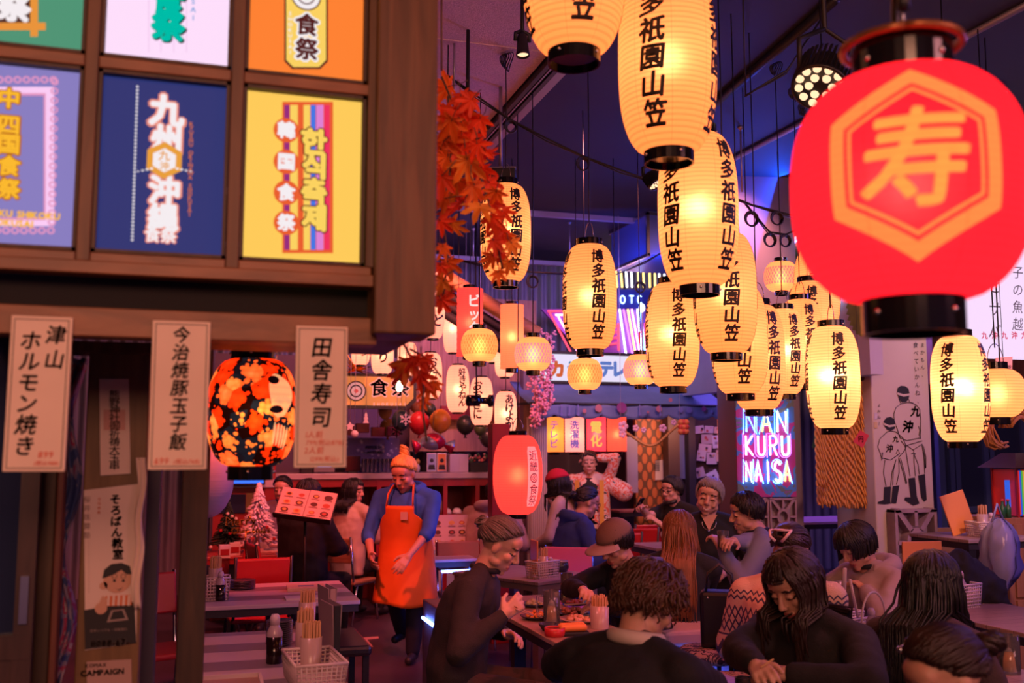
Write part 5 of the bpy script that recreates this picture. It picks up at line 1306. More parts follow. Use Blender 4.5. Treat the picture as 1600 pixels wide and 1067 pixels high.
# ------------------------------------------------------------------ tables, seats and what stands on them
TZ = .72
def planks(name, a, b, row=.11, width=.5, mort=.002, rough=.35):
    if name in MATS: return MATS[name]
    m = mat(name, a, rough); nt = m.node_tree; L_ = nt.links.new
    tc = nt.nodes.new('ShaderNodeTexCoord'); br = nt.nodes.new('ShaderNodeTexBrick'); br.inputs['Scale'].default_value = 1
    br.inputs['Color1'].default_value = (*a, 1); br.inputs['Color2'].default_value = (*b, 1); br.inputs['Mortar'].default_value = (*[c * .35 for c in b], 1)
    br.inputs['Mortar Size'].default_value = mort; br.inputs['Brick Width'].default_value = width; br.inputs['Row Height'].default_value = row; br.offset = .37; br.inputs['Bias'].default_value = 0
    n = nt.nodes.new('ShaderNodeTexNoise'); n.inputs['Scale'].default_value = 8; mp = nt.nodes.new('ShaderNodeMapping'); mp.inputs['Scale'].default_value = (1, 9, 9); L_(tc.outputs['Object'], mp.inputs[0]); L_(mp.outputs[0], n.inputs['Vector'])
    mx = nt.nodes.new('ShaderNodeMix'); mx.data_type = 'RGBA'; mx.blend_type = 'MULTIPLY'; mx.inputs[0].default_value = .35
    L_(tc.outputs['Object'], br.inputs['Vector']); L_(br.outputs['Color'], mx.inputs[6]); L_(n.outputs['Fac'], mx.inputs[7]); L_(mx.outputs[2], nt.nodes['Principled BSDF'].inputs['Base Color']); return m
STRIPET = stripes('banded table top', (.52, .38, .42), (.20, .155, .18), .8, 2, .35, 0)
WOODT = planks('warm plank table top', (.42, .26, .18), (.36, .21, .15), .09, 3.0)
ASHT = planks('pale ash table top', (.40, .28, .27), (.33, .22, .22), .10, 3.0)
EDGE = mat('dark table edge', (.02, .015, .02), .5); LEGM = mat('dark steel leg', (.025, .024, .03), .35, .4); SILV = mat('silver table leg', (.35, .36, .45), .3, .7)
def table(label, x0, x1, y0, y1, top, legs='pedestal', z=TZ, rz=0.0, edge=EDGE, group=None, legm=LEGM):
    cx, cy, w, d = (x0 + x1) / 2, (y0 + y1) / 2, x1 - x0, y1 - y0
    o = thing('dining_table', label, 'table', (cx, cy, 0), rz, group)
    MB().box((0, 0, z - .012), (w, d, .024), bev=.004).build('tabletop', top, o)
    MB().box((0, 0, z - .045), (w - .02, d - .02, .042)).build('apron', edge, o)
    if legs == 'pedestal':
        for sy in ((-1, 1) if d > 1 else (0,)):
            MB().box((0, sy * (d / 2 - .25), (z - .07) / 2 + .02), (.07, .07, z - .1)).build('leg', legm, o)
            MB().box((0, sy * (d / 2 - .25), .012), (min(w, .28), .08, .024), bev=.004).build('foot', legm, o); MB().box((0, sy * (d / 2 - .25), .012), (.08, min(d, .5), .023), bev=.004).build('foot', legm, o)
    else:
        for sx in (-1, 1):
            for sy in (-1, 1): MB().box((sx * (w / 2 - .04), sy * (d / 2 - .04), (z - .06) / 2), (.055, .055, z - .06), bev=.003).build('leg', legm, o)
    return o
table('front table with banded grey and mauve planks, beside the dark slim post', .02, .57, 3.2, 5.18, STRIPET)
table('second banded table, behind the front one, with a square menu on it', -.02, .94, 6.05, 7.0, STRIPET)
table('long dinner table crowded with plates and beer between the seated diners', 1.60, 2.03, 2.95, 5.95, WOODT)
table('plank table holding the white baskets with ladles', 2.88, 3.22, 2.5, 5.3, ASHT)
table('wooden table at the right with an orange menu and white basket', 3.86, 4.5, 3.0, 5.15, WOODT)
c0, c1, c2 = F(803, 887, TZ), F(841, 910, TZ), F(937, 897, TZ)
wv_ = c2 - c1; an = math.atan2(wv_.y, wv_.x); w_ = wv_.length; d_ = max(.5, (c0 - c1).length)
ctr_ = (c1 + c2) / 2 + Vector((-math.sin(an), math.cos(an), 0)) * d_ / 2
table('small square ash table in the middle, with a basket and a dark pot', ctr_.x - w_ / 2, ctr_.x + w_ / 2, ctr_.y - d_ / 2, ctr_.y + d_ / 2, ASHT, 'four', rz=an, edge=mat('ash apron', (.22, .15, .14), .5), legm=mat('ash leg', (.22, .15, .14), .5))
p = F(716, 868, TZ); table('pale table with a standing menu board behind the waiter', p.x - .36, p.x + .1, p.y - .25, p.y + .2, mat('pale laminate', (.42, .32, .36), .35), 'four', legm=SILV)
p = P(1035, 842, 8.0); table('table of the grey-haired man with dishes on it', p.x - .15, p.x + .3, p.y - .2, p.y + .3, ASHT, z=.86)
p = F(1122, 878, TZ); table('small table between the leaning man and the laughing man', p.x - .14, p.x + .10, p.y - 1.05, p.y - .8, ASHT)
p = F(392, 862, TZ); table('red table carrying the white Christmas tree', p.x - .5, p.x + .2, p.y - .35, p.y + .22, mat('red table top', (.36, .05, .05), .35), edge=RED)
HT = P(1545, 838, 6.9); table('high table in front of the blue glass doors with a tilted orange menu', HT.x - .33, HT.x + .3, HT.y - .18, HT.y + .4, ASHT, 'four', z=HT.z)
p = P(1308, 812, 9.8); table('pinkish table beyond the rope curtain', p.x - .5, p.x + .6, p.y - .2, p.y + .5, mat('pink laminate', (.5, .26, .42), .4), 'four', z=p.z)  # plain pink table top colour
p = P(985, 797, 10.75); table('reddish table by the red chairs at the back', p.x - .15, p.x + .5, p.y - .05, p.y + .25, mat('reddish laminate', (.3, .1, .1), .4), 'four', z=p.z)

# seats
REDSEAT = mat('red vinyl', (.42, .015, .02), .35); CHROME = mat('chrome tube', (.55, .55, .65), .18, 1.0)
def tube_chair(loc, rz, label, seat=REDSEAT, back=None, z=.44, group='tube framed chairs', frame=CHROME):
    o = thing('chair', label, 'chair', loc, rz, group)      # its back is at -y
    MB().box((0, 0, z), (.40, .39, .035), bev=.012).build('seat', seat, o)
    mb = MB(); mb.box((0, 0, 0), (.38, .03, .24), bev=.012, M=Matrix.Translation((0, -.215, z + .30)) @ Matrix.Rotation(R(10), 4, 'X')); mb.build('backrest', back or seat, o)
    for sx in (-1, 1):
        MB().tube([(sx * .185, -.25, z + .43), (sx * .185, -.19, z + .02), (sx * .185, -.17, z - .02), (sx * .185, .16, z - .02), (sx * .19, .19, z - .05), (sx * .20, .22, 0)], .011, 8).build('frame_side', frame, o)
        MB().tube([(sx * .18, -.12, z - .02), (sx * .20, -.23, 0)], .011, 8).build('rear_leg', frame, o)
    return o
def stool(loc, label, z=.44, r=.16, m=None, group='round stools'):
    o = thing('stool', label, 'stool', loc, 0, group)
    MB().lathe([(r * .9, z - .06), (r, z - .045), (r, z - .015), (r * .9, z), (.01, z + .004)], 28).build('seat', m or mat('black vinyl', (.015, .014, .018), .35), o)
    for k in range(4):
        a = PI / 4 + k * PI / 2; MB().tube([(r * .7 * math.cos(a), r * .7 * math.sin(a), z - .05), (r * .95 * math.cos(a), r * .95 * math.sin(a), 0)], .012, 8).build('leg', LEGM, o)
    mb = MB(); mb.tube([(r * .84 * math.cos(2 * PI * k / 24), r * .84 * math.sin(2 * PI * k / 24), .15) for k in range(25)], .008, 6); mb.build('foot_ring', CHROME, o)
    return o
p = F(252, 1035, .45); tube_chair((p.x - .05, p.y + .25, 0), R(200), 'red chair behind the postered post', mat('red chair', (.36, .02, .022), .4), z=.46)
# dark backless bench right of the front table
x_ = F(538, 1000, .5)
o = thing('bench', 'black padded bench end beside the front table', 'bench', (x_.x - .02, x_.y + .1, 0)); MB().box((0, 0, .47), (.30, .62, .06), bev=.02).build('pad', mat('black vinyl', (.015, .014, .018), .35), o)
for sx in (-1, 1):
    for sy in (-1, 1): MB().box((sx * .12, sy * .27, .22), (.035, .035, .44)).build('leg', LEGM, o)
# chopping-block divider with blue light tube at the end of the dinner row
BT = glow('blue light tube', (.07, .16, 1.0), 34.0)
o = thing('wooden_divider', 'low wooden divider with a blue light tube behind the bun-haired man', 'divider', (1.42, 5.75, 0)); MB().box((0, 0, .35), (.17, .75, .70), bev=.006).build('carcass', wood('brown box wood', (.13, .06, .05), (.2, .09, .07)), o)
MB().tube([(-.10, -.32, .60), (-.10, .30, .60)], .010, 8).build('light_tube', BT, o)
# bench with cushions behind the curly-haired diner, lit blue from below
p = P(1066, 968, 5.55)
bn = thing('bench', 'pale cushioned bench glowing blue underneath, behind the curly-haired diner', 'bench', (p.x + .05, p.y + .02, 0), 0)
MB().box((0, .02, .61), (.42, .32, .08), bev=.02).build('cushion', mat('pale cushion', (.46, .36, .38), .7, bump=.2, bscale=10), bn); MB().box((0, .05, .285), (.40, .24, .57)).build('plinth', mat('blue grey plinth', (.12, .14, .22), .5), bn)
MB().tube([(-.20, -.12, .36), (.20, -.12, .36)], .012, 8).build('light_tube', BT, bn)
FLOW = patch_mat('flower patterned fabric', [(.42, .32, .30), (.03, .03, .05), (.42, .32, .30), (.05, .05, .07)], 14)
p = P(1112, 1012, 5.2); SBZ = p.z; stool((p.x, p.y, 0), 'round stool with black and cream flowered seat under the dark handbag', SBZ, .17, FLOW)
p = P(1140, 1060, 4.45); stool((p.x, p.y, 0), 'round flowered stool beside the glass on the dinner table', p.z, .17, FLOW)
# blue light tube on the floor under the dinner table
o = MB().tube([(1.75, 4.35, .14), (1.88, 4.32, .14)], .014, 8).tube([(1.75, 4.35, .14), (1.75, 4.35, .0)], .006, 6).tube([(1.88, 4.32, .14), (1.88, 4.32, 0)], .006, 6).build('light_tube', BT); tag(o, 'short blue light tube low under the dinner table', 'light tube')
# menu book on a music stand
p = P(478, 790, 7.75)
ms = thing('music_stand', 'black music stand holding a red-lit menu spread by the second table', 'stand', (p.x, p.y, 0)); zc = p.z
MB().tube([(0, 0, .35), (0, .02, zc - .04)], .011, 8).build('pole', BLACK, ms)
for k in range(3): a = R(90 + 120 * k); MB().tube([(0, 0, .40), (.26 * math.cos(a), .26 * math.sin(a), .01)], .009, 8).build('leg', BLACK, ms)
Ms = Matrix.Translation((0, 0, zc)) @ Matrix.Rotation(R(8), 4, 'Y') @ Matrix.Rotation(R(-17), 4, 'Z') @ Matrix.Rotation(R(-38), 4, 'X')
MB().box((0, .012, 0), (.44, .01, .27), M=Ms).box((0, -.02, -.135), (.44, .05, .008), M=Ms).build('desk', BLACK, ms)
mn = thing('menu_spread', 'open laminated menu glowing red on the music stand', 'menu', p, rot=Ms.to_euler()); mn.location = p
MENUP = mat('printed menu sheet', (.78, .50, .46), .25)
MB().box((-.108, 0, .01), (.212, .008, .27)).box((.108, 0, .015), (.212, .008, .27)).build('pages', MENUP, mn)
def menu_print(L, x0, x1, z0, z1, off, seed, nm=3):
    r = random.Random(seed)
    for i in range(2):
        for j in range(3):
            cx = x0 + (x1 - x0) * (.28 + .46 * i); cz = z1 - (z1 - z0) * (.2 + .3 * j)
            disc(L, (cx, cz), (x1 - x0) * r.uniform(.11, .17), r.randint(0, nm - 1), off, sq=.7, n=14); disc(L, (cx, cz), (x1 - x0) * .08, r.randint(0, nm - 1), off + .0005, sq=.7, n=12)
            for k in range(2): L.box((cx, -off, cz - (z1 - z0) * (.10 + .025 * k)), ((x1 - x0) * .32, .0008, (z1 - z0) * .010), 0)
PRN = [mat('dark food print', (.10, .03, .03), .5), mat('red food print', (.5, .10, .06), .5), mat('yellow food print', (.7, .40, .10), .5)]
L = MB(); menu_print(L, -.21, 0, -.11, .14, .0055, 3); menu_print(L, 0, .21, -.11, .145, .0055, 4); L.build('print', PRN, mn)

# baskets with chopsticks
WPL = mat('white basket plastic', (.62, .50, .48), .45); CHOP = mat('bamboo chopsticks', (.62, .34, .16), .6); CHOPG = 'bundles of chopsticks'
def basket(loc, rz, label, w=.2, d=.12, h=.11, handle=False):
    o = thing('plastic_basket', label, 'basket', loc, rz, 'white perforated baskets')
    mb = MB(); nx, nz = max(3, int(w / .018)), 5; t = .003
    def wall(a, b):
        a, b = Vector(a), Vector(b); ax = (b - a); L_ = ax.length; n = max(3, int(L_ / .016)); nrm = Vector((0, 0, 1)).cross(ax).normalized()
        for k in range(n + 1):
            c = a + ax * (k / n); tp = 1.0
            mb.tube([c, c * 1.0 + Vector((c.x * .12, c.y * .12, h))], .0035, 4)
        for j in range(6):
            z = h * (.12 + .15 * j); s_ = 1 + .12 * z / h; mb.tube([Vector((a.x * s_, a.y * s_, z)), Vector((b.x * s_, b.y * s_, z))], .0035, 4)
    c = [(-w / 2, -d / 2, 0), (w / 2, -d / 2, 0), (w / 2, d / 2, 0), (-w / 2, d / 2, 0)]
    for i in range(4): wall(c[i], c[(i + 1) % 4])
    mb.box((0, 0, .003), (w, d, .006)); mb.build('woven_body', WPL, o)
    mb = MB(); pts = [Vector((x * 1.12, y * 1.12, h)) for x, y, z in c] + [Vector((c[0][0] * 1.12, c[0][1] * 1.12, h))]
    for i in range(4): mb.tube([pts[i], pts[i + 1]], .006, 6)
    mb.build('rim', WPL, o)
    if handle: MB().tube([(w * .56 * math.cos(a), 0, h + .13 * math.sin(a)) for a in [PI * k / 14 for k in range(15)]], .005, 6).build('handle', WPL, o)
    return o
def chopsticks(loc, label, h=.17, r=.035, n=26, square=True, tilt=0.0, cup=True):
    o = thing('chopstick_bundle', label, 'chopsticks', loc, 0, CHOPG, rot=(0, tilt, 0)); rnd = random.Random(int(abs(loc[0]) * 999)); mb = MB()
    for k in range(n):
        a = 2.4 * k; q = r * math.sqrt(k / n); mb.box((q * math.cos(a), q * math.sin(a), h / 2 + rnd.uniform(-.006, .008)), (.0075, .0065, h))
    mb.build('sticks', CHOP, o)
    if cup: MB().lathe([(r + .004, 0), (r + .006, h * .72), (r + .004, h * .72), (r + .002, .004)], 20, caps=False).build('holder', mat('clear holder', (.45, .33, .30), .25), o)
    return o
def soy(loc, label, h=.17, cap=(.55, .42, .48), fill=.55, group='sauce bottles'):
    o = thing('sauce_bottle', label, 'bottle', loc, 0, group); s_ = h / .17
    MB().lathe([(.026 * s_, 0), (.028 * s_, .005), (.028 * s_, h * fill)], 18).build('sauce', mat('dark soy', (.012, .004, .004), .15), o)
    MB().lathe([(.0285 * s_, h * fill), (.0285 * s_, h * .62), (.016 * s_, h * .78)], 18, caps=False).build('clear_shoulder', mat('milky bottle', (.42, .32, .36), .2), o)
    MB().lathe([(.017 * s_, h * .78), (.018 * s_, h * .92), (.012 * s_, h)], 16).build('cap', mat('bottle cap %.2f' % cap[0], cap, .4), o)
    return o
def plates(loc, label, n=8, r=.075, m=None, group='stacks of small plates'):
    o = thing('plate_stack', label, 'plates', loc, 0, group)
    for k in range(n):
        MB().lathe([(r * .55, k * .009), (r * .6, k * .009), (r, k * .009 + .010), (r, k * .009 + .013), (r * .6, k * .009 + .005)], 26).build('plate', m or mat('dark china', (.05, .045, .06), .25), o)
    return o
T = lambda px, py, z=TZ: F(px, py, z)
p = T(487, 1062); basket(p + Vector((0, -.06, 0)), R(4), 'white basket of chopsticks and menus on the front table', .17, .30, .10)
chopsticks(T(480, 1043) + Vector((-.0, -.12, .008)), 'front chopstick bundle in the basket on the front table', .19, .038, 30)
chopsticks(T(468, 1020) + Vector((.02, -.02, .008)), 'rear chopstick bundle in the basket on the front table', .18, .036, 28)
chopsticks(T(480, 985) + Vector((.0, .02, 0)), 'chopstick bundle standing behind the basket on the front table', .19, .036, 28)
for i, (px, py, c) in enumerate(((510, 1040, (.02, .02, .025)), (505, 1005, (.38, .26, .26)))):
    q = T(px, py) + Vector((.005, -.07, .005)); o = thing('standing_menu', ['black edged menu folder upright in the front basket', 'pale menu folder upright behind the black one'][i], 'menu', q, R(8), 'menu folders in the front basket')
    for s_ in (-1, 1): MB().box((0, 0, 0), (.004, .19, .26), M=Matrix.Translation((s_ * .012, 0, .132)) @ Matrix.Rotation(R(3 * s_), 4, 'Y')).build('cover', mat('menu cover %d' % i, (.30, .22, .24), .5), o)
    MB().box((0, -.096, .13), (.024, .012, .26)).build('spine', mat('menu spine %d' % i, c, .4), o)
soy(T(428, 1036), 'large soy sauce bottle on the front table', .20)
plates(T(436, 1008), 'stack of dark plates behind the soy bottle on the front table', 12, .06)
q = T(345, 1075); o = thing('serving_tray', 'edge of a framed tray at the bottom of the picture, on the front table', 'tray', (q.x + .02, q.y, TZ), 0); MB().box((0, 0, .006), (.24, .2, .012)).build('base', mat('tray print', (.35, .2, .16), .5), o)
for a_, b_ in (((0, .1), (.25, .012)), ((0, -.1), (.25, .012)), ((.125, 0), (.012, .2)), ((-.125, 0), (.012, .2))): MB().box((a_[0], a_[1], .014), (b_[0], b_[1], .028)).build('rim', WPL, o)
# second table
p = T(341, 938); basket(p + Vector((-.02, .07, 0)), 0, 'white basket on the second banded table, by the dark post', .15, .12, .13)
chopsticks(p + Vector((-.02, .09, .008)), 'chopstick bundle in the basket on the second table', .24, .034, 24)
soy(T(341, 936) + Vector((.01, -.06, 0)), 'soy bottle before the basket on the second table', .17)
plates(T(378, 920), 'stack of dark plates on the second banded table', 6, .085)
q = T(478, 921); o = thing('menu_book', 'square cream menu lying on the second banded table', 'menu', (q.x, q.y, TZ), R(-3)); MB().box((0, 0, .012), (.24, .19, .024), bev=.004).build('cover', mat('cream cover', (.60, .40, .28), .5), o); MB().box((0, 0, .0245), (.10, .06, .001)).build('label_patch', mat('blue grey patch', (.2, .2, .32), .5), o)
q = T(480, 935); o = MB().box((0, 0, .006), (.26, .12, .012)).build('paper_tray', WPL, None, (q.x, q.y, TZ)); tag(o, 'flat white order tray under the square menu', 'tray')
# middle ash table
p = T(852, 903); basket(p + Vector((-.01, .03, 0)), an, 'white basket with an orange menu on the small ash table', .20, .11, .115)
q = p + Vector((-.07, .03, .01)); o = thing('standing_menu', 'orange menu card upright in the basket on the small ash table', 'menu', q, an + R(60)); MB().box((0, 0, .13), (.16, .012, .24), bev=.003).build('cover', mat('orange menu cover', (.72, .27, .07), .5), o); L = MB(); strip(L, [(-.06, .04), (.06, .04), (.06, .09), (-.06, .09)], 0, .008); L.build('print', BRUSH, o)
chopsticks(p + Vector((.0, .03, .01)), 'white wrapped chopsticks in the basket on the small ash table', .19, .025, 14, cup=True)
soy(p + Vector((.05, .03, .01)), 'small pale bottle in the basket on the small ash table', .13, fill=.4)
p = T(876, 893); o = thing('condiment_pot', 'dark glazed pot with a flat lid on the small ash table', 'pot', p); MB().lathe([(.045, 0), (.062, .03), (.058, .06), (.05, .068)], 24).build('pot', mat('dark glaze', (.02, .025, .04), .2), o); MB().lathe([(.056, .068), (.056, .082), (.01, .085)], 24).build('lid', mat('lid', (.25, .17, .18), .3), o)
# dinner table
BEER = glass('beer', (1.0, .55, .10), .05, tr=.5); FOAM = mat('beer foam', (.75, .62, .55), .7)
def mug(loc, label, h=.15, r=.04, fill=.6, foam=.22, handle=True, rz=0):
    o = thing('beer_mug' if handle else 'beer_glass', label, 'glass', loc, rz, None)
    MB().lathe([(r, 0), (r * 1.02, .008), (r * 1.03, h), (r * .96, h), (r * .94, .012)], 24, caps=False).build('glass', GLS, o)
    MB().lathe([(r * .93, .012), (r * .94, h * fill)], 24).build('beer', BEER, o)
    if foam: MB().lathe([(r * .94, h * fill + .001), (r * .95, h * (fill + foam))], 24).build('foam', FOAM, o)
    if handle: MB().tube([(-r * 1.0, 0, h * .85), (-r * 1.7, 0, h * .82), (-r * 1.85, 0, h * .5), (-r * 1.6, 0, h * .2), (-r * 1.0, 0, h * .17)], .007, 8).build('handle', GLS, o)
    return o
mug(T(862, 973), 'beer mug with handle on the dinner table, near the red sauce dish', .165, .042, .55, .25, rz=R(-15))
mug(T(886, 942), 'tall beer glass further back on the dinner table, half empty', .17, .036, .38, .1, handle=False)
def plate(loc, label, r=.09, m=None, food=None, n=26, hgt=.03, seed=1, sx=1.0):
    o = thing('plate', label, 'plate', loc, 0, 'plates of food on the dinner table'); o.scale = (sx, 1, 1)
    MB().lathe([(r * .6, 0), (r, .016), (r, .02), (r * .6, .006), (.005, .005)], 30).build('dish', m or mat('dark china', (.05, .045, .06), .25), o)
    if food:
        rnd = random.Random(seed); mb = MB()
        for k in range(n): a = rnd.uniform(0, 6.3); q = r * .6 * math.sqrt(rnd.random()); mb.ball((q * math.cos(a), q * math.sin(a), .012 + rnd.random() * hgt * (1 - q / r)), (rnd.uniform(.010, .018), rnd.uniform(.010, .02), rnd.uniform(.008, .013)), 8)
        mb.build('food', food, o)
    return o
FRY = mat('fried food', (.75, .24, .05), .55); MEAT = mat('grilled meat', (.30, .09, .05), .5); SALAD = mat('salad', (.45, .40, .22), .6)
plate(T(838, 967), 'dark plate of fried food under the man\'s chopsticks', .085, None, FRY, seed=2)
plate(T(838, 949) + Vector((.0, .04, 0)), 'dark plate with pale salad at the far left of the dinner table', .08, mat('navy china', (.05, .06, .12), .25), SALAD, seed=3)
plate(T(876, 964) + Vector((.08, .04, 0)), 'plate of grilled meat behind the mug', .095, None, MEAT, 34, .04, 5)
plate(T(912, 972) + Vector((-.01, .02, 0)), 'pale oval plate of noodles beside the chopstick box', .11, mat('cream china', (.55, .40, .36), .3), mat('noodles', (.72, .36, .20), .55), 34, .02, 7)
plate(T(900, 945), 'dark plate at the far end of the dinner table', .085, None, MEAT, 20, .02, 9)
o = thing('sauce_dish', 'red round sauce dish at the front edge of the dinner table', 'dish', T(867, 994)); MB().lathe([(.045, 0), (.05, .012), (.05, .042), (.044, .042), (.044, .03), (.005, .03)], 26).build('dish', mat('red dish', (.45, .02, .02), .35), o); MB().lathe([(.043, .034), (.043, .036)], 24).build('sauce', mat('dark sauce', (.015, .006, .006), .12), o)
o = thing('small_bowl', 'small dark bowl behind the red sauce dish', 'bowl', T(857, 985)); MB().lathe([(.03, 0), (.048, .028), (.05, .034), (.045, .034), (.028, .01), (.005, .01)], 24).build('bowl', mat('dark china', (.05, .045, .06), .25), o)
o = thing('snack_dish', 'dark square dish of pale fried rolls on the dinner table', 'dish', T(895, 992), R(-10)); MB().box((0, 0, .010), (.15, .09, .02), bev=.006).build('dish', BLACK, o)
for k in range(3): MB().cap((-.05, -.02 + .022 * k, .036), (.05, -.02 + .022 * k, .038), .018, .018).build('roll', FRY, o)
chopsticks(T(937, 981), 'dense bundle of chopsticks in a box on the dinner table', .155, .042, 40, cup=True)
o = MB().cap((0, 0, 0), (.24, .02, 0), .004, .0025, 8).cap((.0, .015, 0), (.24, .03, 0), .004, .0025, 8).build('chopsticks', CHOP, None, T(884, 955) + Vector((0, 0, .034))); tag(o, 'pair of wooden chopsticks laid across the plates', 'chopsticks')
q = T(1087, 1058); o = thing('smartphone', 'silver phone lying on the dinner table beside the curly-haired diner', 'phone', (q.x, q.y, TZ), R(-22)); MB().box((0, 0, .006), (.165, .078, .011), bev=.004).build('body', mat('phone silver', (.55, .55, .66), .2, .5), o)
for dx, dy in ((-.06, .012), (-.06, -.014), (-.042, 0)): MB().lathe([(.009, .0115), (.009, .014), (.001, .014)], 14, 0, Matrix.Translation((dx, dy, 0))).build('camera_lens', BLACK_GLOSS, o)
q = T(1066, 1072); o = MB().box((0, 0, .012), (.12, .09, .024), bev=.01).build('glitter_pouch', patch_mat('glitter film', [(.55, .35, .6), (.7, .6, .8), (.4, .2, .35), (.8, .7, .6)], 60), None, (q.x, q.y, TZ)); tag(o, 'glittery pouch beside the phone', 'pouch')
mug(T(1196, 1082), 'short tumbler held by the woman in the dark jacket', .09, .038, .5, 0, handle=False)
mug(T(1165, 1085), 'second small tumbler beside the woman in the dark jacket', .06, .036, .3, 0, handle=False)
# handbag on the stool
p = P(1124, 1012, 5.2); o = thing('handbag', 'upright dark bag with thin handles on the flowered stool', 'bag', p + Vector((.01, .0, .006)), R(-30))
mb = MB(); mb.box((0, 0, .14), (.20, .13, .28), bev=.02); mb.build('body', mat('black leather', (.012, .012, .018), .32), o)
for sy in (-1, 1): MB().tube([(-.07, sy * .05, .27), (-.06, sy * .04, .36), (0, sy * .03, .41), (.06, sy * .04, .36), (.07, sy * .05, .27)], .006, 8).build('handle', mat('black leather', (.012, .012, .018), .32), o)
for sx in (-1, 1): MB().ball((sx * .06, -.066, .25), .006, 8).build('stud', STEEL, o)
# baskets of the plank table at the right
p = T(1348, 1012); p = p + Vector((.06, .0, 0)); basket(p + Vector((.02, .02, 0)), R(20), 'round-handled white basket of sauces on the plank table', .17, .13, .11, True)
soy(p + Vector((0, .01, .01)), 'milky sauce bottle in the handled basket', .16); soy(p + Vector((.06, .02, .01)), 'red labelled sauce bottle in the handled basket', .12, (.4, .03, .03))
p2 = T(1322, 985); basket(p2 + Vector((.0, .04, 0)), R(10), 'low white basket behind the handled one', .16, .12, .09)
chopsticks(p2 + Vector((.0, .04, .01)), 'chopsticks in the low basket under the ladle', .12, .03, 18)
for i, (a_, b_) in enumerate(((T(1318, 988) + Vector((0, 0, .06)), P(1320, 888, 4.7)), (T(1345, 1004) + Vector((0, 0, .06)), P(1328, 905, 4.7)))):
    o = thing('ladle', ['white ladle standing upright in the low basket', 'white ladle leaning out of the handled basket'][i], 'ladle', a_, 0, 'white ladles on the plank table'); MB().tube([(0, 0, 0), b_ - a_], .009, 8, flat=.5).build('handle', WPL, o); MB().ball((0, 0, -.01), (.055, .055, .022), 18).build('bowl', WPL, o)
o = thing('paper_cup', 'pale cup between the two ladles', 'cup', p2 + Vector((.05, .12, 0))); MB().lathe([(.03, 0), (.038, .12), (.035, .12), (.028, .005)], 20, caps=False).build('cup', WPL, o); MB().tube([(0, 0, .05), (.01, 0, .22)], .006, 8).build('spoon', WPL, o)
chopsticks(T(1402, 972), 'chopstick bundle on the plank table, beside the long black hair', .17, .04, 28)
o = thing('small_cup', 'small black cup next to the chopsticks on the plank table', 'cup', T(1385, 965)); MB().lathe([(.03, 0), (.034, .06), (.03, .06), (.028, .01)], 18, caps=False).build('cup', BLACK_GLOSS, o)
mug(T(1578, 1052), 'beer glass at the right edge of the plank table', .15, .04, .6, .2, handle=False)
soy(T(1535, 1050), 'bottle with a red cap at the near end of the plank table', .14, (.45, .03, .03))
# table at the right
p = T(1508, 950); basket(p + Vector((.0, .05, 0)), R(12), 'white basket on the wooden table, beside the long black hair', .2, .13, .13)
soy(p + Vector((.02, .05, .01)), 'red-capped bottle in the basket on the wooden table', .19, (.5, .35, .33))
q = T(1462, 945); o = thing('standing_menu', 'orange menu standing upright on the wooden table', 'menu', q + Vector((.02, .12, 0)), R(-5)); MB().box((0, 0, .2), (.26, .012, .30), bev=.003).build('cover', mat('orange menu cover', (.72, .27, .07), .5), o); MB().box((0, .03, .03), (.2, .08, .06)).build('stand', WPL, o)
# squeeze bottles by the pillar
for i, (px, py) in enumerate(((1381, 876), (1396, 878))):
    q = F(px, py, TZ); o = thing('squeeze_bottle', ['clear squeeze bottle with a red nozzle, left of its pair by the drawn-on pillar', 'clear squeeze bottle with a red nozzle, right of its pair by the drawn-on pillar'][i], 'bottle', q, 0, 'squeeze bottles by the pillar'); MB().lathe([(.03, 0), (.03, .14), (.024, .15)], 16).build('bottle', mat('milky bottle', (.42, .32, .36), .2), o); MB().lathe([(.026, .15), (.022, .17), (.006, .185), (.004, .225)], 14).build('nozzle', mat('red nozzle', (.5, .03, .03), .4), o)
q = F(1388, 880, TZ); table('small ledge table at the foot of the drawn-on pillar', q.x - .3, q.x + .35, q.y - .26, q.y - .04, ASHT, 'four')
# right back table: orange menu, basket, box
q = P(1537, 838, 6.9); o = thing('standing_menu', 'tilted orange menu on the high table before the blue glass doors', 'menu', q + Vector((-.06, .1, 0)), R(5), rot=(R(-8), R(-14), 0)); MB().box((0, 0, .16), (.2, .012, .28), bev=.003).build('cover', mat('orange menu cover', (.72, .27, .07), .5), o); basket(q + Vector((0, -.02, 0)), 0, 'white tub basket on the high table before the blue glass doors', .2, .12, .10)
chopsticks(q + Vector((-.02, -.02, .01)), 'pale chopstick bundle in the tub basket', .2, .03, 14); soy(q + Vector((.05, -.02, .01)), 'pale sauce bottle in the tub basket', .15)
x0, x1, za, zb = span(1580, 1660, 808, 960, 5.9)
cb = thing('wooden_cabinet', 'wooden cabinet at the right edge carrying the square lamp', 'cabinet', ((x0 + x1) / 2, 5.9, 0)); CABW = wood('orange brown cabinet wood', (.26, .11, .055), (.34, .15, .075), .45, (14, 14, 1.5)); zc_ = zb
MB().box((0, .25, zc_ / 2), (x1 - x0, .5, zc_), bev=.004).build('body', CABW, cb)
for z0_, z1_ in ((.05, zc_ * .48), (zc_ * .5, zc_ - .04)): MB().box((.015, -.008, (z0_ + z1_) / 2), (x1 - x0 - .07, .02, z1_ - z0_), bev=.003).build('door', CABW, cb)
p = PY(1594, 795, 6.1)
lp = thing('square_lamp', 'square striped lit lamp with a dark roof on the cabinet', 'lamp', (p.x - .015, 6.1, zc_)); s_ = .16
MB().box((0, 0, .18), (.24, .24, .34)).build('lit_body', stripes('lamp stripes', (.85, .05, .05), (.04, .15, .8), 5, 1, .4, 0), lp)
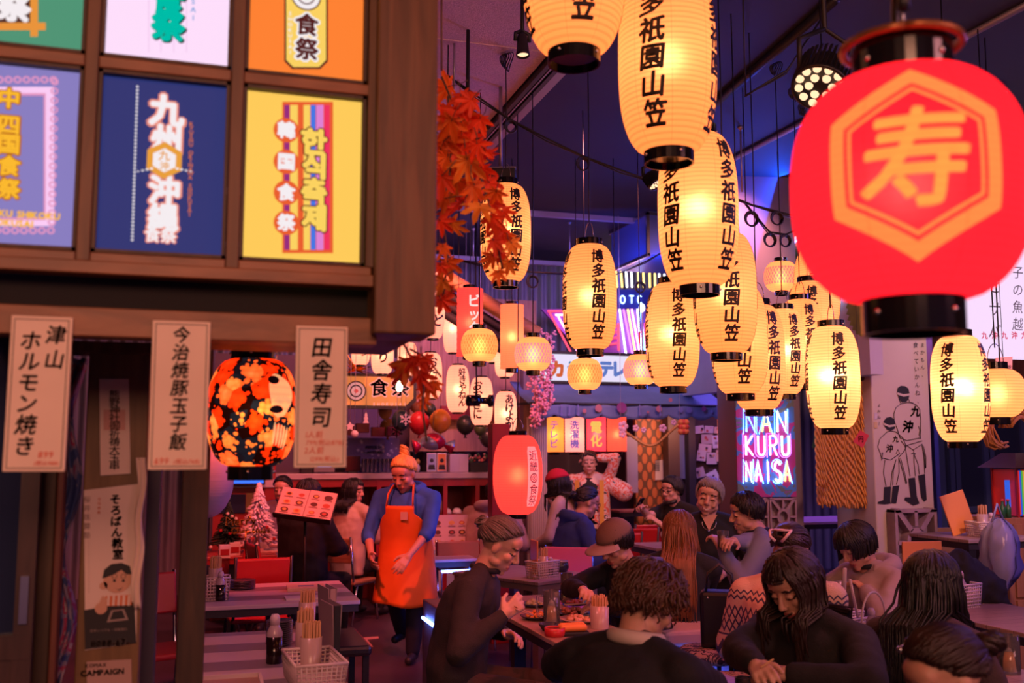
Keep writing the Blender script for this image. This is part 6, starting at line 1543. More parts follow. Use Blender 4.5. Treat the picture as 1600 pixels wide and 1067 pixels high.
MB().box((-.15, -.06, .14), (.03, .02, .26)).build('blue_card', glow('blue lamp card', (.03, .14, .9), .8), lp)
for k_, c_ in enumerate(((.9, .03, .05), (.03, .12, .8), (.1, .5, .08), (.9, .5, .05))): MB().box((-.103 + .016 * k_, -.122, .18), (.012, .006, .32)).build('stripe_panel', glow('lamp stripe %d' % k_, c_, .7), lp)
MB().box((.02, -.123, .18), (.11, .006, .32)).build('lit_panel', glow('crimson lamp face', (1.0, .12, .22), 1.0), lp)
L = MB()
for i, c in enumerate('韓国食祭'): disc(L, (.01, .30 - .075 * i), .034, 1, .128); flat_text(L, c, .06, (.01, .30 - .075 * i), 0, True, .04, None, None, .130)
L.build('lettering', [glow('white lettering', (1, .92, .95), .9), glow('pink lamp print', (1, .2, .5), .9)], lp)
for sx in (-1, 1):
    for sy in (-1, 1): MB().box((sx * .118, sy * .118, .18), (.016, .016, .36)).build('corner_post', RED, lp)
mb = MB(); v = [Vector((sx * .19, sy * .19, .36)) for sx, sy in ((-1, -1), (1, -1), (1, 1), (-1, 1))] + [Vector((sx * .07, sy * .07, .47)) for sx, sy in ((-1, -1), (1, -1), (1, 1), (-1, 1))]
mb.add(v, [(0, 1, 5, 4), (1, 2, 6, 5), (2, 3, 7, 6), (3, 0, 4, 7), (4, 5, 6, 7), (3, 2, 1, 0)], smooth=False); mb.build('roof', mat('dark lamp roof', (.04, .015, .015), .25), lp)
for i, px in enumerate((1572, 1580)):
    q = PY(px + 14, 800, 5.98); o = thing('green_bottle', ['small green bottle with a red cap, left of the two on the cabinet', 'small green bottle with a red cap, right of the two on the cabinet'][i], 'bottle', (x0 + .03 + .05 * i, 5.96, zc_), 0, 'green bottles on the cabinet'); MB().lathe([(.02, 0), (.021, .07), (.009, .10), (.009, .12)], 14).build('bottle', mat('green glass', (.02, .12, .05), .15), o); MB().lathe([(.012, .12), (.012, .135), (.002, .136)], 12).build('cap', mat('red nozzle', (.5, .03, .03), .4), o)
# plastic bag hanging at the cabinet, dark coat on a chair, red crate and cushions
rnd = random.Random(9); p = P(1562, 865, 6.2)
mb = MB(); mb.ball((0, 0, 0), (.11, .09, .22), 20); mb.v = [q + Vector(((.6 + .9 * max(0, .1 - q.z)) * .055 * math.sin(9 * math.atan2(q.y, q.x)) * q.x / .11 + rnd.uniform(-.012, .012), rnd.uniform(-.012, .012), rnd.uniform(-.012, .012))) for q in mb.v]
o = thing('plastic_bag', 'translucent blue-lit plastic bag hanging beside the cabinet', 'bag', p); mb.build('bag', glass('thin plastic film', (.5, .5, .85), .15, tr=.45), o); MB().tube([(-.05, 0, .18), (.0, .0, .30), (.06, .02, .2)], .008, 6).build('handles', glass('thin plastic film', (.5, .5, .85), .15, tr=.45), o)
q = F(1540, 905, .46); tube_chair((q.x + .1, q.y + .3, 0), R(180), 'chair with a dark coat over it near the right table', wood('chair wood', (.3, .15, .08), (.4, .2, .1)), z=.46, frame=LEGM)
c_ = P(1528, 890, 5.95); rnd = random.Random(2); mb = MB()
mb.cap((-.13, 0, .05), (.08, .02, -.12), .07, .10, 20); mb.cap((-.12, 0, .0), (-.04, .05, -.3), .08, .10, 18); mb.cap((.05, .0, -.10), (.19, .0, -.24), .07, .04, 16); mb.cap((-.02, .05, -.25), (.02, .1, -.62), .1, .08, 16)
o = mb.build('dark_coat', mat('black cloth', (.010, .010, .016), .85), None, c_); m_ = o.modifiers.new('r', 'REMESH'); m_.mode = 'VOXEL'; m_.voxel_size = .02; m_.use_smooth_shade = True; tx_ = bpy.data.textures.new('coat_folds', 'CLOUDS'); tx_.noise_scale = .07; d2_ = o.modifiers.new('d', 'DISPLACE'); d2_.texture = tx_; d2_.strength = .06; tag(o, 'black coat heaped over the chair by the right table', 'coat')
q = F(1550, 875, .35); o = MB().box((0, 0, .2), (.34, .25, .4), bev=.01).build('red_crate', RED, None, (q.x - .02, q.y + .15, 0)); tag(o, 'red crate under the table before the blue glass doors', 'crate')
for k in range(2): o = MB().box((0, 0, 0), (.36, .3, .055), bev=.02).build('seat_cushion', mat('tan cushion', (.40, .24, .17), .7), None, (q.x + .05, q.y - .18, .32 + .058 * k)); tag(o, ['lower of two tan cushions beside the plastic bag', 'upper of two tan cushions beside the plastic bag'][k], 'cushion', 'tan cushions')
o = MB().box((0, 0, .147), (.34, .28, .29), bev=.01).build('low_stool', BLACK, None, (q.x + .05, q.y - .18, 0)); tag(o, 'low dark stool under the tan cushions', 'stool')

# signs and fittings at the right
ysg = 6.2
x0, x1, za, zb = span(1528, 1700, 385, 556, ysg)
wb = thing('box_sign', 'big lilac-white lit box sign at the right edge with brushed columns', 'sign', ((x0 + x1) / 2, ysg, za)); w, h = x1 - x0, zb - za
MB().box((0, .08, h / 2), (w, .16, h)).build('lit_box', glow('lilac white face', (.96, .72, 1.0), 1.0), wb)
L = MB(); q = lambda px, py: (PY(px, py, ysg).x - (x0 + x1) / 2, PY(px, py, ysg).z - za); u = abs(q(0, 600)[1] - q(0, 601)[1])
for i, c in enumerate('とサバ'): flat_text(L, c, 34 * u, q(1554, 448 + i * 35), 0, True, -.005, None, None, .003, 1, .15)
for i, c in enumerate('子の魚越'): flat_text(L, c, 30 * u, q(1590, 426 + i * 27), 0, True, -.005, None, None, .003, 1, .15)
for i, c in enumerate('九沖九沖九沖九沖'): flat_text(L, c, 17 * u, q(1538 + i * 15.5, 524), 1, True, .03, None, None, .003)
L.build('lettering', [mat('dark brushed print', (.05, .01, .05), .6), glow('crimson print on sign', (.85, .03, .12), .8)], wb)
MB().box((0, .3, h * .9), (.05, .5, .05)).box((-w * .3, .3, h * .9), (.05, 5.0, .05)).build('bracket', LEGM, wb)
ysl = 5.0
def fsl(L, q, u):
    for i, c in enumerate('熊本県'): flat_text(L, c, 15 * u, q(1576, 575 + i * 17), 0, True, .0, None, None, .003, 1, .15)
    for i, c in enumerate('お陣からし蓮根'): flat_text(L, c, 12 * u, q(1562, 578 + i * 11.5), 0, True, .0, None, None, .003, 1, .15)
    for i, c in enumerate('元祖'): flat_text(L, c, 14 * u, q(1569, 578 + i * 20), 1, True, .0, None, None, .0035, 1, .1)
sheet('menu_slip', [(1556, 559), (1582, 557), (1580, 646), (1553, 647)], ysl, mat('salmon card', (.80, .40, .30), .6), 'salmon paper slip hanging beside the lantern under the scarlet one', 'menu', fsl, [BRUSH, REDINK])
p = PY(1568, 556, ysl); o = MB().tube([(0, 0, 0), (0, 0, CEIL - p.z)], .002, 5).build('hanging_thread', CABLE, None, p + Vector((0, .004, -.01))); tag(o, 'thread holding the salmon paper slip', 'thread')
# straw rope knot
rnd = random.Random(6); p = P(1578, 660, 5.6); STRAW = mat('straw rope', (.42, .20, .06), .8, bump=.4, bscale=60, stretch=(6, 6, 1))
o = thing('straw_ornament', 'looped straw rope ornament at the right edge above the square lamp', 'ornament', p); mb = MB()
for k in range(16):
    a = rnd.uniform(0, 1); r1 = .10 + rnd.uniform(-.02, .02); dx = rnd.uniform(-.03, .03)
    mb.tube([Vector((-.09 + dx + r1 * .6 * math.cos(t), rnd.uniform(-.02, .02), -.03 + r1 * math.sin(t))) for t in [2 * PI * q / 12 for q in range(11)]], .006, 5)
    mb.tube([Vector((.0 + .2 * t, .01 * math.sin(k), .04 * math.sin(PI * t) * 2 - .14 * t * t + dx)) for t in [q / 8 for q in range(9)]], .007, 5)
mb.build('straw_loops', STRAW, o); MB().tube([(-.05, 0, .06), (-.04, 0, 1.6), (-.03, 0, CEIL - p.z)], .004, 5).build('cord', CABLE, o)

# rope curtain
STRAWR = mat('twisted straw rope', (.62, .27, .07), .8, bump=.6, bscale=90, stretch=(1, 1, .25))
rnd = random.Random(14); mb = MB(); pa, pb = P(1274, 684, 8.35), P(1356, 684, 8.1)
zt_ = 2.2; zb_ = P(1310, 790, 8.3).z
n = 21
for k in range(n):
    c = pa + (pb - pa) * ((k + .5) / n); ph = rnd.uniform(0, 6)
    for s_ in (0, PI):
        mb.tube([Vector((c.x + .010 * math.cos(j * .8 + s_ + ph), c.y + .010 * math.sin(j * .8 + s_ + ph), zt_ - (zt_ - zb_ + rnd.uniform(-.02, .02) * (j == 60)) * j / 60)) for j in range(61)], .0085, 5)
o = mb.build('rope_curtain', STRAWR); tag(o, 'curtain of twisted straw ropes hanging between the two pillars', 'curtain', None, 'stuff')
mb = MB(); mb.tube([Vector((pa.x, pa.y, zt_)), Vector((pb.x, pb.y, zt_))], .035, 8); struct('beam_rope', mb, WOODD)
# openwork concrete blocks
def openwork(loc, rz, s_, label, dp=.10):
    o = thing('openwork_block', label, 'block', loc, rz, 'openwork concrete blocks'); mb = MB(); t = s_ * .07
    for c, d in (((0, 0, t / 2), (s_, dp, t)), ((0, 0, s_ * 1.25 - t / 2), (s_, dp, t)), ((-s_ / 2 + t / 2, 0, s_ * .625), (t, dp, s_ * 1.25)), ((s_ / 2 - t / 2, 0, s_ * .625), (t, dp, s_ * 1.25))): mb.box(c, d, bev=.004)
    n = 28; v, f = [], []; cz = s_ * .60
    for r1, y in ((.155, -dp / 2), (.235, -dp / 2), (.235, dp / 2), (.155, dp / 2)):
        for k in range(n): a = 2 * PI * k / n; v.append(Vector((s_ * r1 * math.cos(a), y, cz + s_ * r1 * 1.25 * math.sin(a))))
    for j in range(4):
        for k in range(n): k2 = (k + 1) % n; j2 = (j + 1) % 4; f.append((j * n + k, j * n + k2, j2 * n + k2, j2 * n + k))
    mb.add(v, f, smooth=False)
    for sx in (-1, 1):
        for z0_, z1_ in ((0, .38), (1.25, .82)):
            mb.box((0, 0, 0), (s_ * .10, dp, s_ * .52), M=Matrix.Translation((sx * s_ * .27, 0, s_ * (z0_ + z1_) / 2)) @ Matrix.Rotation(sx * (1 if z0_ == 0 else -1) * R(-38), 4, 'Y'))
        mb.box((sx * s_ * .33, 0, cz), (s_ * .25, dp, s_ * .07))
    mb.box((0, 0, s_ * .16), (s_ * .07, dp, s_ * .3)); mb.box((0, 0, s_ * 1.07), (s_ * .07, dp, s_ * .3))
    mb.build('lattice', CONC, o); MB().box((0, dp * .45, s_ * .625), (s_ * .98, .01, s_ * 1.23)).build('back_face', mat('block back', (.24, .19, .24), .8), o); return o
kk = mpp(8.0); zt2 = P(1419, 795, 8.0).z
for i in range(2):
    openwork((PIL0.x + .29, PIL0.y - .06, zt2 - 1.256 * .40 * (i + 1)), 0, .40, ['openwork concrete block on the pillar, under the drawn pair', 'lower openwork concrete block on the pillar, mostly behind the hooded diner'][i])
for i in range(3):
    q = Mq @ Vector((-.12 + .24 * (i % 2), -.03 , 0)); openwork((q.x, q.y, P(1200, 777, 8.5).z - .3 - .297 * (i // 2)), R(-17.3 + 5), .235, ['openwork block under the neon board, left of the pair', 'openwork block under the neon board, right of the pair', 'lower openwork block under the neon board'][i], .06)
# things on tables at the back
q = T(700, 862); o = thing('menu_board', 'upright two-page menu board on the pale table behind the waiter', 'menu', q + Vector((.0, .12, 0)), 0, rot=(R(-12), 0, R(-6)))
MB().box((0, 0, .16), (.44, .012, .31)).build('board', mat('menu ground', (.62, .46, .46), .4), o); L = MB(); menu_print(L, -.21, -.01, .02, .30, .008, 11); menu_print(L, .01, .21, .02, .30, .008, 12); L.build('print', PRN, o)
for i, (px, py, dx) in enumerate(((684, 905, 0),)):
    q = F(px, py, .40); tube_chair((q.x - .05, q.y - 1.2, 0), R(180 + 10 * i), ['red tube chair tucked under the pale table, nearest the waiter', 'red tube chair tucked under the pale table, beside the bun-haired man'][i], mat('dark red vinyl', (.22, .015, .02), .3), z=.42, group='red tube chairs at the pale table')
q = P(880, 862, 7.66); tube_chair((q.x, q.y, 0), R(150), 'folding chair with a pink back behind the small ash table', mat('pink vinyl', (.55, .09, .18), .45), z=.44)
for i, (px, py) in enumerate(((952, 815), (977, 818), (992, 812))):
    q = P(px, py, 9.3 + .5 * i); tube_chair((q.x, q.y - .1, 0), R(-6 + 6 * i), ['red chair at the back, left of three', 'red chair at the back, middle of three', 'red chair at the back, right of three'][i], REDSEAT, z=.46, group='red chairs at the back', frame=LEGM)
for i, (px, py, rz_) in enumerate(((345, 880, 80), (403, 912, 5), (440, 888, -80))):
    q = F(px, py, .68); tube_chair((q.x, q.y, 0), R(rz_), ['red padded chair left of the red table', 'red padded chair in front of the red table', 'red padded chair right of the red table'][i], REDSEAT, z=.46, group='red padded chairs at the red table', frame=LEGM)
q = T(762, 850); tube_chair((q.x + .1, q.y + .4, 0), R(0), 'orange-backed chair right of the menu board', mat('orange ply', (.5, .2, .1), .5), z=.46)
# trees on the red table
q = T(402, 863); o = thing('christmas_tree', 'white tinsel Christmas tree with baubles on the red table', 'tree', q); o.scale = (1.12, 1.12, 1.2)
rnd = random.Random(31); mb = MB(); Ht = .46
for k in range(520):
    t = rnd.random() ** .8; r = .20 * (1 - t) * (1 - .25 * ((t * 5) % 1)) + .012; a = rnd.uniform(0, 6.3); c = Vector((r * math.cos(a) * .55, r * math.sin(a) * .55, .04 + t * Ht)); e_ = Vector((r * math.cos(a) * 1.0, r * math.sin(a) * 1.0, .04 + t * Ht - .02 + .02 * rnd.random()))
    mb.tube([c, e_], [.012, .003], 4)
mb.build('needles', mat('white tinsel', (.90, .78, .86), .5), o); MB().tube([(0, 0, 0), (0, 0, Ht)], [.02, .006], 8).build('trunk', WPL, o); MB().box((0, 0, .015), (.09, .09, .03)).build('stand', WPL, o)
for k, (a, t) in enumerate(((4.4, .15), (5.2, .3), (4.0, .45), (4.9, .6), (5.5, .12))): r = .19 * (1 - t); MB().ball((r * math.cos(a), r * math.sin(a), .05 + t * Ht), .014, 10).build('bauble', [CHROME, REDSEAT, mat('gold foil', (.9, .45, .06), .22, 1.0)][k % 3], o)
q2 = T(356, 862); o = thing('christmas_tree', 'dark green Christmas tree with red baubles left of the white one', 'tree', q2); mb = MB(); Ht = .38
for k in range(300):
    t = rnd.random() ** .8; r = .17 * (1 - t) + .012; a = rnd.uniform(0, 6.3); c = Vector((0, 0, .05 + t * Ht)); e_ = Vector((r * math.cos(a), r * math.sin(a), .03 + t * Ht)); mb.tube([c, e_], [.010, .004], 4)
mb.build('needles', mat('dark fir', (.02, .045, .03), .7), o); MB().tube([(0, 0, 0), (0, 0, Ht)], [.02, .006], 8).build('trunk', BLACK, o)
for k in range(7): a = 3.6 + .4 * k; t = (k * .37) % .8; r = .165 * (1 - t); MB().ball((r * math.cos(a), r * math.sin(a), .05 + t * Ht), .016, 10).build('bauble', REDSEAT if k % 2 else WPL, o)
o = thing('greeting_sign', 'gold lettered Christmas greeting leaning on the white tree', 'sign', q + Vector((-.11, -.17, .22))); o.scale = (1.35, 1, 1.35); L = MB(); flat_text(L, 'Merry', .07, (-.03, .05), 0, False, .03); flat_text(L, 'Christmas', .055, (.03, -.01), 0, False, .03); L.build('lettering', mat('gold paint', (.95, .60, .12), .35), o); MB().tube([(-.1, .002, -.02), (.12, .002, -.02)], .005, 6).tube([(0, .003, -.02), (0, .02, -.2)], .004, 6).build('wire', mat('gold foil', (.9, .45, .06), .22, 1.0), o)
for i, (px, py) in enumerate(((366, 868), (350, 872))):
    o = thing('gift_bag', ['small white and red gift bag before the dark tree', 'larger white and red gift bag at the corner of the red table'][i], 'bag', T(px, py), R(10), 'gift bags on the red table'); MB().box((0, 0, .055), (.09, .05, .11), bev=.004).build('bag', WPL, o); MB().box((0, -.027, .05), (.07, .003, .05)).build('print', RED, o)
o = MB().box((0, 0, .008), (.3, .2, .016), bev=.003).build('paper_stack', WPL, None, T(415, 862)); tag(o, 'sheets of pale paper lying at the front of the red table', 'paper')
# ------------------------------------------------------------------ people
SKIN_M = mat('skin', (.56, .30, .21), .5, bump=.04, bscale=300); LIPS = mat('lips', (.40, .10, .09), .45); EYED = mat('eye line', (.025, .012, .01), .4); EYEW = mat('eye white', (.6, .52, .5), .35); TEETH = mat('teeth', (.75, .68, .62), .3)
def hairmat(n, c, g=(0, 0, 0)):
    m = mat('hair ' + n, c, .38, bump=.35, bscale=260, stretch=(1, 1, .08), var=.25, vscale=30); return m
HBLACK, HBROWN, HLIGHT, HBLOND, HGREY = hairmat('black', (.006, .0045, .005)), hairmat('dark brown', (.022, .009, .006)), hairmat('chestnut', (.20, .085, .035)), hairmat('blond', (.80, .52, .13)), hairmat('greying', (.11, .08, .06))
def cloth(n, c, **k): return mat('cloth ' + n, c, .85, bump=.3, bscale=220, **k)
def solid(mb, voxel, name, smooth=4, fold=0.0, fscale=.1):
    """one continuous closed surface from the overlapping shapes in mb"""
    me = mb.mesh(name, []); o = bpy.data.objects.new(name, me); COL.objects.link(o)
    r = o.modifiers.new('r', 'REMESH'); r.mode = 'VOXEL'; r.voxel_size = voxel; r.use_smooth_shade = True
    if smooth: s_ = o.modifiers.new('s', 'SMOOTH'); s_.factor = .5; s_.iterations = smooth
    if fold:
        t = bpy.data.textures.get('folds') or bpy.data.textures.new('folds', 'CLOUDS'); t.noise_scale = fscale; t.noise_depth = 2
        d_ = o.modifiers.new('d', 'DISPLACE'); d_.texture = t; d_.strength = fold; d_.mid_level = .5; d_.texture_coords = 'LOCAL'
        s2 = o.modifiers.new('s2', 'SMOOTH'); s2.factor = .5; s2.iterations = 2
    dg = bpy.context.evaluated_depsgraph_get(); dg.update()
    out = bpy.data.meshes.new_from_object(o.evaluated_get(dg)); out.name = name
    bpy.data.objects.remove(o); bpy.data.meshes.remove(me)
    out.polygons.foreach_set('use_smooth', [True] * len(out.polygons)); return out
def loft(mb, rings, n=20):
    """rings: (centre, axis, side vector, rx, ry)"""
    v, f = [], []
    for c, ax, sd, rx, ry in rings:
        ax = ax.normalized(); sd = (sd - ax * sd.dot(ax)).normalized(); fw = ax.cross(sd)
        for k in range(n):
            a = 2 * PI * k / n; v.append(c + sd * rx * math.cos(a) + fw * ry * math.sin(a))
    m = len(rings)
    for j in range(m - 1):
        for k in range(n): k2 = (k + 1) % n; f.append((j * n + k, j * n + k2, (j + 1) * n + k2, (j + 1) * n + k))
    f.append(tuple(range(n - 1, -1, -1))); f.append(tuple((m - 1) * n + k for k in range(n)))
    return mb.add(v, f)
def head_shapes(mb, M, s, fem=False, smile=False, fat=1.0):
    T = lambda p: M @ (Vector(p) * s)
    def E(c, r, rot=None): mb.ball((0, 0, 0), [q * s for q in r], 18, 0, M @ Matrix.Translation(Vector(c) * s))
    E((0, -.012, .032), (.076, .095, .086)); E((0, .014, -.030), (.060 * fat, .070, .085)); E((0, .030, -.062), (.046 * fat, .052, .046)); E((0, .060, -.100), (.020 * fat, .018, .016))
    E((0, .052, .045), (.060, .036, .040))                                               # forehead
    for x in (-1, 1):
        E((x * .036 * fat, .055, -.022), (.024, .022, .024)); E((x * .031, .074, .028), (.022, .012, .007)); E((x * .031, .074, .004), (.0165, .0115, .0115))
        E((x * .074, -.008, -.004), (.010, .019, .031)); E((x * .046 * fat, .015, -.062), (.020, .03, .022)); E((x * .011, .094, -.032), (.0085, .008, .007))
        if smile: E((x * .038 * fat, .066, -.040), (.017, .014, .014))
    mb.cap(T((0, .080, .016)), T((0, .102, -.026)), .0085 * s, .0115 * s, 10)
    mb.cap(T((-.018, .078, -.066 + .006 * smile)), T((.018, .078, -.066 + .006 * smile)), .0075 * s, .0075 * s, 8); mb.cap(T((-.013, .077, -.077)), T((.013, .077, -.077)), .008 * s, .008 * s, 8)
def paint_head(me, M, s, brow, smile=False, closed=True):
    for m in (SKIN_M, LIPS, EYED, brow, TEETH): me.materials.append(m)
    Mi = M.inverted()
    for p in me.polygons:
        q = (Mi @ p.center) / s
        if q.y < .045 or abs(q.x) > .06 or abs(q.z) > .12: continue
        ax = abs(q.x); mi = 0
        if ax < .026 and -.083 < q.z < -.060 and q.y > .062:
            zc = -.070 + (.35 * ax if smile else .1 * ax)
            if abs(q.z - zc) < (.012 if ax < .019 else .005): mi = 1
            if smile and abs(q.z - zc) < .0048 and ax < .020: mi = 4
        elif abs(ax - .032) < .0165 and abs(q.z - (.002 - .25 * abs(ax - .032) if not smile else .0 - .55 * abs(ax - .032))) < (.0034 if closed or smile else .0052): mi = 2
        elif abs(ax - .033) < .0195 and abs(q.z - (.032 - .22 * abs(ax - .030))) < .0042: mi = 3
        p.material_index = mi
LIM = [(0, 48), (35, 53), (58, 66), (80, 86), (110, 108), (180, 124)]
def lim(a, tab=LIM):
    a = abs((a + 180) % 360 - 180)
    for (a0, l0), (a1, l1) in zip(tab, tab[1:]):
        if a <= a1: return l0 + (l1 - l0) * (a - a0) / (a1 - a0)
    return tab[-1][1]
def sph(az, pol, off=0.0):
    a, p = R(az), R(pol); return Vector(((.080 + off) * math.sin(p) * math.sin(a), -.012 + (.099 + off) * math.sin(p) * math.cos(a), .030 + (.094 + off) * math.cos(p)))
def hair(parent, M, s, style, m, seed=1, length=.3, knot=None, part=0, body=None):
    rnd = random.Random(seed); mb = MB(); g = (M.to_3x3().inverted() @ Vector((0, 0, -1))).normalized()
    T = lambda p: M @ (p * s)
    # scalp
    v, f = [], []; na, npz = 40, 9; th = .010 if style in ('bob', 'curly', 'long') else .003
    for i in range(na):
        az = 360 * i / na; L_ = lim(az) * (1.0 if style != 'bob' else 1.08)
        for j in range(npz + 1): v.append(T(sph(az, max(.5, L_ * j / npz), th)))
    for i in range(na):
        for j in range(npz): a, b = i * (npz + 1) + j, ((i + 1) % na) * (npz + 1) + j; f.append((a, b, b + 1, a + 1))
    mb.add(v, f)
    def strand(pts, r0, r1): mb.tube([T(p) for p in pts], [(r0 + (r1 - r0) * k / (len(pts) - 1)) * s for k in range(len(pts))], 5)
    def hangpts(p, d0, L_, n=6, wob=.004, curl=0.0):
        out = []; d = d0.normalized()
        for k in range(1, n + 1):
            d = (d * .45 + g * .55 + Vector((rnd.gauss(0, wob * 8), rnd.gauss(0, wob * 8), 0)) * .15).normalized(); p = p + d * (L_ / n); q = p
            if body:
                W = M @ (p * s); hip, up, Tl, by = body; t = (W.z - hip.z) / (up.z * Tl)
                if -.3 < t < 1.08:
                    c = hip + up * t * Tl; dx, dy = (W.x - c.x) / .25, (W.y - c.y) / by; e_ = math.hypot(dx, dy)
                    if e_ < 1: W.y = c.y + math.copysign(by * math.sqrt(1 - dx * dx), dy); p = (M.inverted() @ W) / s; q = p
            if curl: q = p + Vector((math.sin(k * 1.7 + seed), math.cos(k * 1.9), 0)) * curl
            out.append(q)
        return out
    if style in ('tied', 'topknot'):
        K = Vector(knot); kd = (K - Vector((0, -.012, .03))).normalized()
        for k in range(170):
            az = 360 * k / 170; st = sph(az, lim(az) * rnd.uniform(.86, 1.0), .004); sd = (st - Vector((0, -.012, .03)))
            pts = []
            for j in range(9):
                t = j / 8; dirv = (sd.normalized() * (1 - t) + kd * t).normalized(); e = Vector((dirv.x * .083, dirv.y * .102, dirv.z * .097)) + Vector((0, -.012, .03)); pts.append(e + Vector((rnd.gauss(0, .0012),) * 3) + dirv * .006 * math.sin(PI * t))
            strand(pts, .0065, .006)
        kr = .030 if style == 'tied' else .034
        for k in range(46):
            a = rnd.uniform(0, 6.3); c = K + kd * rnd.uniform(-.005, .03 if style == 'tied' else .055); u = kd.orthogonal().normalized(); w = kd.cross(u); rr = kr * rnd.uniform(.6, 1.0)
            strand([c + (u * math.cos(a + t) + w * math.sin(a + t)) * rr * (.75 + .25 * math.sin(t)) + kd * .012 * math.sin(2 * t + a) for t in [q * .42 for q in range(9)]], .008, .005)
        if length and style == 'tied' and length > .06:
            for k in range(60): strand([K + kd * .02 + Vector((rnd.gauss(0, .012), rnd.gauss(0, .012), rnd.gauss(0, .01)))] + hangpts(K + kd * .04, kd, length * rnd.uniform(.8, 1), 8), .009, .003)
    else:
        N_ = 330 if style in ('long', 'bob') else 300
        for k in range(N_):
            az = (137.5 * k + rnd.uniform(-6, 6)) % 360; aa = abs((az + 180) % 360 - 180); L_ = lim(az); rt = math.sqrt((k + .5) / N_)
            off = {'short': .009, 'bob': .016, 'long': .013, 'curly': .020}[style]
            p0 = L_ * rt * .75
            if style == 'short': p1 = L_ + (8 if aa > 70 else -4) * rnd.uniform(.3, 1); hl = .018 if aa > 45 else .026; sw = 16 * (1 if rnd.random() < .8 else -1)
            elif style == 'curly': p1 = L_ + 6; hl = .035 * rnd.uniform(.5, 1.3); sw = rnd.uniform(-28, 28)
            elif style == 'bob': p1 = 76 if aa < 40 else 96; hl = (.018 if aa < 40 else .050 + .035 * min(1, (aa - 40) / 80)) * rnd.uniform(.9, 1.1); sw = rnd.uniform(-6, 6)
            else:
                p1 = 66 if aa < 28 else 92; hl = (.02 if aa < 28 else length * rnd.uniform(.86, 1.04)) ; sw = (60 - aa) * (1 if ((az + 180) % 360 - 180) >= part else -1) * .55 if 28 <= aa < 60 else rnd.uniform(-5, 5)
                if aa < 28: hl, p1 = .012, 62
            pts = [sph(az + sw * t, p0 + (max(p1, p0 + 6) - p0) * t, off * min(1, .35 + t) + rnd.gauss(0, .0016)) for t in [q / 6 for q in range(7)]]
            if style == 'curly': pts = [p + Vector((rnd.gauss(0, .006), rnd.gauss(0, .006), rnd.gauss(0, .005))) for p in pts]
            dr = (pts[-1] - pts[-2])
            if hl > 0: pts += hangpts(pts[-1], dr, hl, 8 if hl > .12 else 4, .004, .006 if style == 'curly' else (.004 if style == 'long' else 0))
            strand(pts, .0075 if style != 'long' else .008, .0028)
    return mb.build('hair', m, parent)
def hand(mb, wrist, d, palm, side, curl=.5, s=1.0, spread=1.0):
    """palm and five fingers; d along the hand, palm the way the palm faces, side +1 for a right hand"""
    d = d.normalized(); palm = (palm - d * palm.dot(d)).normalized(); lat = d.cross(palm) * side       # towards the thumb
    k = s; c = wrist + d * .045 * k
    mb.cap(wrist - d * .01, wrist + d * .02 * k, .024 * k, .026 * k, 12)
    for o_ in (-.024, -.008, .008, .024): mb.cap(wrist + d * .015 * k + lat * o_ * .6 * k, wrist + d * .085 * k + lat * o_ * k, .015 * k, .0125 * k, 8)
    for i, (o_, L_) in enumerate(((.028, .070), (.0095, .078), (-.0095, .072), (-.027, .056))):
        b = wrist + d * (.088 - .004 * abs(i - 1)) * k + lat * o_ * 1.05 * k; dd = (d + lat * (o_ * 3.0 * spread)).normalized(); ang = curl * (.55 + .12 * i)
        for j, fr_ in enumerate((.45, .32, .23)):
            ca, sa = math.cos(ang), math.sin(ang); dj = (dd * ca + palm * sa).normalized(); e = b + dj * L_ * fr_ * k; r0 = (.0092 - .0008 * j) * k; mb.cap(b, e, r0, r0 * .93, 8); b = e; ang += curl * .85
    b = wrist + d * .022 * k + lat * .026 * k; d1 = (d * .65 + lat * .65 + palm * .35).normalized(); e = b + d1 * .042 * k; mb.cap(b, e, .0135 * k, .011 * k, 8); d2 = (d * .9 + lat * .15 + palm * (.35 + .3 * curl)).normalized(); e2 = e + d2 * .034 * k; mb.cap(e, e2, .0105 * k, .0085 * k, 8)
def ik(a, b, l1, l2, pole):
    v = b - a; L_ = min(v.length, (l1 + l2) * .999); d = v.normalized(); x = (l1 * l1 - l2 * l2 + L_ * L_) / (2 * L_); h = math.sqrt(max(0, l1 * l1 - x * x)); p = (pole - d * pole.dot(d)).normalized(); return a + d * x + p * h, a + d * L_
PEOPLE_I = [0]
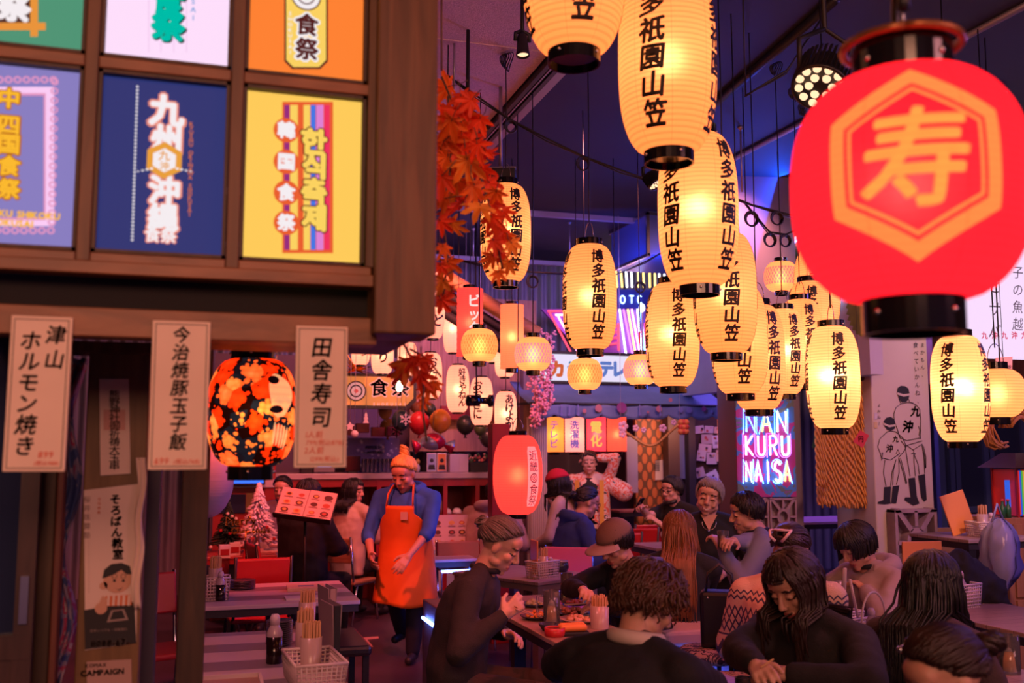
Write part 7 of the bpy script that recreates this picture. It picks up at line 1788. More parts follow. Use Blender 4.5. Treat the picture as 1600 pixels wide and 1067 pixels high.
def person(label, px, py, d, deg, top, hairspec, lean=8, nod=15, turn=0, roll=0, hands=None, sw=.185, s=1.0, fem=False, sleeve='long', stand=False, brow=None, smile=False, closed=True, voxel=.0052, trousers=None, fat=1.0, hunch=0, legs=None, hipz=None, group=None, curl=(.55, .55), palms=None, poles=None, fold=.016, bulk=1.0, neckl=1.0, loose=0.0, legw=1.0):
    PEOPLE_I[0] += 1
    HPt = P(px, py, d); rz = -YAW - R(deg)
    hz = hipz or (.86 if stand else .53)
    L_, Nl = R(lean), R(lean * .6 + 18 + nod * .25)
    nk = .152 * s * neckl; need = HPt.z - hz - nk * math.cos(Nl)
    Tl = max(.34, min(.62, need / math.cos(L_)))
    hip = Vector((0, 0, hz)); up = Vector((0, math.sin(L_), math.cos(L_))); X = Vector((1, 0, 0))
    N = hip + up * Tl; H = N + Vector((0, math.sin(Nl), math.cos(Nl))) * nk
    Rz = Matrix.Rotation(rz, 3, 'Z'); loc = HPt - Rz @ H; loc.z = HPt.z - H.z
    o = thing('person', label, 'person', (loc.x, loc.y, loc.z), rz, group); dz = loc.z
    inv = Matrix.Translation(loc) @ Matrix.Rotation(rz, 4, 'Z'); inv = inv.inverted()
    M = Matrix.Translation(H) @ Matrix.Rotation(-R(turn), 4, 'Z') @ Matrix.Rotation(-R(nod), 4, 'X') @ Matrix.Rotation(R(roll), 4, 'Y')
    hs = 1.0 * s
    B = MB(); head_shapes(B, M, hs, fem, smile, fat)
    B.cap(N - up * .03, M @ (Vector((0, -.015, -.05)) * hs), .056 * bulk ** .5, .050 * bulk ** .5, 16)
    bw = sw * bulk
    def rings(e, lo=0.0):
        return [(hip + up * t * Tl + Vector((0, -hunch * math.sin(PI * t), 0)), up, X, (rx * bulk + e) * (sw / .185) ** .5, ry * bulk + e) for t, rx, ry in ((lo - .05, .150, .105), (.12, .165, .120), (.35, .150, .112), (.6, .162, .118), (.8, .168, .112), (.93, .135, .085), (1.0, .075, .060))]
    loft(B, rings(-.014))
    sh = [N - up * .055 + X * (sx * sw) + Vector((0, -.01, 0)) for sx in (-1, 1)]
    if hands is None: hands = ((-.16, .36, .76), (.16, .36, .76))
    C = MB(); loft(C, rings(.010 + loose, -.14 if not stand else -.10))
    for i, sx in enumerate((-1, 1)):
        hp = hands[i]
        if isinstance(hp, tuple) and len(hp) == 4 and hp[0] == 'px': tgt = inv @ P(*hp[1:])
        else: tgt = Vector(hp) - Vector((0, 0, dz))
        pole = Vector(poles[i]) if poles and poles[i] else Vector((sx * .55, -.35, -.8))
        el, wr = ik(sh[i], tgt, .275 * s, .245 * s, pole)
        B.cap(sh[i], el, .045, .037, 12); B.cap(el, wr, .038, .025, 12)
        pd = Vector(palms[i]) if palms and palms[i] else Vector((-sx * .5, 0, -.8)); dv = (wr - el).normalized()
        hand(B, wr, dv, pd, sx, curl[i], s)
        C.cap(N + up * .01 + X * (sx * .045), sh[i] + Vector((0, 0, .002)), .050, .052 + .012 * bulk, 14); B.cap(N, sh[i], .04, .045, 12)
        e1 = el if sleeve != 'short' else sh[i] + (el - sh[i]) * .6
        C.cap(sh[i], e1, .064 * bulk ** .5 + loose * .5, .055 * bulk ** .5 + loose * .6, 14)
        if sleeve == 'long': C.cap(el, wr - (wr - el) * .06, .055 * bulk + loose * .6, .038 + loose * .3, 14)
        elif sleeve == 'pushed': C.cap(el - (wr - el) * .02, el + (wr - el) * .16, .060, .055, 14)
    me = solid(B, voxel * s, 'body', 3); paint_head(me, M, hs, brow or hairspec[1], smile, closed); link('body', me, o)
    me = solid(C, .011, 'top', 3, fold, .09); me.materials.append(top); ct = link('top', me, o)
    # legs
    Tm = trousers or cloth('black trousers', (.010, .010, .014)); Lm = MB(); loft(Lm, [(hip + up * t * Tl, up, X, .160 * bulk, .118 * bulk) for t in (-.16, 0, .1)])
    for i, sx in enumerate((-1, 1)):
        a = hip + X * (sx * .085) - Vector((0, 0, .03))
        if legs: kn, an_ = [Vector(q) - Vector((0, 0, dz)) for q in legs[i]]
        elif stand: kn, an_ = Vector((sx * .10, .03, .46)), Vector((sx * .11, 0, .09 - dz))
        else: kn, an_ = Vector((sx * .12, .41, .50)), Vector((sx * .13, .38, .09 - dz))
        Lm.cap(a, kn, .088 * bulk, .066 * legw, 14); Lm.cap(kn, an_, .064 * legw, .050 * legw, 14)
        S_ = MB(); S_.cap(an_ + Vector((0, -.03, -.045)), an_ + Vector((sx * .01, .15, -.055)), .036, .033, 12); S_.cap(an_, an_ + Vector((0, 0, -.04)), .045, .045, 12); me = solid(S_, .012, 'shoe', 2); me.materials.append(mat('shoe leather', (.02, .02, .03), .5)); link('shoe', me, o)
    me = solid(Lm, .013, 'trousers', 3, .012, .1); me.materials.append(Tm); link('trousers', me, o)
    if hairspec[0]: hair(o, M, hs, hairspec[0], hairspec[1], PEOPLE_I[0], *hairspec[2:], body=(hip, up, Tl, .128 * bulk + loose + .03))
    if not stand: 
        if abs(dz) < .3: pass
    return dict(o=o, M=M, N=N, H=H, up=up, hip=hip, Tl=Tl, sh=sh, s=hs, inv=inv, X=X, dz=dz, loc=loc, rings=rings, sw=sw)
def seat_for(c, label, z=None):
    """the stool someone sits on"""
    zt = c['hip'].z + c['dz'] - .16
    stool((c['loc'].x, c['loc'].y, 0), label, max(.25, zt), .16, None, None)
def hood(c, m, r=.085):
    mb = MB(); N = c['N']; pts = [N + Vector((r * 1.15 * math.sin(t), -.035 + r * .95 * -math.cos(t), .035 - .03 * (1 - math.cos(t)) * .6)) for t in [R(-140 + 280 * k / 20) for k in range(21)]]
    mb.tube(pts, [.028 + .022 * math.cos(R(-140 + 280 * k / 20) * .5) for k in range(21)], 12); mb.cap(N + Vector((0, -.10, .0)), N + Vector((0, -.12, -.10)), .06, .05)
    me = solid(mb, .010, 'hood', 3, .01, .06); me.materials.append(m); link('hood', me, c['o'])
def collar(c, m, r=.066, h=.03, name='collar'):
    N = c['N']; mb = MB(); mb.tube([N + c['up'] * .028 + Vector((r * 1.05 * math.sin(t), .012 + r * .95 * math.cos(t), .012 * -math.cos(t))) for t in [2 * PI * k / 24 for k in range(25)]], h * .45, 8); mb.build(name, m, c['o'])
def glasses(c):
    mb = MB(); T = lambda p: c['M'] @ (Vector(p) * c['s'])
    for x in (-1, 1): mb.tube([T((x * .033 + .024 * math.cos(a), .098, .002 + .018 * math.sin(a))) for a in [2 * PI * k / 16 for k in range(17)]], .002, 6); mb.tube([T((x * .057, .096, .006)), T((x * .078, .06, .008)), T((x * .080, -.01, .008))], .002, 6)
    mb.tube([T((-.01, .101, .004)), T((.01, .101, .004))], .002, 6); mb.build('spectacles', BLACK, c['o'])

GREYC = cloth('charcoal', (.020, .013, .012)); BLK = cloth('black', (.006, .005, .006)); NAVY = cloth('navy', (.012, .014, .03)); TEALB = cloth('dark teal', (.006, .011, .016))
# waiter
WB = cloth('royal blue', (.03, .13, .62)); APR = mat('orange apron cloth', (.80, .16, .012), .8, bump=.35, bscale=9, var=.06)
w = person('standing waiter with a blond topknot, blue hoodie and orange apron, looking down', 631, 741, 7.9, 190, WB, ('topknot', HBLOND, 0, (0, -.060, .122)), 6, 24, 14, 0, hands=(('px', 639, 868, 7.57), ('px', 580, 868, 7.7)), sw=.22, s=1.13, sleeve='pushed', stand=True, hipz=.83, brow=HBROWN, fat=1.12, bulk=1.12, voxel=.006, neckl=.88, legw=1.2,
           trousers=cloth('dark indigo trousers', (.010, .014, .045)), legs=(((-.11, .13, .46), (-.10, .16, .09)), ((.10, .0, .46), (.12, -.28, .16))), palms=((.3, -.6, -.4), (-.9, 0, 0)), poles=((-.8, -.4, -.3), (.5, -.6, -.2)), curl=(.35, .4))
hood(w, WB, .10)
v, f = [], []; nz, nx = 26, 22; hip, N = w['hip'], w['N']; ztop = N.z - .105
for j in range(nz + 1):
    t = j / nz; z = ztop - t * (ztop - .43); wd = R(34 + 62 * min(1, max(0, (t - .08) / .28)) ** .8) if t < .36 else R(96)
    rx = .205 + .055 * max(0, (t - .35)) * 1.6; ry = .190 + .15 * max(0, t - .35)
    for i in range(nx + 1):
        a = wd * (2 * i / nx - 1); fold_ = .014 * math.sin(7 * a + 3 * t) * max(0, t - .3)
        cy = .02 + (N.y - hip.y) * max(0, 1 - t * 2.2)
        v.append(Vector(((rx + fold_) * math.sin(a), cy + (ry + fold_) * math.cos(a), z + .015 * math.sin(a * 3) * (t > .95))))
for j in range(nz):
    for i in range(nx): q = j * (nx + 1) + i; f.append((q, q + 1, q + nx + 2, q + nx + 1))
ap = MB().add(v, f).build('apron', APR, w['o']); ap.modifiers.new('t', 'SOLIDIFY').thickness = .006
for sx in (-1, 1): MB().tube([Vector((sx * .105, .175 + N.y - hip.y, ztop)), Vector((sx * .10, .15 + N.y - hip.y, N.z - .02)), Vector((sx * .085, .085 + N.y, N.z + .035)), Vector((sx * .06, -.04 + N.y, N.z + .055))], .018, 8, flat=.35).build('strap', APR, ap)
MB().box((-.045, .206 + (N.y - hip.y), ztop - .075), (.055, .006, .06)).build('name_badge', mat('badge', (.6, .42, .35), .4), ap)
# bun-haired man
c = person('seated man with a greying bun, black sweatshirt, eating with chopsticks', 782, 853, 4.8, 98, GREYC, ('tied', HGREY, 0, (0, -.115, .050)), 14, 30, 0, 0, hands=(('px', 790, 990, 4.95), ('px', 786, 962, 4.55)), sw=.205, s=1.04, brow=HGREY, bulk=1.12, fat=1.05, curl=(.5, .8), palms=((.6, 0, -.6), (-.8, .2, .2)), trousers=cloth('brown black trousers', (.04, .022, .018)), voxel=.0048, hunch=.03); seat_for(c, 'stool under the bun-haired man')
collar(c, BLK, .068)
L = MB(); [disc(L, (.02 * math.cos(k * 2.1), .02 * math.sin(k * 1.3)), .022, 0, .0, n=10) for k in range(5)]; ob = L.build('chest_print', mat('pale shirt print', (.5, .42, .40), .6), c['o'], c['hip'] + c['up'] * c['Tl'] * .66 + Vector((.07, .145, 0)), (0, 0, R(20)))
a_, b_ = P(806, 952, 4.50), P(833, 962, 4.95); ob = thing('chopsticks', 'pair of chopsticks held by the bun-haired man', 'chopsticks', a_, 0); MB().cap((0, 0, 0), b_ - a_, .004, .0025, 8).build('stick', CHOP, ob); MB().cap((.0, .014, .012), b_ - a_ + Vector((0, .006, .004)), .004, .0025, 8).build('stick', CHOP, ob)
# man with a cap
c = person('man in a grey flat-brimmed cap and black sweatshirt, bent over the dinner table', 962, 850, 5.5, 236, BLK, ('short', HBLACK), 18, 26, 0, 0, hands=(('px', 945, 950, 5.3), ('px', 910, 922, 5.35)), sw=.20, brow=HBLACK, voxel=.0048, poles=((-.9, -.3, -.1), (.9, -.3, -.1)), palms=(None, (0, .3, -.9)), curl=(.5, .9), bulk=1.05); seat_for(c, 'stool under the man in the cap')
mb = MB(); T = lambda p: c['M'] @ (Vector(p) * c['s']); v, f = [], []
for j in range(9):
    for i in range(28): v.append(T(sph(360 * i / 28, 2 + 80 * j / 8, .017 if j < 8 else .014)))
for j in range(8):
    for i in range(28): f.append((j * 28 + i, j * 28 + (i + 1) % 28, (j + 1) * 28 + (i + 1) % 28, (j + 1) * 28 + i))
CAPM = cloth('grey brown cap', (.15, .105, .085)); cap_ = mb.add(v, f).build('cap', CAPM, c['o']); cap_.modifiers.new('t', 'SOLIDIFY').thickness = .004
v, f = [], []
for j in range(7):
    for i in range(13): a = R(-62 + 124 * i / 12); r = .105 + .085 * j / 6 * math.cos(a * .9) ** .5; v.append(T((r * math.sin(a) * .84, -.012 + r * math.cos(a) * 1.05, .046 - .012 * j / 6 - .018 * (math.sin(a) ** 2))))
for j in range(6):
    for i in range(12): q = j * 13 + i; f.append((q, q + 1, q + 14, q + 13))
b_ = MB().add(v, f).build('brim', mat('grey brim', (.30, .25, .25), .7), cap_); b_.modifiers.new('t', 'SOLIDIFY').thickness = .004; MB().ball(T(sph(0, 1, .02)), .008, 8).build('button', CAPM, cap_)
# curly-haired diner in front
c = person('diner seen from behind with curly brown hair, dark jacket and pale collar', 1013, 942, 3.36, 42, cloth('dark jacket', (.010, .008, .011)), ('curly', hairmat('curly brown', (.075, .028, .014))), 16, 32, 22, 0, hands=(('px', 975, 1040, 3.75), ('px', 1058, 1048, 3.62)), sw=.205, s=1.04, bulk=1.1, voxel=.0055, hunch=.03, loose=.01, poles=((-.9, -.4, -.1), (.9, -.4, -.1))); seat_for(c, 'stool under the curly-haired diner')
collar(c, mat('pale shirt collar', (.62, .50, .44), .7), .072, .055)
MB().tube([c['N'] + Vector((-.035, -.125, -.06)), c['N'] + Vector((-.03, -.135, -.085)), c['N'] + Vector((0, -.14, -.095)), c['N'] + Vector((.03, -.135, -.088))], .003, 6).build('hanging_loop', mat('tan loop', (.3, .2, .14), .6), c['o'])
# long-haired woman from the back
c = person('woman seen from behind with very long chestnut hair and a dark top', 1062, 832, 5.95, 14, TEALB, ('long', HLIGHT, .52), 6, 8, 0, 0, hands=(('px', 1030, 905, 6.2), ('px', 1075, 905, 6.3)), sw=.185, fem=True, voxel=.007, poles=(None, (.7, -.3, -.8))); pass
# laughing man
c = person('laughing grey-haired man in a black V-neck with a pendant', 1108, 776, 7.4, 197, BLK, ('short', hairmat('ash grey', (.20, .17, .17))), 4, 8, 0, -12, sw=.205, s=1.12, smile=True, fat=1.12, bulk=1.1, voxel=.0055, brow=HBROWN, hands=((-.15, .34, .76), (.15, .34, .76))); seat_for(c, 'stool under the laughing man')
N = c['N']; L = MB(); strip(L, [(-.06, .03), (.06, .03), (0, -.085)], 0, 0); L.build('v_neck_skin', SKIN_M, c['o'], N + Vector((0, .105, 0)), (R(-14), 0, PI)); MB().tube([N + Vector((.05 * math.sin(t), .10 + .02 * math.cos(t), -.03 - .05 * math.cos(t))) for t in [R(-100 + 200 * k / 16) for k in range(17)]], .0022, 6).ball(N + Vector((0, .13, -.085)), .010, 8).build('pendant', STEEL, c['o'])
# man with spectacles
c = person('bearded man with spectacles and a black T-shirt, holding a phone at the back', 1050, 766, 8.8, 232, BLK, ('short', HBLACK), 4, 4, 0, 0, hands=((-.05, .30, .98), ('px', 1003, 795, 8.55)), sw=.2, sleeve='short', closed=False, voxel=.006, brow=HBLACK); seat_for(c, 'stool under the bearded man'); glasses(c)
mb = MB(); T = lambda p: c['M'] @ (Vector(p) * c['s']); mb.tube([T((.062 * math.sin(t), .018 + .058 * math.cos(t), -.085 - .018 * math.cos(t))) for t in [R(-85 + 170 * k / 14) for k in range(15)]], .017, 8); mb.build('beard', HBLACK, c['o'])
L = MB(); [disc(L, (.04 * math.cos(2 * PI * k / 6), .022 * math.sin(2 * PI * k / 6)), .03, 0, 0, n=12) for k in range(6)]; L.build('chest_print', mat('pale shirt print', (.5, .42, .40), .6), c['o'], c['hip'] + c['up'] * c['Tl'] * .6 + Vector((0, .155, 0)), (0, 0, PI))
q = P(998, 790, 8.5); ob = MB().box((0, 0, 0), (.075, .012, .15), bev=.004).build('smartphone', BLACK_GLOSS, None, q, (R(30), 0, R(40))); tag(ob, 'dark phone in the hand of the bearded man', 'phone')
# leaning man in profile
c = person('dark-haired man in profile with a grey-blue knit, smiling to the left', 1166, 802, 6.45, 290, cloth('grey blue knit', (.19, .21, .30)), ('short', HBLACK), 22, 10, -22, 0, hands=(('px', 1128, 858, 6.25), ('px', 1140, 846, 6.1)), sw=.205, s=1.06, smile=True, bulk=1.28, voxel=.005, brow=HBLACK, hunch=.08, palms=((0, .2, -.9), (0, .2, -.9)), curl=(.8, .8)); seat_for(c, 'stool under the leaning man'); collar(c, NAVY, .067)
q = P(1130, 842, 6.2); mug(q - Vector((0, 0, .06)), 'dark tumbler in the leaning man\'s hands', .11, .034, .7, 0, handle=False)
# knitted sweater woman
def nordic():
    m = cloth('oatmeal knit', (.56, .40, .32)); m2 = mat('cloth nordic', (.56, .40, .32), .9, bump=.4, bscale=160); nt = m2.node_tree; L_ = nt.links.new
    tc = nt.nodes.new('ShaderNodeTexCoord'); sp = nt.nodes.new('ShaderNodeSeparateXYZ'); L_(tc.outputs['Object'], sp.inputs[0])
    def M_(op, a, b=None, c=None):
        n = nt.nodes.new('ShaderNodeMath'); n.operation = op
        for i, q in enumerate((a, b, c)):
            if q is None: continue
            if isinstance(q, (int, float)): n.inputs[i].default_value = q
            else: L_(q, n.inputs[i])
        return n.outputs[0]
    x, z = sp.outputs['X'], sp.outputs['Z']
    def zig(per, z0, amp, th):          # 1 on a zigzag line
        t = M_('PINGPONG', M_('ADD', x, 5.0), per / 2); return M_('LESS_THAN', M_('ABSOLUTE', M_('SUBTRACT', M_('SUBTRACT', z, z0), M_('MULTIPLY', M_('SUBTRACT', t, per / 4), amp))), th)
    parts = [zig(.032, .93, 1.0, .0055), zig(.032, .955, 1.0, .0045)]
    for z0 in (.80, .86): parts += [zig(.06, z0, 1.9, .008), zig(.06, z0, -1.9, .008)]
    t = M_('PINGPONG', M_('ADD', x, 5.0), .0275); saw = M_('SUBTRACT', z, M_('MULTIPLY_ADD', t, 1.6, .655)); parts.append(M_('MULTIPLY', M_('GREATER_THAN', saw, 0.0), M_('LESS_THAN', saw, .035))); parts.append(M_('LESS_THAN', M_('ABSOLUTE', M_('SUBTRACT', z, .755)), .004))
    f = parts[0]
    for p_ in parts[1:]: f = M_('MAXIMUM', f, p_)
    mx = nt.nodes.new('ShaderNodeMix'); mx.data_type = 'RGBA'; L_(f, mx.inputs[0]); mx.inputs[6].default_value = (.56, .40, .32, 1); mx.inputs[7].default_value = (.05, .045, .10, 1); L_(mx.outputs[2], nt.nodes['Principled BSDF'].inputs['Base Color']); return m2
c = person('woman from behind in a cream patterned knit sweater, hair in a clear claw clip', 1236, 862, 4.75, 28, nordic(), ('tied', HBROWN, 0, (0, -.115, .02)), 8, 30, 10, 0, hands=((-.14, .22, .82), (.02, .24, .80)), sw=.195, fem=True, voxel=.007, loose=.018, hunch=.04); seat_for(c, 'stool under the woman in the patterned sweater')
T = lambda p: c['M'] @ (Vector(p) * c['s'])
mb = MB()
for sx in (-1, 1): mb.tube([T((sx * .035, -.115, .055)), T((sx * .05, -.155, .03)), T((sx * .038, -.165, -.005)), T((sx * .015, -.15, -.02))], .007, 8)
mb.tube([T((-.045, -.14, .04)), T((0, -.165, .03)), T((.045, -.14, .04))], .006, 8); mb.build('claw_clip', mat('clear pearly clip', (.65, .5, .55), .15), c['o'])
# woman in the dark jacket
DJ = cloth('dark brown jacket', (.012, .009, .010))
c = person('woman with long brown hair and dark jacket looking down at a glass', 1240, 915, 3.65, 232, DJ, ('long', HBROWN, .26, None, -8), 10, 30, 0, 4, hands=(('px', 1236, 1054, 3.4), ('px', 1180, 1040, 3.4)), sw=.19, fem=True, voxel=.0045, brow=HBROWN, poles=((-.9, -.4, -.05), (.9, -.4, -.05)), palms=((.4, 0, -.5), (-.4, 0, -.5)), curl=(.7, .8), loose=.012, bulk=1.02); seat_for(c, 'stool under the woman in the dark jacket')
ob = MB().cap((0, 0, 0), P(1208, 1030, 3.3) - P(1190, 1042, 3.3), .004, .003, 8).build('chopsticks', CHOP, None, P(1190, 1042, 3.3)); tag(ob, 'wooden stick in the fingers of the woman in the dark jacket', 'chopsticks')
# hooded diner with a bob
GH = cloth('stone grey hoodie', (.36, .28, .27)); c = person('diner with a black bob and stone grey hoodie, head bowed', 1338, 853, 5.45, 250, GH, ('bob', HBLACK), 14, 30, 0, 6, poles=((-.9, -.3, -.1), (.9, -.3, -.1)), hands=((-.10, .22, .87), (.06, .24, .87)), sw=.195, voxel=.006, loose=.02, bulk=1.06); seat_for(c, 'stool under the hooded diner'); hood(c, GH, .088); collar(c, BLK, .06)
# black-haired woman at the right
c = person('woman with long straight black hair seen from behind at the plank table', 1458, 915, 3.8, 52, cloth('dusky brown top', (.06, .035, .035)), ('long', HBLACK, .50), 6, 6, 0, 0, sw=.18, fem=True, voxel=.007, hands=((-.1, .3, .78), (.1, .3, .78))); seat_for(c, 'stool under the black-haired woman')
# nearest head, bottom edge
c = person('nearest diner at the bottom edge, only the brown tied-up hair and forehead in view', 1478, 1062, 2.55, 262, DJ, ('tied', HBROWN, 0, (0, -.135, .03)), 10, 24, 0, 0, sw=.18, fem=True, voxel=.006, hands=((-.1, .3, .76), (.1, .3, .76))); seat_for(c, 'stool under the nearest diner')
T = lambda p: c['M'] @ (Vector(p) * c['s']); MB().ball(T(sph(35, 50, .014)), .010, 10).tube([T(sph(35 + 12 * k, 50 + 2 * k, .015)) for k in range(8)], .005, 6).build('hair_pin', CHROME, c['o'])
# people further back
HB2 = cloth('cobalt hoodie', (.018, .035, .16)); c = person('woman in a cobalt hoodie with ponytail and spectacles, side on', 917, 785, 8.2, 72, HB2, ('tied', HBLACK, .22, (0, -.12, .03)), 12, 16, 0, 0, sw=.19, voxel=.008, fem=True, bulk=1.15, loose=.02); seat_for(c, 'stool under the woman in the cobalt hoodie'); glasses(c); hood(c, HB2)
HAP = patch_mat('festival coat print', [(.62, .44, .34), (.62, .10, .04), (.66, .5, .4), (.05, .05, .06)], 11)
c = person('standing woman in a red and cream festival coat at the back counter', 921, 723, 10.4, 186, HAP, ('short', HBROWN), 0, 0, 0, 0, hands=((-.03, .05, 1.53), (.28, .12, .95)), sw=.18, fem=True, stand=True, closed=False, voxel=.008, poles=((-1, .1, .2), (.8, -.2, -.3)))
mb = MB(); v, f = [], []
for j in range(14):
    for i in range(21): a = R(38 + 284 * i / 20); t = j / 13; v.append(Vector(((.20 + .03 * t) * math.sin(a), (.145 + .03 * t) * math.cos(a), c['N'].z - .03 - .75 * t)))
for j in range(13):
    for i in range(20): q = j * 21 + i; f.append((q, q + 1, q + 22, q + 21))
L = MB(); loft(L, [(c['hip'] + c['up'] * t * c['Tl'] + Vector((0, .012, 0)), c['up'], c['X'], rx, ry) for t, rx, ry in ((.0, .15, .115), (.4, .14, .118), (.8, .13, .125), (.98, .06, .07))]); L.build('shirt', BLK, c['o']); ct = mb.add(v, f).build('festival_coat', HAP, c['o']); ct.modifiers.new('t', 'SOLIDIFY').thickness = .02
for sx in (-1, 1): MB().box((sx * .125, .128, c['N'].z - .38), (.045, .02, .70)).build('collar_band', mat('mustard band', (.55, .28, .03), .7), ct)
for i, sx in enumerate((-1, 1)):
    M_ = MB(); M_.cap(c['sh'][i], c['sh'][i] + Vector((sx * .17, .02, -.10)), .085, .10, 12); M_.build('coat_sleeve', HAP, ct)
L = MB(); [disc(L, (x, .0), .035, 0, 0, n=14) for x in (-.04, .04)]; [disc(L, (x + .008, .0), .012, 1, .003, n=10) for x in (-.04, .04)]; strip(L, [(-.07, -.06), (.07, -.06), (.0, -.11)], 0, 0); L.build('shirt_print', [mat('pale shirt print', (.5, .42, .40), .6), BLACK], c['o'], c['hip'] + c['up'] * c['Tl'] * .62 + Vector((0, .150, 0)), (0, 0, PI))
c = person('person in a crimson knit hat with pale sleeves, beside the coral lantern', 871, 758, 9.2, 300, cloth('pale sweater', (.5, .38, .34)), ('long', HBLACK, .24), 12, 14, 0, 0, sw=.18, fem=True, voxel=.009); seat_for(c, 'stool under the person in the crimson hat')
mb = MB(); v, f = [], []; T = lambda p: c['M'] @ (Vector(p) * c['s'])
for j in range(8):
    for i in range(40): v.append(T(sph(9 * i, 1 + 76 * j / 7, .022 + .006 * (1 - j / 7) + .003 * (i % 2))))
for j in range(7):
    for i in range(40): f.append((j * 40 + i, j * 40 + (i + 1) % 40, (j + 1) * 40 + (i + 1) % 40, (j + 1) * 40 + i))
mb.add(v, f).build('knit_hat', cloth('crimson knit', (.50, .012, .05)), c['o']).modifiers.new('t', 'SOLIDIFY').thickness = .008
PH = cloth('dusty pink hoodie', (.42, .27, .24)); c = person('person in a dusty pink hoodie turned away, by the red post', 774, 772, 9.25, 20, PH, ('short', HBROWN), 18, 20, 0, 0, sw=.2, voxel=.009, bulk=1.15, loose=.02); seat_for(c, 'stool under the person in the dusty pink hoodie'); hood(c, PH, .10)
c = person('woman in a cream sweater on a tube chair, looking back over her shoulder', 553, 768, 9.8, 24, cloth('cream sweater', (.52, .38, .30)), ('long', HBLACK, .22), 4, 2, 84, 0, sw=.185, fem=True, voxel=.007, closed=False, loose=.012); tube_chair((c['loc'].x, c['loc'].y - .05, 0), c['o'].rotation_euler.z, 'tube chair under the woman in the cream sweater', wood('plywood seat', (.3, .14, .07), (.4, .2, .1)), z=c['hip'].z + c['dz'] - .15)
c = person('woman in a grey top by the red wall, facing into the hall', 441, 765, 9.5, 172, cloth('lilac grey top', (.26, .22, .30)), ('tied', HBLACK, 0, (0, -.11, .04)), 4, 6, 16, 0, sw=.185, fem=True, voxel=.007, closed=False); seat_for(c, 'stool under the woman by the red wall')
c = person('person with black hair in a long dark coat behind the music stand', 483, 772, 8.6, 30, BLK, ('bob', HBLACK), 2, 4, 0, 0, sw=.2, voxel=.010, bulk=1.2, loose=.03); seat_for(c, 'stool under the person in the dark coat')
# ------------------------------------------------------------------ maple sprays, spotlights, wires, the drawn pair
def leafmat(n, c):
    m = mat(n, c, .55, var=.25, vscale=18); nt = m.node_tree; b = nt.nodes['Principled BSDF']; t = nt.nodes.new('ShaderNodeBsdfTranslucent'); t.inputs[0].default_value = (*c, 1)
    x = nt.nodes.new('ShaderNodeMixShader'); x.inputs[0].default_value = .45; nt.links.new(b.outputs[0], x.inputs[1]); nt.links.new(t.outputs[0], x.inputs[2]); nt.links.new(x.outputs[0], nt.nodes['Material Output'].inputs[0]); return m
MAP = [leafmat('orange maple leaf', (.98, .27, .03)), leafmat('red maple leaf', (.95, .12, .03)), leafmat('amber maple leaf', (.98, .45, .06))]
def maple(label, spots, d0, stems, seed, group=None):
    rnd = random.Random(seed); o0 = P(spots[0][0], spots[0][1], d0); o = thing('maple_spray', label, 'foliage', o0, 0, 'artificial maple sprays'); mb = MB(); st = MB()
    for px, py, sz, dd in spots:
        c = P(px, py, d0 + dd) - o0; r = sz * mpp(d0 + dd)
        n = (CAM0 - (c + o0)).normalized(); n = (n + Vector((rnd.gauss(0, .55), rnd.gauss(0, .3), rnd.gauss(0, .5)))).normalized()
        u = n.orthogonal().normalized(); w = n.cross(u); a0 = math.atan2(w.z, u.z) ; a0 = math.atan2(-w.z, -u.z) + rnd.gauss(0, .6)
        pts = []
        ang = [-122, -80, -38, 0, 38, 80, 122]; rad = [.42, .74, .92, 1.0, .92, .74, .42]
        for k, (a, q) in enumerate(zip(ang, rad)):
            for da, f_ in ((-13, .58), (-8, .80), (0, 1.0), (8, .80), (13, .58)): pts.append((a + da, q * f_))
            if k < 6: pts.append(((a + ang[k + 1]) / 2, .40))
        pts += [(165, .16), (180, .10), (195, .16)]
        v = [c - n * r * .12] + [c + (u * math.cos(a0 + R(a)) + w * math.sin(a0 + R(a))) * (r * q) - n * (r * .35 * q * q * rnd.uniform(.4, 1)) for a, q in pts]
        m = len(pts); f = [(0, 1 + k, 1 + (k + 1) % m) for k in range(m)]
        mb.add(v, f, rnd.choice((0, 0, 1, 1, 2)), None, False); e = c - (u * math.cos(a0) + w * math.sin(a0)) * r * .7; st.tube([c, (c + e) / 2 - n * .01, e], .0016, 4)
    l = mb.build('leaves', MAP, o); l.modifiers.new('t', 'SOLIDIFY').thickness = .0012
    for s_ in stems: st.tube([P(x, y, d0 + .04) - o0 for x, y in s_], .0035, 6)
    st.build('stems', mat('brown stem', (.12, .06, .04), .6), o)
rnd = random.Random(77); sp = []
for px, py, sz in ((700, 135, 40), (720, 150, 36), (690, 165, 38), (735, 180, 40), (705, 190, 42), (750, 185, 32), (690, 215, 42), (722, 215, 42), (745, 225, 32), (700, 245, 44), (730, 250, 40), (752, 262, 34), (690, 275, 40), (715, 285, 44), (742, 290, 40), (765, 285, 30), (695, 310, 34), (722, 318, 36), (750, 320, 36), (770, 318, 28), (688, 345, 28), (705, 350, 26), (688, 235, 36), (738, 155, 28), (760, 240, 24), (775, 300, 26),
                   (768, 340, 28), (780, 355, 26), (772, 375, 26), (790, 365, 24), (800, 380, 24), (785, 395, 22), (770, 400, 22), (795, 410, 20), (778, 425, 20), (785, 330, 24), (693, 385, 24), (700, 410, 30), (692, 440, 32), (705, 455, 26), (690, 470, 26), (688, 415, 22)): sp.append((px, py, sz * 1.22, rnd.uniform(-.12, .12)))
maple('spray of orange maple leaves hanging beside the timber post, over a cream lantern', sp, 2.95, [((690, 120), (720, 190), (745, 260), (765, 320), (785, 420)), ((700, 150), (705, 260), (690, 330), (700, 400), (692, 470)), ((690, 110), (690, -40))], 5)
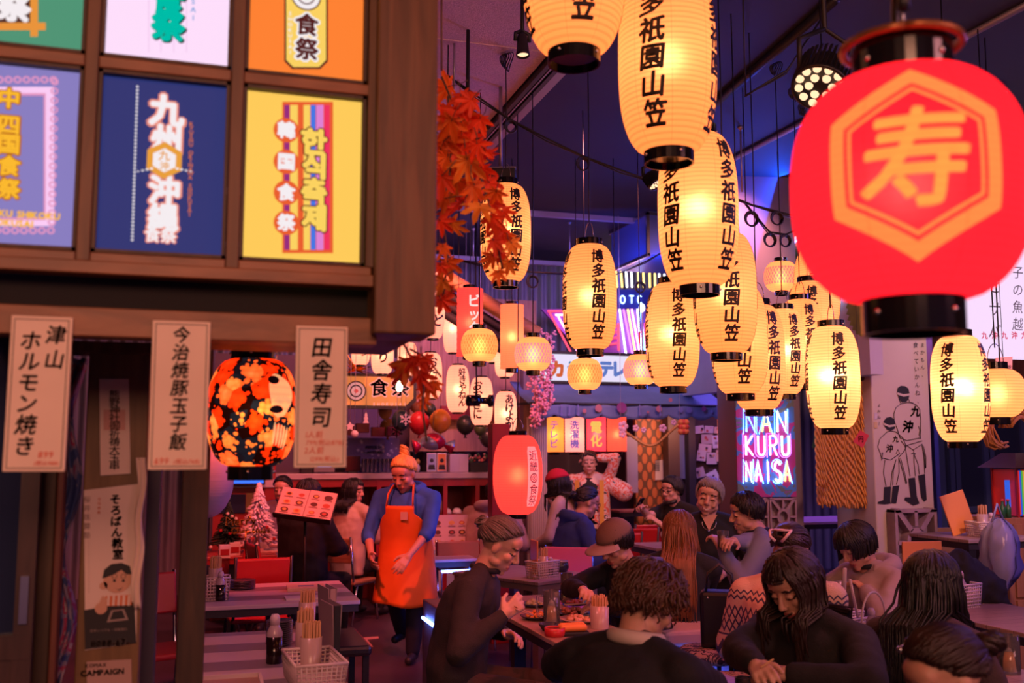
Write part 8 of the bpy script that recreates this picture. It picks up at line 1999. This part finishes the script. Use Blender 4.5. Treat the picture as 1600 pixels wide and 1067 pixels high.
sp = [(x, y, s_ * 1.15, rnd.uniform(-.1, .1)) for x, y, s_ in ((636, 566, 36), (628, 578, 26), (655, 585, 30), (665, 560, 26), (670, 605, 26), (648, 560, 28), (680, 598, 18), (660, 625, 16))]
maple('small spray of maple leaves under the timber post, in front of the white lanterns', sp, 2.78, [((628, 530), (632, 540), (650, 570), (662, 605), (660, 640), (667, 690)), ((640, 545), (668, 560), (690, 590))], 6)

# spotlights
LENS = glow('warm lamp lens', (1.0, .62, .36), 1.5)
def aim(v): return Vector(v).normalized().to_track_quat('-Z', 'Y').to_matrix().to_4x4()
def spot(px, py, d, r, L_, aim_v, label, n=0, cat='spotlight', group='ceiling spotlights', lens=LENS, stem=True):
    p = P(px, py, d); o = thing('spotlight', label, cat, p, 0, group); A = aim(aim_v)
    mb = MB(); mb.lathe([(r * .5, L_), (r * .72, L_ * .8), (r * .92, L_ * .1), (r, 0), (r, -.012), (r * .9, -.012), (r * .88, .006), (.002, .006)], 28, 0, A)
    if n:
        for k in range(36): a = 2 * PI * k / 36; mb.box((r * .96 * math.cos(a), r * .96 * math.sin(a), L_ * .45), (.012, .004, L_ * .8), 0, A @ Matrix.Rotation(0, 4, 'Z'))
    mb.build('housing', mat('black lamp housing', (.012, .012, .014), .4), o)
    if n:
        mb = MB(); k_ = 0
        for q, m_ in ((.40, 6), (.76, 12)):
            for k in range(m_): a = 2 * PI * k / m_ + q; mb.lathe([(.001, -.004), (r * .135, -.004), (r * .15, .004)], 12, 0, A @ Matrix.Translation((r * q * math.cos(a), r * q * math.sin(a), 0)))
        mb.build('led_lens', lens, o)
    else: mb = MB(); mb.lathe([(.002, -.002), (r * .8, -.002), (r * .84, .006)], 20, 0, A); mb.build('lens', lens, o)
    if stem: c = A @ Vector((0, 0, L_ * .6)); mb = MB(); mb.tube([c + Vector((r * 1.05, 0, 0)), c + Vector((r * 1.05, 0, r * 1.1)), c + Vector((0, 0, r * 1.6)), Vector((c.x, c.y, CEIL - p.z))], .011, 8); mb.tube([c + Vector((-r * 1.05, 0, 0)), c + Vector((-r * 1.05, 0, r * 1.1)), c + Vector((0, 0, r * 1.6))], .011, 8); mb.build('yoke', BLACK, o)
    return o
toCam = lambda px, py, d: (CAM0 - P(px, py, d)).normalized()
v = toCam(1283, 130, 3.75); spot(1282, 136, 3.75, .112, .15, v * .55 + Vector((0, 0, -.75)) - RIGHT * .30, 'round black stage lamp with two rings of lit lenses, left of the scarlet lantern', 18)
spot(817, 84, 5.0, .036, .12, Vector((0, -.12, -1)), 'slim black track spotlight beside the cut-off cream lantern')
spot(733, 200, 5.4, .04, .09, Vector((.1, -.3, -1)), 'small spotlight half hidden in the maple leaves', lens=glow('red lamp lens', (1, .25, .2), 2.5))
spot(1024, 287, 5.2, .045, .07, Vector((.35, -.4, -.8)), 'small stage lamp with lit lenses under the wire, left of the twin-column lantern', 18)
p = P(745, 626, 8.7); o = thing('floodlight', 'black floodlight pointing sideways in front of the white lanterns', 'spotlight', p); MB().lathe([(.02, -.10), (.05, -.09), (.05, .02), (.03, .03), (.03, .10), (.055, .11), (.055, .14)], 20, 0, Matrix.Rotation(R(90), 4, 'Y')).build('housing', BLACK_GLOSS, o); MB().tube([(0, 0, 0), (.0, .02, .3), (0, .05, 1.2), (.0, .05, CEIL - p.z)], .008, 6).build('stem', CABLE, o)
p = P(782, 290, 6.3); o = thing('loudspeaker', 'black loudspeaker with a metal bracket behind the leaf-veiled lantern', 'speaker', p, R(-20)); MB().box((0, 0, .02), (.20, .16, .16), bev=.01).build('cabinet', BLACK, o); MB().box((0, 0, .115), (.20, .03, .015)).tube([(0, 0, .12), (0, 0, CEIL - p.z)], .012, 8).build('bracket', ALU, o)
# wires between the lanterns with coiled slack
def wire(pts, d, label, coils=()):
    q = [P(x, y, d_ if isinstance(d, list) else d) for (x, y), d_ in zip(pts, d if isinstance(d, list) else [d] * len(pts))]
    o = thing('cable', label, 'cable', q[0], 0, 'lantern cables under the ceiling'); mb = MB(); mb.tube([p - q[0] for p in q], .006, 6); mb.tube([p - q[0] + Vector((0, .01, -.012 * (i % 2))) for i, p in enumerate(q)], .004, 6); mb.build('wire', CABLE, o)
    for e_ in (q[0], q[-1]): MB().tube([e_ - q[0], e_ - q[0] + Vector((0, 0, CEIL - e_.z))], .004, 5).build('drop_wire', CABLE, o)
    for x, y, r in coils:
        c = P(x, y, (d if not isinstance(d, list) else d[0]) - .02) - q[0]; mb = MB(); rr = r * mpp(d if not isinstance(d, list) else d[0])
        for k in range(4): mb.tube([c + Vector((rr * (1 - .08 * k) * math.cos(t) + .004 * k, .008 * k, rr * (1 - .06 * k) * math.sin(t) - rr)) for t in [2 * PI * j / 20 for j in range(21)]], .005, 5)
        mb.build('coil', CABLE, o)
wire([(700, 118), (745, 150), (798, 187), (853, 216), (911, 244), (970, 266), (1030, 287)], 5.62, 'black cable sloping across the ceiling from the maple leaves to the lamp', ((798, 188, 10), (911, 245, 11)))
wire([(1030, 287), (1100, 290), (1175, 320), (1250, 340), (1350, 372)], 5.62, 'black cable above the lantern cluster', ((1174, 330, 12), (1214, 330, 11)))
wire([(1165, 318), (1202, 362), (1228, 366), (1260, 352), (1310, 330)], 6.4, 'second cable drooping over the back of the cluster', ((1203, 364, 11), (1227, 366, 10)))
wire([(690, 400), (760, 415), (830, 425), (900, 428)], 8.0, 'thin cable in front of the corrugated wall', ((832, 430, 10),))
wire([(960, 430), (1010, 408), (1060, 380)], 8.0, 'cable crossing the neon fan', ((1000, 440, 9),))
wire([(1165, 150), (1230, 110), (1290, 20)], 4.4, 'loose thin cable along the lighting track')
# bright blue-white tubes at the ceiling edge
a, b = F(1352, 286, 3.93), F(1148, 328, 3.93); o = MB().tube([a, b], .013, 8).build('light_tube', glow('blue white tube', (.35, .55, 1.0), 12.0)); tag(o, 'long blue-white light tube along the ceiling edge behind the scarlet lantern', 'light tube')
a, b = F(1352, 274, 3.96), F(1150, 318, 3.96); struct('trim_8', MB().tube([a, b], .022, 4), TRK)
# fittings of the scarlet lantern
zr = SCARLET.h + .06; mb = MB(); mb.tube([Vector((.10 * math.cos(t), .10 * math.sin(t), zr)) for t in [2 * PI * k / 24 for k in range(25)]], .008, 8); mb.build('bronze_band', mat('bronze band', (.30, .12, .04), .4, .6), SCL)
MB().tube([Vector((.095 * math.cos(t), .0, zr + .03 + .10 * math.sin(t))) for t in [PI * k / 16 for k in range(17)]], .010, 8).tube([(0, 0, zr + .13), (-.03, .02, zr + .22), (0, 0, CEIL - SCL.location.z)], .020, 8).build('hook', CABLE, SCL)

# drawn pair and brushed words on the pillar
yp = PIL0.y - .002
Q = lambda zx, zy: PY(1220 + zx / 3.558, 500 + zy / 3.558, yp)
o0 = Q(700, 1040); dr = thing('pillar_drawing', 'black ink drawing of two figures from behind with brushed words on the pillar', 'drawing', o0); mb = MB(); qq = lambda x, y: (Q(x, y).x - o0.x, Q(x, y).z - o0.z)
def ink(pts, wd=2.0, mi=0):
    w_ = wd * .0016; p = [Vector((qq(*q)[0], -.002, qq(*q)[1])) for q in pts]; mb.tube(p, w_, 4, mi)
def fill(pts, mi=0, off=.003): strip(mb, [qq(*q) for q in pts], mi, off)
fill([(648, 378), (665, 365), (690, 367), (708, 380), (715, 410), (710, 440), (695, 455), (672, 458), (655, 435), (645, 405)]); fill([(646, 402), (680, 412), (714, 408), (716, 419), (682, 426), (645, 414)], 1, .0045)
fill([(570, 562), (585, 543), (610, 538), (630, 550), (638, 580), (632, 605), (610, 615), (590, 610), (575, 590)]); fill([(569, 570), (600, 584), (637, 580), (639, 590), (602, 596), (570, 582)], 1, .0045)
for s_ in ([(655, 436), (668, 466), (640, 486), (628, 520), (630, 560), (645, 600)], [(710, 440), (715, 456), (750, 470), (772, 495), (778, 560), (775, 655)], [(668, 466), (700, 458), (735, 460)], [(645, 600), (662, 655)], [(662, 655), (700, 670), (775, 655)], [(690, 690), (735, 722), (785, 690)], [(668, 672), (690, 700), (785, 672)], [(690, 700), (705, 790), (718, 868)], [(738, 724), (740, 790), (748, 868)], [(740, 745), (762, 800), (770, 858)], [(785, 690), (796, 780), (800, 852)], [(725, 745), (735, 738), (750, 745)], [(765, 590), (772, 612), (768, 640), (778, 660)], [(785, 700), (800, 760), (803, 825)], [(792, 700), (806, 760), (806, 822)],
           [(590, 622), (550, 660), (538, 705), (552, 740), (566, 735), (560, 780)], [(590, 622), (612, 616), (640, 622), (678, 655), (697, 705), (680, 735)], [(570, 768), (610, 778), (660, 742)], [(680, 735), (655, 762)], [(578, 778), (570, 850), (585, 924)], [(640, 775), (618, 845), (610, 922)], [(655, 765), (657, 850), (642, 915)], [(640, 775), (625, 840), (622, 918)], [(552, 740), (560, 770), (575, 768)], [(640, 742), (650, 720), (660, 742), (645, 752)], [(655, 765), (680, 850), (696, 912)], [(664, 765), (688, 850), (700, 905)]): ink(s_)
fill([(708, 880), (745, 875), (755, 980), (770, 1020), (735, 1032), (685, 1000), (690, 985), (720, 985)]); fill([(762, 865), (800, 855), (808, 960), (810, 1000), (795, 1010), (780, 985)])
fill([(573, 928), (612, 925), (608, 1000), (610, 1020), (575, 1025), (535, 1020), (540, 1010), (570, 1000)]); fill([(620, 925), (658, 918), (645, 1000), (640, 1020), (612, 1018)])
zu = abs(qq(0, 600)[1] - qq(0, 601)[1])
for c, x, y, s_, b_ in (('九', 748, 508, 66, .04), ('沖', 705, 592, 74, .04), ('九', 638, 662, 42, .03), ('沖', 603, 714, 50, .03)): flat_text(mb, c, s_ * zu, qq(x, y), 0, True, b_, None, None, .004, 1, .2)
for t, x, y0, y1 in (('まかもん、', 787, 140, 305), ('食べていかんね、', 748, 140, 450), ('よかね〜', 545, 475, 575)):
    for i, c in enumerate(t): flat_text(mb, c, (y1 - y0) / len(t) * .92 * zu, qq(x + (i * 2 if x == 748 else 0), y0 + (y1 - y0) * i / (len(t) - 1)), 0, True, .0, None, None, .003, 1, .12)
mb.build('ink', [BRUSH, PILM], dr)
def fr_(L, q, u): flat_text(L, '円', 13 * u, q(1345, 686), 0, True, .03, None, None, .003)
sheet('red_card', [(1344, 672), (1358, 680), (1348, 700), (1333, 690)], yp - .25, mat('red card', (.50, .03, .04), .6), 'small tilted red card hanging between the rope curtain and the pillar', 'card', fr_, [BRUSH])
q = PY(1345, 672, yp - .25); o = MB().tube([(0, .002, -.01), (0, .002, CEIL - q.z)], .002, 4).build('hanging_thread', CABLE, None, q); tag(o, 'thread holding the small tilted red card', 'thread')
for i, (py, c) in enumerate(((650, (.5, .42, .5)), (664, (.55, .38, .2)))): sheet('sticker', [(1366, py - 5), (1371, py - 5), (1371, py + 5), (1366, py + 5)], yp - .004, mat('sticker %d' % i, c, .6), ['lilac sticker on the left edge of the pillar', 'tan sticker on the left edge of the pillar'][i], 'sticker')
# tape marks on the floor
def tape(c, label, m):
    q = [F(x, y, .003) for x, y in c]; o = MB().add([p - q[0] for p in q] + [p - q[0] - Vector((0, 0, .0025)) for p in q], [(0, 1, 2, 3), (7, 6, 5, 4), (0, 4, 5, 1), (1, 5, 6, 2), (2, 6, 7, 3), (3, 7, 4, 0)], smooth=False).build('floor_tape', m, None, q[0]); tag(o, label, 'tape')
TAP = mat('pink floor tape', (.5, .25, .26), .6); tape([(553, 997), (591, 994), (592, 997), (554, 1001)], 'pale tape bar of the T-mark on the floor by the waiter', TAP); tape([(565, 1000), (574, 999), (583, 1010), (572, 1012)], 'pale tape stem of the T-mark on the floor by the waiter', TAP)
# blue light tubes under the tables
for a, b, lab in ((P(690, 893, 8.15), P(738, 891, 8.25), 'blue light tube under the pale table behind the waiter'), (P(880, 930, 7.3), P(930, 924, 7.4), 'blue light tube behind the small ash table')):
    mb = MB(); mb.tube([a, b], .010, 8)
    for e_ in (a, b): mb.tube([e_, Vector((e_.x, e_.y, 0))], .006, 6)
    o = mb.build('light_tube', [BT]); o.data.materials.append(LEGM)
    for p_ in o.data.polygons: p_.material_index = 1 if p_.center.z < min(a.z, b.z) - .02 else 0
    tag(o, lab, 'light tube', 'blue light tubes under the tables')
